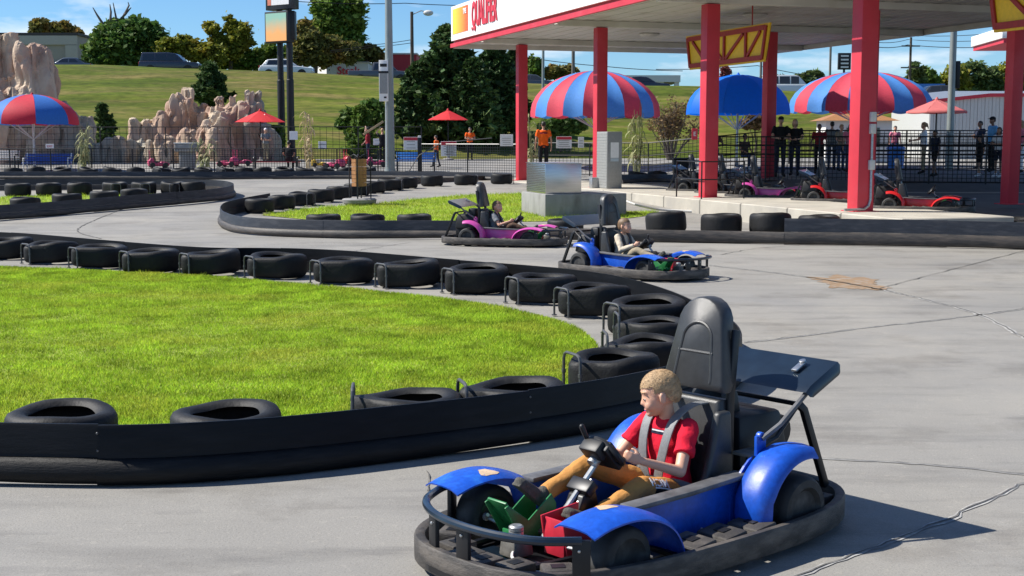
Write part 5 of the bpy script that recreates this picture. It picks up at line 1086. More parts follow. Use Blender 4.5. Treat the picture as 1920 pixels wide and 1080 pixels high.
# kiddie cars on the small track
def kiddie(label, px, d, m, rz, s=1.0):
    s *= 0.62
    p = at(px, 300, d); T = thing('kiddie_car', label, 'ride car', (p.x, d, gh(p.x, d)), rz, 'kiddie ride cars'); T.scale = (s, s, s)
    o = [(-0.7, 0.12), (0.75, 0.12), (0.85, 0.28), (0.55, 0.42), (0.2, 0.46), (0.1, 0.36), (-0.25, 0.36), (-0.32, 0.68), (-0.55, 0.72), (-0.75, 0.45)]
    q = MB(); q.poly(o, -0.38, 0.38); q.build('body', MT[m], T, bevel=0.07, seg=3)
    q = MB(); q.box((-0.08, 0, 0.40), (0.36, 0.6, 0.07)); q.build('seat', MT['blackp'], T, bevel=0.02)
    for x in (-0.45, 0.5):
        for y in (-0.42, 0.42): q = MB(); q.lathe([(0.08, -0.07), (0.19, -0.07), (0.2, -0.04), (0.2, 0.04), (0.19, 0.07), (0.08, 0.07)], 16, (x, y, 0.2), Matrix.Rotation(PI / 2, 3, 'X')); q.build('wheel', MT['blackp'], T, smooth=True)
    q = MB(); q.tube([(0.18 + 0.05 * math.cos(t), 0.16 * math.sin(t), 0.58 + 0.1 * math.cos(t)) for t in [2 * PI * k / 14 for k in range(14)]], 0.02, 6, loop=True); q.build('steering_wheel', MT['blackp'], T, smooth=True)
    q = MB(); q.tube([(-0.6, 0.25, 0.6), (-0.62, 0.25, 1.25), (-0.62, -0.25, 1.25), (-0.6, -0.25, 0.6)], 0.025, 6); q.build('roll_bar', MT[m], T, smooth=True)
mm('hot_pink', (0.55, 0.05, 0.14), 0.4, var=0.08); mm('ride_yellow', (0.75, 0.5, 0.03), 0.4, var=0.08)
kiddie('pink ride car with roll bar left of the stone planter', 296, 62.0, 'hot_pink', 0.4)
kiddie('pink ride car in front of the rock wall, nearer the planter', 428, 62.5, 'hot_pink', 2.9)
kiddie('pink ride car beside the red bench', 452, 63.2, 'hot_pink', 0.2)
kiddie('yellow ride car behind the dried corn stalks', 598, 62.4, 'ride_yellow', 0.3, 0.8)
kiddie('pink ride car left of the wooden lantern', 628, 61.6, 'hot_pink', 2.7)
kiddie('red ride car behind the wooden lantern', 662, 63.5, 'bench_red', 0.5)
kiddie('pink ride car next to the lamp pole', 706, 62.6, 'hot_pink', 0.1)
# wooden hexagon lantern on a round foot
lp = G(674, 384); T = thing('wood_lantern', 'hexagonal wooden slat drum in a black frame on a round foot', 'post lantern', (lp.x, lp.y, gh(lp.x, lp.y)))
mm('wood', (0.33, 0.15, 0.05), 0.6, var=0.25, scale=8, bump=0.3, bscale=30, stretch=(6, 6, 1))
hL = (384 - 290) / FPX * lp.y; rr = 0.33
q = MB(); q.lathe([(0.36, 0.0), (0.44, 0.06), (0.46, 0.14), (0.42, 0.17), (0.02, 0.18)], 28); q.build('foot', MT['conc_g'], T, smooth=True)
for k in range(3):
    a = 2 * PI * k / 3 + 0.5; x, y = rr * math.cos(a), rr * math.sin(a); q = MB(); q.tube([(x, y, 0.15), (x, y, hL * 0.95), (x * 0.5, y * 0.5, hL), (0, 0, hL * 0.93)], 0.018, 6); q.tube([(x, y, hL * 0.42), (0, 0, hL * 0.35)], 0.014, 6); q.build('upright', MT['fence'], T, smooth=True)
q = MB(); q.tube([(0.05, 0, 0.15), (0.05, 0, hL * 0.36)], 0.02, 6); q.tube([(-0.05, 0.03, 0.15), (-0.05, 0.03, hL * 0.36)], 0.02, 6); q.build('stem', MT['fence'], T, smooth=True)
for k in range(6):
    a0 = 2 * PI * k / 6 + 0.2; a1 = 2 * PI * (k + 1) / 6 + 0.2; A = Vector((0.2 * math.cos(a0), 0.2 * math.sin(a0), 0)); B = Vector((0.2 * math.cos(a1), 0.2 * math.sin(a1), 0)); n_ = (A + B).normalized() * 0.012
    for j in range(7):
        z0 = hL * 0.37 + j * hL * 0.078; a_, b_ = A.lerp(B, 0.02), A.lerp(B, 0.98); q = MB(); zz = Vector((0, 0, z0)); zt = Vector((0, 0, z0 + hL * 0.07)); q.loft([[a_ + zz, b_ + zz, b_ + zt, a_ + zt], [a_ + zz - n_, b_ + zz - n_, b_ + zt - n_, a_ + zt - n_]]); q.build('slat', MT['wood'], T)

# ================================================================ poles, pylon sign, wires
def pole(label, px, d, top, r0, r1, m, cat='pole', name='lamp_pole', bottom=None):
    c = at(px, 262, d); z0 = gh(c.x, d) if bottom is None else bottom; zt = at(px, top, d).z; T = thing(name, label, cat, (c.x, d, z0), 0, 'poles')
    q = MB(); q.tube([(0, 0, 0), (0, 0, zt - z0)], [r0, r1], 14); q.build('shaft', MT[m], T, smooth=True); return T, zt - z0
mm('pole_grey', (0.26, 0.29, 0.28), 0.5, 0.4, var=0.1, scale=2)
T, h = pole('tall grey steel lamp pole carrying two white sign boxes', 731, 54, -60, 0.20, 0.13, 'pole_grey')
q = MB(); q.lathe([(0.34, 0.0), (0.34, 0.04), (0.24, 0.06), (0.22, 0.3)], 16); q.build('base', MT['pole_grey'], T, smooth=True)
zz = lambda py: at(731, py, 54).z - T.location.z
q = MB(); q.box((-0.20, -0.22, zz(152)), (0.36, 0.16, 1.62)); bx = q.build('sign_box', MT['fascia'], T, bevel=0.012)
q = MB(); q.box((-0.20, -0.305, zz(123)), (0.27, 0.01, 0.12)); q.build('dark_print', MT['blackp'], bx); q = MB(); q.box((-0.20, -0.30, zz(136)), (0.38, 0.012, 0.09)); q.build('strap', MT['blackp'], bx); q = MB(); q.box((-0.20, -0.305, zz(157)), (0.32, 0.008, 0.80)); q.build('grey_panel', MT['cab_grey'], bx)
q = MB(); q.box((-0.14, -0.305, zz(183)), (0.10, 0.01, 0.07)); q.build('dark_print', MT['blackp'], bx)
q = MB(); q.tube([(-0.1, -0.22, zz(192)), (-0.1, -0.22, 0.4)], 0.03, 6); q.build('conduit', MT['galv'], T, smooth=True)
T, h = pole('grey steel pole behind the right striped umbrella', 1781, 50, 40, 0.14, 0.12, 'pole_grey')
q = MB(); q.box((0.20, 0.0, at(1781, 140, 50).z - T.location.z), (0.14, 0.16, 1.0)); q.build('dark_box', MT['fence'], T, bevel=0.01)
pole('thin dark pole above the left striped umbrella, left one', 1018, 100, 88, 0.12, 0.10, 'pole_grey')
pole('thin dark pole above the left striped umbrella, right one', 1074, 96, 88, 0.14, 0.12, 'grime')
pole('slender dark pole behind the blue umbrella', 1424, 104, 100, 0.10, 0.09, 'grime'); pole('slender dark pole left of the green sign', 1553, 108, 82, 0.10, 0.09, 'grime')
# utility poles
mm('timber_pole', (0.10, 0.075, 0.055), 0.9, var=0.2)
T, h = pole('wooden street light pole on the road beyond the conifers', 774, 132, 22, 0.20, 0.15, 'timber_pole', 'utility pole', 'utility_pole', 6.6)
q = MB(); q.tube([(0, 0, h - 0.3), (0.9, 0, h + 0.1), (1.4, 0, h)], 0.05, 6); q.build('arm', MT['galv'], T, smooth=True); q = MB(); q.ell((1.6, 0, h - 0.12), (0.5, 0.25, 0.28)); q.build('lamp_head', MT['offwhite'], T, smooth=True)
T, h = pole('distant utility pole with crossarms at the right', 1702, 190, 70, 0.2, 0.16, 'timber_pole', 'utility pole', 'utility_pole', 4.0)
for z_ in (h - 1.2, h - 4.2): q = MB(); q.box((0, 0, z_), (2.6, 0.15, 0.18)); q.build('crossarm', MT['timber_pole'], T)
q = MB(); q.lathe([(0.35, h - 8), (0.35, h - 6.6)], 12, (0.5, 0, 0)); q.build('transformer', MT['pole_grey'], T, smooth=True)
def wire(label, pts, r=0.03):
    P = [at(*p) for p in pts]; out = []
    for a, b in zip(P, P[1:]):
        n = 10; sag = (b - a).length * 0.012
        for k in range(n): t = k / n; out.append(a.lerp(b, t) - Vector((0, 0, sag * 4 * t * (1 - t))))
    out.append(P[-1]); o = MB().tube(out, r, 5).build('power_line', MT['blackp'], smooth=True); tag(o, label, 'power line', 'power lines'); return o
wire('power line crossing the sky at the top left of the canopy', [(545, 2, 120), (760, 6, 125), (1000, 9, 130)], 0.035)
wire('upper line running left from the wooden street light pole', [(620, 95, 130), (700, 84, 131), (774, 74, 132)], 0.03)
wire('lower line running left from the wooden street light pole', [(620, 98, 130), (700, 88, 131), (774, 80, 132)], 0.03)
wire('power line behind the left striped umbrella', [(990, 108, 130), (1130, 124, 130), (1280, 133, 130)], 0.035)
wire('power line below the third column sign', [(1230, 130, 130), (1420, 123, 130), (1560, 148, 130)], 0.035)
wire('lower power line right of the conduit column', [(1600, 78, 150), (1702, 84, 190), (1920, 84, 160)], 0.05)
wire('middle power line right of the conduit column', [(1600, 70, 150), (1702, 74, 190), (1920, 70, 160)], 0.04)
wire('upper power line right of the conduit column', [(1600, 58, 150), (1702, 66, 190), (1920, 56, 160)], 0.04)
# pylon sign
mm('u_salmon_sign', (0.62, 0.2, 0.12), 0.5)
PD = 74; c = at(536, 262, PD); T = thing('pylon_sign', 'tall black pylon sign with an orange display panel on two poles', 'sign', (c.x, PD, gh(c.x, PD)))
zp = lambda py: at(536, py, PD).z - T.location.z
xp = lambda px: gx(px, PD) - c.x
for px, dy in ((525, 0.6), (547, -0.2)): q = MB(); q.tube([(xp(px), dy, 0), (xp(px), dy, zp(150)), (xp(px) , dy, zp(149)), (xp(px), dy, zp(-120))], [0.20, 0.20, 0.17, 0.17], 14); q.build('pole', MT['blackp'], T, smooth=True)
AZs = rad(-35); Rs = rotm(AZs)
q = MB(); cc = Vector((xp(527), 0.15, zp(51))); q.box(cc, (1.75, 0.5, 1.70), Rs); b1 = q.build('display_box', MT['blackp'], T, bevel=0.03)
dm = bpy.data.materials.new('display_gradient'); dm.use_nodes = True; n = dm.node_tree.nodes; l = dm.node_tree.links.new; tcn = n.new('ShaderNodeTexCoord'); sx = n.new('ShaderNodeSeparateXYZ'); r = n.new('ShaderNodeValToRGB'); ns = n.new('ShaderNodeTexNoise'); ns.inputs['Scale'].default_value = 2.5; ad = n.new('ShaderNodeMath'); ad.operation = 'MULTIPLY_ADD'; ad.inputs[1].default_value = 0.35
l(tcn.outputs['Generated'], sx.inputs[0]); l(tcn.outputs['Generated'], ns.inputs['Vector']); l(ns.outputs['Fac'], ad.inputs[0]); l(sx.outputs['Z'], ad.inputs[2]); l(ad.outputs[0], r.inputs['Fac'])
r.color_ramp.elements[0].color = (0.62, 0.30, 0.10, 1); r.color_ramp.elements[1].color = (0.20, 0.36, 0.28, 1); r.color_ramp.elements[0].position = 0.45; r.color_ramp.elements[1].position = 1.15 if False else 1.0
l(r.outputs['Color'], n['Principled BSDF'].inputs['Base Color']); l(r.outputs['Color'], n['Principled BSDF'].inputs['Emission Color']); n['Principled BSDF'].inputs['Emission Strength'].default_value = 0.35
q = MB(); q.box(cc + Rs @ Vector((0, -0.262, 0)), (1.55, 0.02, 1.5), Rs); q.build('display', dm, b1)
q = MB(); cc = Vector((xp(533), 0.15, zp(-22))); q.box(cc, (1.95, 0.6, 2.3), Rs); b2 = q.build('top_box', MT['dark_blue_metal'], T, bevel=0.03)
q = MB(); q.box(cc + Rs @ Vector((0, -0.312, 0.05)), (1.6, 0.02, 1.9), Rs); q.build('face', MT['white'], b2)
q = MB(); q.box(cc + Rs @ Vector((-0.66, -0.326, 0.05)), (0.26, 0.01, 1.9), Rs); q.build('stripe', MT['u_salmon_sign'], b2)
q = MB(); q.box((xp(551), 0.0, zp(48)), (0.42, 0.7, 1.55)); q.build('side_box', MT['blackp'], T, bevel=0.02)
# small dark green sign in the distance
c = at(1583, 115, 140); T = thing('road_sign', 'small dark green roadside sign with white print beyond the umbrellas', 'sign', (c.x, 140, 4)); q = MB(); q.box((0, 0, c.z - 4), (1.3, 0.4, 1.7)); s_ = q.build('board', MT['fence'], T, bevel=0.02)
for k in range(4): q = MB(); q.box((-0.0, -0.21, c.z - 4.6 + k * 0.38), (0.8, 0.02, 0.16)); q.build('print_line', MT['white'], s_)
q = MB(); q.tube([(0, 0, 0), (0, 0, c.z - 4.8)], 0.12, 8); q.build('post', MT['fence'], T)
# ================================================================ rocks
mm('rock', (0.41, 0.275, 0.205), 0.9, var=0.25, scale=0.9, bump=1.0, bscale=3.2, col2=(0.52, 0.42, 0.31), c2pos=(0.42, 0.62), c2scale=0.5, spec=0.2)
mm('rock_grey', (0.33, 0.30, 0.24), 0.9, var=0.25, scale=0.9, bump=1.0, bscale=3.2, col2=(0.44, 0.33, 0.24), c2pos=(0.45, 0.65), c2scale=0.5, spec=0.2)
def rock(label, d, chunks, m='rock', voxel=0.12, seed=0):
    """chunks: (px centre, top row, half width px, depth m, offset in depth m)"""
    r = random.Random(seed); mb = MB(); c = at(chunks[0][0], 262, d); z0 = gh(c.x, d) - 0.3
    for px, top, hw, dep, off in chunks:
        p = at(px, top, d + off); w = hw / FPX * (d + off) * 2; h = p.z - z0
        mb.box((p.x, d + off, z0 + h * 0.42), (w * 0.95, dep, h * 0.84), rotm(r.uniform(-0.3, 0.3)), taper=0.75)
        for k in range(4):                                # upright slabs of uneven height
            ww = w * r.uniform(0.48, 0.8); hh = h * (1 if k == 0 else r.uniform(0.74, 0.96)); x = p.x + (r.uniform(-0.40, 0.40) * w if k else 0)
            mb.box((x, d + off + r.uniform(-0.5, 0.25) * dep, z0 + hh / 2), (ww, min(dep, ww * r.uniform(0.8, 1.5)), hh), rotm(r.uniform(-0.8, 0.8), r.uniform(-0.05, 0.05), r.uniform(-0.05, 0.05)), taper=r.uniform(0.66, 0.92))
    me = fuse(mb, voxel, 1)
    bm = bmesh.new(); bm.from_mesh(me); sv = Vector((seed * 1.7, 0, 0))
    for v in bm.verts:
        p = v.co; q = Vector((p.x, p.y, p.z * 0.26)) * 0.85 + sv
        dd = noise.voronoi(q)[0]; e = min(1.0, (dd[1] - dd[0]) * 3.2)
        q2 = Vector((p.x, p.y, p.z * 0.28)) * 1.9 + sv; d2 = noise.voronoi(q2)[0]; e2 = min(1.0, (d2[1] - d2[0]) * 3.0)
        v.co += v.normal * (0.34 * (e - 0.75) + 0.15 * (e2 - 0.7) + 0.30 * noise.noise(p * 0.55 + sv) + 0.06 * noise.noise(Vector((p.x * 3.2, p.y * 3.2, p.z * 0.9))))
    bm.to_mesh(me); bm.free()
    for p in me.polygons: p.use_smooth = False
    o = put('rock_outcrop', me, MT[m]); tag(o, label, 'rock', 'artificial rocks'); return o
rock('tall pink brown rock mass at the left edge', 68, [(28, 64, 40, 4, 0), (74, 86, 32, 4, -0.5), (-25, 80, 44, 5, 0), (8, 140, 36, 3, -2), (60, 150, 36, 3, -1.6)], 'rock', 0.12, 3)
rock('dark sloping rock ridge right of the left umbrella', 69, [(112, 182, 18, 3, 0), (138, 198, 18, 3, 0), (162, 216, 14, 3, 0), (120, 225, 30, 3, -1)], 'rock_grey', 0.12, 9)
rock('jagged pale rock wall in the middle of the play area', 72, [(350, 168, 20, 3, 0), (318, 192, 20, 3, -0.3), (285, 222, 22, 2.5, -0.6), (262, 244, 18, 2.5, -0.8), (382, 196, 18, 3, 0.6), (408, 180, 16, 3, 0), (440, 176, 20, 3, 0), (468, 170, 18, 3, 0), (392, 232, 40, 2, -1.6), (425, 210, 22, 2.5, -1.0)], 'rock', 0.10, 5)
rock('grey rock face behind the red patio umbrella', 72.5, [(478, 172, 14, 3, 0), (484, 220, 16, 3, -0.5), (508, 246, 14, 2, -0.8)], 'rock_grey', 0.10, 12)
rock('low boulder wall beside the jagged rocks', 67, [(205, 262, 18, 1.2, 0), (240, 257, 24, 1.2, 0), (285, 260, 22, 1.2, 0), (322, 258, 20, 1.2, 0), (180, 266, 16, 1.2, 0)], 'rock_grey', 0.09, 21)
rock('small pale boulder pile near the stone planter', 65.5, [(298, 250, 12, 0.9, 0), (320, 262, 12, 0.9, 0), (355, 246, 14, 1.0, 0.3)], 'rock', 0.08, 31)

# ================================================================ trees and bushes
def leafmat(k, c, c2=None, isl=0.45, tr=0.3): mm(k, c, 0.65, var=0.25, scale=0.35, island=isl, trans=tr, spec=0.25, col2=c2, c2pos=(0.48, 0.66), c2scale=0.3)
leafmat('l_dark', (0.08, 0.155, 0.03), (0.13, 0.20, 0.045)); leafmat('l_mid', (0.11, 0.19, 0.03), (0.165, 0.215, 0.035)); leafmat('l_yellow', (0.20, 0.22, 0.025), (0.27, 0.21, 0.025)); leafmat('l_autumn', (0.16, 0.16, 0.04), (0.34, 0.19, 0.045)); leafmat('l_con', (0.045, 0.092, 0.022), (0.085, 0.135, 0.034), 0.55, 0.18); leafmat('l_con2', (0.055, 0.105, 0.028), (0.10, 0.145, 0.036), 0.5, 0.2); leafmat('l_brown', (0.21, 0.145, 0.065), (0.15, 0.13, 0.05)); leafmat('l_far', (0.09, 0.14, 0.045), (0.15, 0.165, 0.045)); leafmat('l_rose', (0.28, 0.09, 0.09), (0.14, 0.12, 0.05))
mm('bark', (0.085, 0.065, 0.05), 0.95, var=0.3, scale=5, bump=0.6, bscale=14); mm('dead_wood', (0.12, 0.10, 0.085), 0.9, var=0.2)
def leaf_cloud(C, size, up=0.3, asp=1.6):
    n = len(C); a = rng.normal(size=(n, 3)); a[:, 2] *= 0.6; a /= np.linalg.norm(a, axis=1)[:, None]
    b = rng.normal(size=(n, 3)); b -= a * (a * b).sum(1)[:, None]; b /= np.linalg.norm(b, axis=1)[:, None]
    s = size * (0.55 + 0.9 * rng.random(n))[:, None]; a = a * s * asp * 0.5; b = b * s * 0.5
    Vv = np.stack([C - a, C - b * 0.9 + a * 0.1, C + a, C + b * 0.9 - a * 0.1], 1).reshape(-1, 3); i = np.arange(n)[:, None] * 4
    return Vv, i + np.array([[0, 1, 2, 3]])
def crown_points(blobs, n, clump=0.34, per=26):
    """blobs: (centre, radii) -> leaf places gathered in clumps, with gaps between"""
    vol = np.array([np.prod(r) ** (2 / 3) for _, r in blobs]); out = []
    for (c, r), v in zip(blobs, vol / vol.sum()):
        k = max(3, int(n * v / per)); u = rng.normal(size=(k, 3)); u /= np.linalg.norm(u, axis=1)[:, None]; rad_ = (0.35 + 0.65 * rng.random(k) ** 0.45)[:, None]
        cc = np.array(c) + u * rad_ * np.array(r); cs = clump * (0.5 + rng.random(k))[:, None, None] * np.mean(r)
        pts = cc[:, None, :] + rng.normal(size=(k, per, 3)) * cs * 0.5 * np.array([1, 1, 0.7]); out.append(pts.reshape(-1, 3))
    return np.concatenate(out)
def tree(label, px, d, zb, blobs, n, leaf, m, kind='tree', name='tree', trunk_r=0.25, dep=0.8, clump=0.34, limbs=6, grp=None, bare=None):
    c = at(px, 262, d); T = thing(name, label, kind, (c.x, d, zb), 0, grp); B = []
    for bx, by, rx, ry in blobs:
        p = at(bx, by, d); s = d / FPX; B.append(((p.x - c.x, rng.uniform(-.3, .3) * rx * s, p.z - zb), (rx * s, rx * s * dep, ry * s)))
    Vv, Ff = leaf_cloud(crown_points(B, n, clump), leaf); put('crown', raw_mesh('crown', Vv, Ff), MT[m], T)
    top = max(b[0][2] for b in B); low = min(b[0][2] - b[1][2] * 0.4 for b in B); tr = MB()
    th = max(0.3, (low + top) / 2); tr.tube([(0, 0, -0.2), (0.05 * th, 0, th * 0.5), (0, 0.05, th), (0.02, 0, max(th + .1, top))], [trunk_r, trunk_r * 0.8, trunk_r * 0.6, trunk_r * 0.2], 8)
    for k, (bc, br) in enumerate(B[:limbs]):
        z0 = th * (0.55 + 0.4 * (k % 3) / 3); e = Vector(bc); tr.tube([(0, 0, z0), Vector((e.x * 0.45, e.y * 0.4, z0 + (e.z - z0) * 0.4)), e], [trunk_r * 0.5, trunk_r * 0.35, trunk_r * 0.08], 6)
    tr.build('trunk', MT['bark'], T, smooth=True)
    if bare:
        for pts in bare:
            P = [at(a, b, d) - T.location for a, b in pts]; br = MB(); br.tube(P, [0.16 * (1 - 0.75 * i / (len(P) - 1)) for i in range(len(P))], 6); br.build('bare_branch', MT['dead_wood'], T, smooth=True)
    return T
def conifer(label, px, d, zb, top, hw, n, leaf, m, seed=0, grp='conifers', low=0.03):
    c = at(px, top, d); H = c.z - zb; Rr = hw * d / FPX; T = thing('conifer', label, 'tree', (c.x, d, zb), 0, grp); r = np.random.default_rng(seed)
    nb = max(60, n // 60); out = []
    for k in range(nb):                                   # branches: outward sprays, longer near the ground
        f = r.random() ** 1.25; f = low + (1 - low) * f; a = r.random() * 2 * PI; ln = Rr * (1 - f) ** 0.75 * (0.72 + 0.42 * r.random()) * (1 + 0.15 * math.sin(3 * a + seed)) + 0.12
        t = r.random(60) ** 0.7; w = (0.10 + 0.20 * (1 - t)) * ln * 0.7
        x = t * ln * math.cos(a) + r.normal(size=60) * w * 0.7; y = t * ln * math.sin(a) + r.normal(size=60) * w * 0.7; z = f * H + t * ln * (0.42 + 0.25 * f) + r.normal(size=60) * w * 0.5 - 0.10 * H * (1 - f) * 0
        out.append(np.stack([x, y, np.minimum(z, H * 1.0 - 0.3 * np.hypot(x, y))], 1))
    Vv, Ff = leaf_cloud(np.concatenate(out), leaf, asp=2.1); put('crown', raw_mesh('crown', Vv, Ff), MT[m], T)
    tr = MB(); tr.tube([(0, 0, -0.2), (0, 0, H * 0.5), (0, 0, H * 0.98)], [0.05 * H * 0.45, 0.03 * H * 0.4, 0.01], 8); tr.build('trunk', MT['bark'], T, smooth=True); return T
hzp = lambda px, d: hz(gx(px, d), d)
conifer('tall dark conifer left of the canopy sign, the highest one', 838, 84, hzp(838, 84), 50, 88, 22500, 0.24, 'l_con', 1)
conifer('dark conifer directly behind the first red column', 925, 86, hzp(925, 86), 84, 66, 16500, 0.24, 'l_con', 2)
conifer('dark conifer left of the highest one, lower and broader', 782, 83, hzp(782, 83), 120, 52, 13500, 0.22, 'l_con2', 3)
conifer('dark conifer between the highest one and the first column', 888, 82, hzp(888, 82), 112, 56, 13500, 0.22, 'l_con', 4)
conifer('slim dark conifer tip right of the first column', 962, 88, hzp(962, 88), 92, 30, 7500, 0.21, 'l_con2', 5)
conifer('small lone conifer on the embankment above the rock wall', 393, 92, hzp(393, 92), 118, 40, 7800, 0.19, 'l_con2', 6, low=0.1)
conifer('light green young conifer in front of the round bush', 676, 78, 0.8, 200, 34, 6300, 0.16, 'l_mid', 7)
conifer('round dark shrub beside the sloping rock ridge', 192, 79, 0.8, 196, 28, 6300, 0.16, 'l_con2', 8)
tree('broad dark round bush left of the lamp pole', 690, 80, 0.8, [(662, 222, 22, 20), (700, 212, 26, 24), (722, 224, 14, 20), (645, 230, 14, 14)], 4200, 0.22, 'l_dark', 'bush', 'bush', 0.08, clump=0.3)
tree('dark low bush under the left striped umbrella', 1050, 82, 0.9, [(1035, 238, 22, 16), (1065, 232, 22, 18), (1085, 238, 14, 14)], 4200, 0.2, 'l_dark', 'bush', 'bush', 0.07)
tree('brown ornamental bush behind the fifth column', 1414, 70, 0.81, [(1402, 230, 14, 12), (1420, 228, 14, 14), (1434, 232, 10, 10)], 2400, 0.14, 'l_brown', 'bush', 'bush', 0.05)
# bare twiggy bush
c = at(1258, 262, 74); T = thing('bare_bush', 'large bare brownish bush with many thin stems beside the blue umbrella', 'bush', (c.x, 74, 0.8)); r = random.Random(5)
stems = MB(); tips = []
for k in range(30):
    a = r.uniform(0, 2 * PI); sp = r.uniform(0.4, 2.0); h = r.uniform(2.0, 3.1); p = [Vector((0.12 * math.cos(a), 0.12 * math.sin(a), -0.1)), Vector((sp * 0.4 * math.cos(a), sp * 0.4 * math.sin(a), h * 0.4)), Vector((sp * 0.85 * math.cos(a), sp * 0.85 * math.sin(a), h * 0.8))]; e = Vector((sp * math.cos(a), sp * math.sin(a), h)); p.append(e)
    stems.tube(p, [0.045, 0.03, 0.018, 0.008], 5)
    for j in range(7): q = p[1].lerp(e, r.uniform(0.2, 0.95)); f = q + Vector((r.uniform(-.6, .6), r.uniform(-.5, .5), r.uniform(.25, .8))); stems.tube([q, f], [0.012, 0.004], 4); tips += [tuple(q.lerp(f, r.random())) for _ in range(14)]
stems.build('stems', MT['dead_wood'], T, smooth=True); Vv, Ff = leaf_cloud(np.array(tips) + rng.normal(size=(len(tips), 3)) * 0.12, 0.10); put('crown', raw_mesh('crown', Vv, Ff), MT['l_brown'], T)
RZ = lambda px, d=120: hz(gx(px, d), d)
tree('big dark green tree with dead branches sticking out on top', 235, 138, RZ(235), [(235, 75, 50, 32), (190, 88, 34, 26), (275, 70, 32, 30), (215, 60, 34, 22), (258, 48, 18, 14), (292, 84, 20, 26), (240, 108, 50, 18), (185, 108, 26, 18), (290, 108, 24, 16)], 17100, 0.36, 'l_dark', 'tree', 'tree', 0.5, bare=[[(222, 60), (217, 30), (212, 5)], [(218, 50), (233, 28), (242, 10), (240, 4)], [(233, 28), (246, 14)], [(206, 50), (208, 22), (206, 8)], [(195, 48), (182, 28), (174, 14)]], grp='roadside trees')
tree('autumn tinted tree behind the tan building, left one', 76, 180, 7, [(78, 50, 18, 12), (68, 60, 12, 10)], 4180, 0.43, 'l_autumn', 'tree', 'tree', 0.3, grp='roadside trees')
tree('autumn tinted tree behind the tan building, right one', 122, 180, 7, [(118, 55, 20, 13), (138, 64, 14, 9)], 4180, 0.43, 'l_autumn', 'tree', 'tree', 0.3, grp='roadside trees')
tree('yellow green bush rising behind the dark parked vehicle', 338, 136, RZ(338), [(320, 92, 22, 18), (345, 84, 22, 16), (370, 98, 22, 18), (395, 104, 22, 20)], 8550, 0.30, 'l_yellow', 'tree', 'tree', 0.25, grp='roadside trees')
tree('thin airy tree with brownish leaves above the small conifer', 432, 140, RZ(432), [(398, 52, 13, 12), (408, 76, 14, 16), (430, 46, 12, 16), (452, 60, 18, 16), (440, 82, 22, 14), (462, 82, 12, 12), (425, 100, 26, 12)], 7980, 0.29, 'l_yellow', 'tree', 'tree', 0.25, clump=0.45, grp='roadside trees')
tree('low roadside hedge growth behind the white car', 455, 142, RZ(455), [(420, 116, 24, 16), (450, 116, 24, 18), (480, 112, 22, 22), (505, 108, 20, 24), (540, 108, 20, 22)], 9500, 0.30, 'l_mid', 'hedge', 'roadside_hedge', 0.2, grp='roadside trees')
tree('tall full green tree right of the black pylon sign', 636, 146, RZ(636), [(635, 8, 44, 26), (632, 40, 40, 26), (662, 44, 22, 20), (612, 60, 30, 20), (645, 72, 34, 22), (640, 100, 34, 22), (668, 20, 16, 16), (600, 20, 14, 14)], 17100, 0.36, 'l_mid', 'tree', 'tree', 0.5, grp='roadside trees')
tree('olive brown tree directly behind the pylon sign', 590, 138, RZ(590), [(580, 78, 26, 22), (600, 100, 30, 22), (565, 100, 20, 22), (620, 92, 20, 24), (570, 55, 14, 18), (652, 100, 24, 18)], 11400, 0.29, 'l_autumn', 'tree', 'tree', 0.3, clump=0.42, grp='roadside trees')
tree('small grey green tree left of the lamp pole', 690, 148, RZ(690), [(688, 95, 16, 12), (675, 105, 14, 12), (704, 104, 14, 14)], 4180, 0.30, 'l_autumn', 'tree', 'tree', 0.2, clump=0.45, grp='roadside trees')
tree('small autumn tree above the left striped umbrella, left one', 1006, 140, RZ(1006), [(1000, 122, 14, 16), (1004, 136, 16, 12)], 2850, 0.30, 'l_mid', 'tree', 'tree', 0.2, grp='roadside trees')
tree('small autumn tree above the left striped umbrella, right one', 1050, 140, RZ(1050), [(1046, 132, 22, 10), (1066, 130, 14, 8), (1034, 138, 14, 10)], 3420, 0.30, 'l_autumn', 'tree', 'tree', 0.2, grp='roadside trees')
tree('distant tree behind the right striped umbrella', 1515, 190, 5, [(1508, 150, 16, 10), (1528, 146, 16, 10), (1460, 148, 12, 5)], 1500, 0.6, 'l_far', 'tree', 'tree', 0.3, grp='far right trees')
far = [(1718, 140, 14, 22), (1742, 146, 18, 18), (1790, 150, 26, 26), (1822, 142, 26, 28), (1855, 150, 24, 24), (1885, 148, 22, 26), (1912, 138, 22, 34), (1765, 158, 18, 16), (1840, 168, 30, 14), (1900, 172, 30, 14)]
for i, (a, b, cx, cy) in enumerate(far):
    tree('distant green tree on the right skyline, %s from the left' % ORD[sorted(q[0] for q in far).index(a)], a, 205 + 3 * i, 4, [(a, b, cx, cy), (a - cx * 0.5, b + cy * 0.5, cx * 0.7, cy * 0.7), (a + cx * 0.5, b + cy * 0.55, cx * 0.7, cy * 0.7), (a, 180, cx, 8)], 3600, 0.52, ('l_far', 'l_mid', 'l_yellow')[i % 3] if i % 4 else 'l_far', 'tree', 'tree', 0.35, grp='far right trees')
tree('slim rose coloured plant beyond the third column', 1358, 110, RZ(1358, 110) - 1, [(1356, 128, 5, 9), (1362, 134, 6, 9), (1358, 146, 7, 8)], 700, 0.25, 'l_rose', 'plant', 'flowering_plant', 0.06)
T = thing('clipped_hedge', 'dark clipped box hedge beside the black sign poles', 'hedge', (gx(514, 73), 73, 0.8)); zt = at(514, 236, 73).z - 0.8
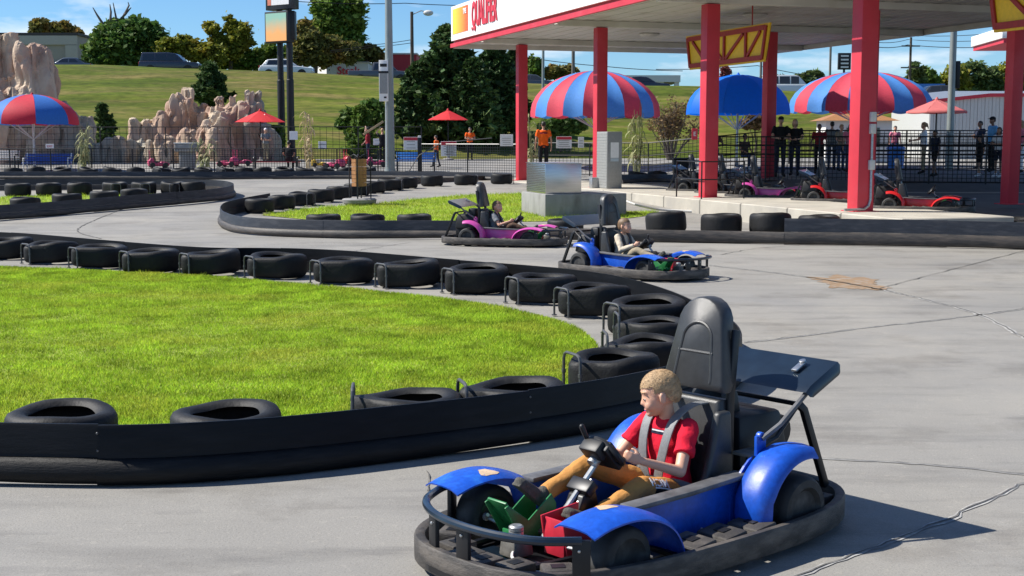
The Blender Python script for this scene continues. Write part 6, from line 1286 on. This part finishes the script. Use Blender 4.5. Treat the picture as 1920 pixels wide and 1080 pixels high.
C = rng.random((3500, 3)) * np.array([1.05, 0.8, zt]) - np.array([0.52, 0.4, 0]); Vv, Ff = leaf_cloud(C, 0.13); put('crown', raw_mesh('crown', Vv, Ff), MT['l_dark'], T); q = MB(); q.tube([(0, 0, -0.1), (0, 0, zt * 0.9)], 0.05, 6); q.build('trunk', MT['bark'], T)
# dried corn stalks tied to the fences
mm('corn', (0.42, 0.34, 0.19), 0.85, var=0.25, scale=4, island=0.3, trans=0.25); mm('corn_g', (0.26, 0.27, 0.13), 0.85, var=0.25, scale=4, island=0.3, trans=0.25)
def corn(label, px, d, top, m='corn', n=6, seed=0, spread=0.18):
    r = random.Random(seed); c = at(px, top, d); z0 = gh(c.x, d); H = c.z - z0; T = thing('corn_stalks', label, 'corn stalks', (c.x, d, z0), 0, 'dried corn stalks')
    for k in range(n):
        a = r.uniform(0, 2 * PI); sp = r.uniform(0.3, 1) * spread; h = H * r.uniform(0.75, 1.0); bx, by = 0.10 * math.cos(a), 0.10 * math.sin(a); tx, ty = bx + sp * math.cos(a), by + sp * math.sin(a)
        q = MB(); q.tube([(bx, by, 0), ((bx + tx) / 2, (by + ty) / 2, h * 0.5), (tx, ty, h)], [0.022, 0.018, 0.008], 6); q.build('stalk', MT[m], T, smooth=True)
        for j in range(9):
            f = r.uniform(0.2, 0.98); p = Vector((bx + (tx - bx) * f, by + (ty - by) * f, h * f)); la = r.uniform(0, 2 * PI); ln = r.uniform(0.25, 0.6); dr = Vector((math.cos(la), math.sin(la), 0)); sd = Vector((-dr.y, dr.x, 0)) * r.uniform(0.02, 0.04)
            pts = [p, p + dr * ln * 0.3 + Vector((0, 0, 0.12)), p + dr * ln * 0.6 + Vector((0, 0, -0.02)), p + dr * ln * 0.7 + Vector((0, 0, -0.35 * r.random() - 0.1))]
            b = MB(); vs = []
            for i, s in zip(pts, (0.5, 1, 0.8, 0.1)): vs += [i - sd * s, i + sd * s]
            b.add(vs, [(0, 1, 3, 2), (2, 3, 5, 4), (4, 5, 7, 6)]); b.build('leaf', MT[m], T, smooth=True)
    q = MB(); q.lathe([(0.15, 0.78), (0.16, 0.82), (0.15, 0.86)], 12); q.build('tie', MT['corn'], T, smooth=True)
corn('dried corn stalks tied beside the dark blue bench', 150, 56.8, 228, 'corn_g', 7, 1, 0.35)
corn('dried corn stalks beside the stone planter', 381, 56.8, 256, 'corn_g', 6, 2, 0.3)
corn('tall pale corn stalks right of the black sign poles', 578, 56.8, 204, 'corn', 6, 3, 0.2)
corn('pale corn stalks right of the second column', 1195, 52.5, 186, 'corn_g', 7, 4, 0.22)
corn('pale corn stalks half hidden behind the first column', 1000, 54.5, 205, 'corn_g', 5, 5, 0.2)

# ================================================================ vehicles on the road
mm('glass_dark', (0.02, 0.024, 0.03), 0.08, 0.0, var=0.05, spec=0.7); mm('car_navy', (0.012, 0.014, 0.028), 0.25, var=0.05, coat=0.6); mm('car_white', (0.62, 0.64, 0.66), 0.3, var=0.03, coat=0.6); mm('car_grey', (0.07, 0.075, 0.085), 0.3, 0.3, var=0.05, coat=0.6); mm('car_slate', (0.05, 0.07, 0.10), 0.3, 0.3, var=0.05, coat=0.6); mm('tail_red', (0.4, 0.01, 0.012), 0.3, var=0.05)
KIND = {  # side outlines, nose towards +x: lower body, glasshouse, panes (x0, x1), wheel places
 'suv': ([(-2.6, .35), (2.55, .35), (2.62, .65), (2.55, .95), (1.35, 1.10), (-2.55, 1.12), (-2.62, .7)], [(-2.5, 1.11), (1.30, 1.09), (.55, 1.78), (-.2, 1.88), (-2.35, 1.86)], [(-2.25, -1.25), (-1.15, -.2), (-.1, .75)], (-1.6, 1.65), .40, .95),
 'sedan': ([(-2.3, .3), (2.3, .3), (2.38, .55), (2.25, .78), (1.0, .95), (-1.6, .98), (-2.3, .9), (-2.38, .6)], [(-1.7, .97), (1.05, .94), (.25, 1.42), (-.3, 1.47), (-1.0, 1.43)], [(-1.2, -.35), (-.25, .65)], (-1.35, 1.4), .33, .9),
 'cross': ([(-2.25, .32), (2.25, .32), (2.35, .6), (2.2, .86), (1.05, 1.0), (-2.1, 1.05), (-2.32, .75)], [(-2.05, 1.04), (1.1, .99), (.3, 1.56), (-.4, 1.65), (-1.55, 1.56)], [(-1.6, -.65), (-.55, .6)], (-1.4, 1.45), .37, .92),
 'pickup': ([(-2.8, .45), (2.75, .45), (2.85, .75), (2.75, 1.05), (1.5, 1.15), (-.7, 1.17), (-2.85, 1.17), (-2.85, .7)], [(-.75, 1.16), (1.5, 1.14), (.75, 1.83), (.1, 1.9), (-.6, 1.87)], [(-.55, .25), (.35, .95)], (-1.75, 1.8), .42, .96),
 'van': ([(-2.4, .35), (2.35, .35), (2.45, .7), (2.3, 1.0), (1.6, 1.1), (-2.4, 1.12)], [(-2.38, 1.11), (1.6, 1.09), (.9, 1.85), (.4, 1.95), (-2.3, 1.95)], [(-2.1, -.9), (-.8, .1), (.2, .9)], (-1.5, 1.5), .35, .92)}
def car(label, px, d, kind, m, face=1, rz=0.0, z=None):
    lo, gl, panes, wx, wr, hw = KIND[kind]; x = gx(px, d); z0 = hz(x, d) + 0.012 if z is None else z
    T = thing('parked_car', label, {'suv': 'car', 'sedan': 'car', 'cross': 'car', 'pickup': 'pickup', 'van': 'van'}[kind], (x, d, z0), rz + (0 if face > 0 else PI), 'vehicles on the road')
    q = MB(); q.poly(lo, -hw, hw); q.build('body', MT[m], T, bevel=0.07, seg=3)
    cx = sum(a for a, _ in gl) / len(gl); zb = gl[0][1]; zt = max(b for _, b in gl)
    def tp(y): return [[(cx + (a - cx) * 1.0, s * y * (1 - 0.16 * (b - zb) / (zt - zb)), b) for a, b in gl] for s in (-1, 1)]
    q = MB(); r = tp(hw - 0.05); q.loft(r); q.build('cabin', MT[m], T, bevel=0.06, seg=3)
    for s in (-1, 1):
        for x0, x1 in panes:
            z1 = zt - 0.13; yb = hw - 0.05; f = lambda zz: s * (yb * (1 - 0.16 * (zz - zb) / (zt - zb)) + 0.004)
            def top_x(xx): return min(max(xx, gl[-1][0] + 0.12), gl[2][0] + 0.02)
            q = MB(); q.add([(x0, f(zb + .06), zb + .06), (x1, f(zb + .06), zb + .06), (top_x(x1), f(z1), z1), (top_x(x0), f(z1), z1)], [(0, 1, 2, 3)]); q.build('side_window', MT['glass_dark'], T)
        q = MB(); q.box((lo[1][0] - 0.02, s * (hw - 0.22), 0.78 if kind != 'sedan' else .66), (0.12, 0.32, 0.14)); q.build('headlight', MT['white'], T, bevel=0.02); q = MB(); q.box((lo[0][0] + 0.02, s * (hw - 0.14), 0.92 if kind != 'sedan' else .78), (0.10, 0.22, 0.22)); q.build('tail_light', MT['tail_red'], T, bevel=0.02)
        for xw in wx:
            q = MB(); R = Matrix.Rotation(PI / 2, 3, 'X'); q.lathe([(wr * .6, -.11), (wr * .95, -.11), (wr, -.07), (wr, .07), (wr * .95, .11), (wr * .6, .11)], 20, (xw, s * (hw - 0.06), wr), R); w = q.build('wheel', MT['blackp'], T, smooth=True); q = MB(); q.lathe([(wr * .62, s * .105), (wr * .6, s * .118), (wr * .15, s * .09)], 16, (xw, s * (hw - 0.06), wr), R); q.build('rim', MT['galv'], w, smooth=True)
    # windscreen and rear pane
    for a, b, nm in ((gl[1], gl[2], 'windscreen'), (gl[-1], gl[0], 'rear_window')):
        ox = 0.03 if nm == 'windscreen' else -0.03; q = MB(); y0 = hw * 0.78; q.add([(a[0] + ox - (a[0] - b[0]) * .12, -y0, a[1] + (b[1] - a[1]) * .12 + .015), (a[0] + ox - (a[0] - b[0]) * .12, y0, a[1] + (b[1] - a[1]) * .12 + .015), (b[0] + ox + (a[0] - b[0]) * .1, y0 * .85, b[1] + (a[1] - b[1]) * .1 + .015), (b[0] + ox + (a[0] - b[0]) * .1, -y0 * .85, b[1] + (a[1] - b[1]) * .1 + .015)], [(0, 1, 2, 3)]); q.build(nm, MT['glass_dark'], T)
    return T
car('large dark navy sport utility car parked above the embankment', 325, 118, 'suv', 'car_navy', 1)
car('slate blue car parked below the tan building', 133, 124, 'sedan', 'car_slate', -1)
car('low dark car mostly hidden left of the dark navy one', 243, 124, 'sedan', 'car_navy', 1, 0.0, hz(gx(243, 124), 124) - 0.55)
car('white crossover car beside the black pylon poles', 540, 117.5, 'cross', 'car_white', 1)
car('dark grey pickup parked left of the conifers', 716, 120, 'pickup', 'car_grey', 1)
car('dark car at the top of the bank right of the first column', 1000, 121, 'sedan', 'car_grey', 1)
car('black car beside the far drive-through canopy', 1205, 121, 'sedan', 'car_navy', 1)
car('white van above the embankment right of the fifth column', 1473, 119, 'van', 'car_white', 1)
car('dark car near the far right trees', 1768, 122, 'cross', 'car_grey', 1)

# ================================================================ buildings
mm('tan_wall', (0.36, 0.32, 0.26), 0.85, var=0.06, scale=0.4); mm('tan_light', (0.46, 0.42, 0.35), 0.85, var=0.05); mm('roof_dark', (0.06, 0.05, 0.045), 0.7); mm('white_wall', (0.62, 0.61, 0.58), 0.8, var=0.05, scale=0.3); mm('brick_red', (0.42, 0.03, 0.04), 0.7, var=0.08); mm('corr', (0.5, 0.5, 0.48), 0.5, 0.1, var=0.05)
def building(label, name, cat, x, y, z, rz=0): return thing(name, label, cat, (x, y, z), rz, None)
d = 150; x0, x1 = gx(-260, d), gx(151, d); zt = at(100, 66, d).z; zb = RZ(60)
T = building('long tan flat roofed building at the left skyline', 'store_building', 'building', x1, d, zb)
q = MB(); q.box(((x0 - x1) / 2, 6, (zt - zb) / 2), (x1 - x0, 12, zt - zb)); q.build('wall', MT['tan_wall'], T)
q = MB(); q.box(((x0 - x1) / 2, 5.95, zt - zb + 0.12), (x1 - x0 + 0.4, 12.4, 0.28)); q.build('roof_edge', MT['roof_dark'], T); q = MB(); q.box(((x0 - x1) / 2, -0.1, zt - zb - 0.55), (x1 - x0 + .1, 0.25, 1.0)); q.build('light_band', MT['tan_light'], T)
q = MB(); q.box((-0.6, -0.12, (zt - zb - 1.1) / 2), (1.3, 0.3, zt - zb - 1.1)); q.build('corner_pier', MT['tan_light'], T); q = MB(); q.box(((x0 - x1) / 2, -0.14, zt - zb - 3.0), (x1 - x0 - 3, 0.2, 0.16)); q.build('string_course', MT['roof_dark'], T)
q = MB(); q.box((-8, -0.05, 1.2), (10, 0.12, 2.0)); q.build('window', MT['glass_dark'], T)
d = 142; a = at(612, 118, d); zb = RZ(612); T = building('low white building with red script lettering behind the bank', 'diner', 'building', a.x, d, zb)
h = a.z - zb; Rb = rotm(0.0)
q = MB(); w1 = gx(692, d) - a.x; q.box((w1 / 2, 6, h / 2), (w1, 12, h)); q.build('wall', MT['white_wall'], T); q = MB(); q.loft([[(0.001, 0, 0), (-2.2, 8, 0), (-2.2, 8, h), (0.001, 0, h)], [(0.2, 0.1, 0), (-2.0, 8.1, 0), (-2.0, 8.1, h), (0.2, 0.1, h)]]); q.build('side_wall', MT['white_wall'], T); q = MB(); q.box((w1 / 2, 6, h + 0.06), (w1 + .2, 12.2, .12)); q.build('roof_edge', MT['tan_light'], T)
FRN = Matrix(((1, 0, 0), (0, 0, -1), (0, 1, 0)))
place_text('Steak', 1.15, 0.02, 0, 0, 0, MT['red_text'], 0.95, FRN, 'lettering', T, 0.03, Vector((gx(655, d) - a.x, -0.06, at(655, 133, d).z - zb)))
d = 150; a = at(738, 122, d); zb = RZ(738); T = building('red flat walled building beyond the lamp pole', 'red_building', 'building', a.x, d, zb); zt = at(738, 102, d).z - zb; w = 65 / FPX * d
q = MB(); q.box((0.6, 5, zt / 2), (w, 10, zt)); q.build('wall', MT['brick_red'], T); q = MB(); q.box((-w * 0.72, 4, zt * 0.36), (w * .44, 8, zt * .72)); q.build('low_wing', MT['red_paint'], T); q = MB(); q.box((0.6, 4.95, zt + 0.08), (w + 0.2, 10.2, 0.16)); q.build('roof_edge', MT['white_wall'], T)
d = 142; zb = RZ(1220); zt = at(1220, 141, d).z - zb; T = building('white drive-through canopy beyond the left striped umbrella', 'drive_through', 'building', gx(1220, d), d, zb); q = MB(); w = 108 / FPX * d; q.box((0, 4, zt - .35), (w, 8, 0.7)); q.build('roof', MT['white_wall'], T)
for px in (1180, 1236, 1268): q = MB(); q.box((gx(px, d) - gx(1220, d), 0.4, (zt - .7) / 2), (0.5 if px != 1236 else 0.9, 0.5, zt - .7)); q.build('pillar', MT['white_wall'], T)
q = MB(); q.box((gx(1246, d) - gx(1220, d), 3, (zt - .7) / 2), (1.6, 1.2, zt - .7)); q.build('kiosk', MT['tan_light'], T)
# corrugated shed
d = 78; xa = gx(1742, d); xb = gx(2150, d); zb = 0.81; zt1 = at(1742, 193, d).z - zb; zt2 = at(1850, 181, d).z - zb; T = building('white corrugated shed with red roof edge at the right', 'shed', 'building', xa, d, zb); n = 60; w = xb - xa; 
for k in range(n):
    xx = w * k / n; z1 = zt1 + (zt2 - zt1) * min(1, xx / 3.4); q = MB(); q.box((xx + w / n * 0.5, 0, z1 / 2), (w / n * 0.92, 0.1 if k % 2 else 0.06, z1)); q.build('wall_sheet', MT['corr'], T)
q = MB(); q.box((w / 2, 4, zt1 / 2), (w, 7.8, zt1 - .1)); q.build('wall', MT['corr'], T)
q = MB(); q.tube([(-0.1, -0.1, zt1 + 0.08), (3.4, -0.1, zt2 + 0.08), (w, -0.1, zt2 + 0.1)], 0.1, flat=(0.1, 0.1), up=(0, 1, 0)); q.build('roof_edge', MT['red_paint'], T)
q = MB(); q.loft([[(-0.1, 0, zt1 + 0.05), (3.4, 0, zt2 + 0.05), (w, 0, zt2 + .05)], [(-0.1, 8, zt1 + 0.6), (3.4, 8, zt2 + 0.6), (w, 8, zt2 + .6)]], closed=False, cap=False); q.build('roof', MT['galv'], T)
# ticket booth with a low pitched tan roof and a red lamp
c = at(1600, 262, 66); T = building('white booth with tan roof under the right striped umbrella', 'ticket_booth', 'booth', c.x, 66, 0.81); zt = at(1600, 218, 66).z - .81
q = MB(); q.box((0, 0, zt * .45), (3.2, 2, zt * .9)); q.build('wall', MT['white_wall'], T); q = MB(); q.loft([[(-1.9, -1.3, zt * .9), (1.9, -1.3, zt * .9), (1.9, 1.3, zt * .9), (-1.9, 1.3, zt * .9)], [(-.5, -.1, zt * 1.12), (.5, -.1, zt * 1.12), (.5, .1, zt * 1.12), (-.5, .1, zt * 1.12)]]); q.build('roof', MT['wood'], T); q = MB(); q.box((0.2, -1.01, zt * .55), (1.6, 0.06, zt * .4)); q.build('window', MT['glass_dark'], T)
# second canopy edge at the far right
c = at(1905, 70, 62); T = thing('kiosk_canopy', 'white and red canopy edge behind the rightmost column', 'canopy', (c.x, 62, 0.81)); zc = c.z - .81; Rk = rotm(-0.1)
q = MB(); q.box((4.0, 3, zc + 0.25), (8.4, 6, 0.5), Rk); q.build('fascia', MT['fascia'], T, bevel=0.02); q = MB(); q.box((4.0, 3, zc - 0.1), (8.2, 5.8, 0.22), Rk); q.build('red_trim', MT['red_paint'], T)
for x in (0.9, 7): q = MB(); q.box((x, 3, zc / 2 - .1), (0.3, 0.3, zc - .2)); q.build('column', MT['red_paint'], T)
c = at(1746, 166, 130); T = thing('billboard', 'small bright blue billboard before the far right trees', 'sign', (c.x, 130, hz(c.x, 130))); q = MB(); q.box((0, 0, c.z - T.location.z), (2.6, 0.2, 0.9)); b_ = q.build('board', MT['bench_lblue'], T); q = MB(); q.box((0.2, -0.11, c.z - T.location.z), (1.2, 0.01, 0.35)); q.build('print', MT['white'], b_)
for x in (-1, 1): q = MB(); q.tube([(x, 0.15, 0), (x, 0.15, c.z - T.location.z)], 0.07, 6); q.build('post', MT['fence'], T)

# ================================================================ people in the distance
def stand(h, arms='down', step=0.0, lean=0.0):
    k = h / 1.75; J = dict(hip=(0, 0, .95), chest=(0.02 + lean * .3, 0, 1.22), shL=(lean * .5, .185, 1.42), shR=(lean * .5, -.185, 1.42), head=(0.03 + lean * .7, 0, 1.635), hpL=(0, .095, .93), hpR=(0, -.095, .93), knL=(.02 + step * .5, .10, .50), knR=(.02 - step * .4, -.10, .50), anL=(step, .10, .085), anR=(-step, -.10, .085), toL=(step + .14, .12, .05), toR=(-step + .14, -.12, .05))
    if arms == 'down': J.update(elL=(-.03, .26, 1.13), elR=(-.03, -.26, 1.13), haL=(.06, .27, .88), haR=(.06, -.27, .88))
    elif arms == 'rail': J.update(elL=(.20, .26, 1.15), elR=(.20, -.26, 1.15), haL=(.42, .12, 1.12), haR=(.42, -.12, 1.12))
    elif arms == 'cross': J.update(elL=(.10, .26, 1.15), elR=(.10, -.26, 1.15), haL=(.24, -.05, 1.18), haR=(.24, .05, 1.12))
    elif arms == 'up': J.update(elL=(.15, .28, 1.55), elR=(.05, -.27, 1.15), haL=(.12, .12, 1.74), haR=(.2, -.25, .98))
    return {a: tuple(c * k for c in b) for a, b in J.items()}, k
def adult(label, px, d, h, face, mats, arms='down', z=None, grp='visitors', **kw):
    p = at(px, 262, d); J, k = stand(h, arms, kw.pop('step', 0.0), kw.pop('lean', 0.0)); zz = (gh(p.x, d) if z is None else z) + 0.035
    kw.setdefault('voxel', 0.021); return person(label, (p.x, d, zz), rad(face), J, k, mats, k=k, group=grp, curl=0.6, palm=((0, -1, 0), (0, 1, 0)), **kw)
# operator on a low step
c = at(1019, 262, 46.4); st = thing('operator_step', 'low concrete step under the orange shirted attendant', 'step', (c.x, 46.4, SLAB)); q = MB(); q.box((0, 0, 0.13), (1.1, 0.9, 0.25)); q.build('step', MT['conc'], st, bevel=0.02)
op = adult('attendant in an orange shirt and black trousers seen from behind', 1019, 46.4, 1.80, 95, ('skin_mid', 'c_orange', 'c_black', 'c_black', 'hair_dark'), 'down', SLAB + 0.256, 'staff', girth=1.05)
t_ = [c_ for c_ in op.children if c_.name.startswith('top')][0]
for yy, ww in ((0.085, 0.10), (-0.055, 0.15)): wrap_rect(ww, 0.055, (-0.15, yy, 1.40), (0, -1, 0), (0, 0, 1), t_, MT['c_maroon'], 'back_print', 0.005)
adult('person in an orange shirt before the dark conifers', 881, 72, 1.75, -80, ('skin_mid', 'c_orange', 'c_black', 'c_black', 'hair_dark'), 'cross', None, 'staff')
adult('child in an orange top walking by the ride cars', 818, 62, 1.45, 160, ('skin_mid', 'c_orange', 'c_navy', 'c_black', 'hair_dark'), 'down', None, step=.16)
mr_ = adult('person in a maroon top shouldering a long pale board', 690, 64, 1.72, 190, ('skin_mid', 'c_maroon', 'c_navy', 'c_black', 'hair_dark'), 'up')
c = at(700, 240, 63.6); o = MB().box((0, 0, 0), (1.15, 0.06, 0.10), rotm(0, rad(-33))).build('long_board', MT['corn'], None, bevel=0.01); o.location = c; tag(o, 'long pale board carried on the shoulder of the maroon person', 'board')
adult('person in black shooting a photo left of the lamp pole', 717, 63.5, 1.70, 100, ('skin', 'c_black', 'c_black', 'c_black', 'hair_blond'), 'up')
def seated(label, px, d, h, face, mats, seat=0.47, **kw):
    p = at(px, 262, d); k = h / 1.75
    J = dict(hip=(0, 0, .55), chest=(-.02, 0, .82), shL=(0, .185, 1.02), shR=(0, -.185, 1.02), head=(.04, 0, 1.235), hpL=(.02, .095, .54), hpR=(.02, -.095, .54), knL=(.44, .11, .52), knR=(.44, -.11, .52), anL=(.44, .11, .085), anR=(.42, -.11, .085), toL=(.58, .12, .05), toR=(.56, -.12, .05), elL=(.06, .25, .76), elR=(.06, -.25, .76), haL=(.28, .15, .66), haR=(.28, -.15, .66)); J = {a: tuple(c * k for c in b) for a, b in J.items()}
    kw.setdefault('voxel', 0.021); return person(label, (p.x, d, gh(p.x, d) + .03), rad(face), J, k, mats, k=k, group='visitors', curl=.6, **kw)
seated('person in black seated on the red bench', 541, 59.6, 1.75, 90, ('skin_mid', 'c_black', 'c_black', 'c_black', 'hair_dark'))
adult('grey haired person standing by the red patio umbrella', 498, 66, 1.65, -60, ('skin', 'c_grey', 'c_khaki', 'c_black', 'c_white'), 'cross')
adult('person in black leaning on the rail, the taller of the pair', 1463, 42.3, 1.86, -95, ('skin_mid', 'c_black', 'c_navy', 'c_black', 'hair_dark'), 'rail', style='cap', lean=.12, girth=1.1)
adult('long haired person in black leaning on the rail', 1491, 42.3, 1.76, -110, ('skin', 'c_black', 'c_navy', 'c_black', 'hair_blond'), 'rail', style='long', lean=.12)
adult('person in maroon behind the queue rail left of the conduit column', 1536, 43.8, 1.60, -100, ('skin_dark', 'c_maroon', 'c_black', 'c_black', 'hair_dark'), 'down')
adult('person in a khaki jacket behind the conduit column', 1577, 47, 1.62, -70, ('skin', 'c_khaki', 'c_denim', 'c_black', 'hair_blond'), 'cross')
adult('person in pink half hidden by the conduit column', 1594, 46, 1.62, -90, ('skin', 'c_pink', 'c_denim', 'c_black', 'hair_dark'), 'down', style='long')
adult('child in dark clothes running behind the rail', 1754, 41.5, 1.42, 200, ('skin_dark', 'c_navy', 'c_black', 'c_black', 'hair_dark'), 'down', legs='short', step=.16)
adult('man in a light blue shirt and black cap by the rightmost column', 1861, 46, 1.86, 190, ('skin_dark', 'c_lblue', 'c_black', 'c_black', 'hair_dark'), 'down', style='cap', girth=1.08)
adult('dark haired woman in white in front of the rightmost column', 1874, 41.2, 1.52, 215, ('skin_mid', 'c_white', 'c_navy', 'c_white', 'hair_dark'), 'cross', style='long', legs='short')
adult('person in pink at the right edge behind the rail', 1915, 44, 1.72, 180, ('skin', 'c_pink', 'c_white', 'c_black', 'hair_blond'), 'down', style='long')
adult('child in black shorts walking beside the woman in white', 1838, 41.6, 1.25, 200, ('skin_mid', 'c_black', 'c_black', 'c_white', 'hair_dark'), 'down', legs='short', step=.14)
adult('small person in red beyond the booth', 1678, 60, 1.70, -90, ('skin', 'c_pink', 'c_denim', 'c_black', 'hair_dark'), 'down')
adult('person in a grey top facing the far fence', 1560, 48.5, 1.74, 80, ('skin_mid', 'c_grey', 'c_denim', 'c_black', 'hair_dark'), 'cross', girth=1.1)
adult('person in a white top right of the conduit column', 1733, 43.5, 1.66, 160, ('skin', 'c_white', 'c_khaki', 'c_black', 'hair_blond'), 'rail', style='pony')
adult('person in navy waiting behind the man in the cap', 1838, 50, 1.78, 200, ('skin_dark', 'c_navy', 'c_black', 'c_black', 'hair_dark'), 'cross', girth=1.12)
adult('person in brown behind the third column', 1340, 48.5, 1.7, -70, ('skin_mid', 'c_brown', 'c_denim', 'c_black', 'hair_dark'), 'rail')
seated('person in dark clothes seated left of the fifth column', 1396, 50, 1.7, -60, ('skin_mid', 'c_brown', 'c_denim', 'c_white', 'hair_dark'))

bpy.data.scenes.remove(TS)
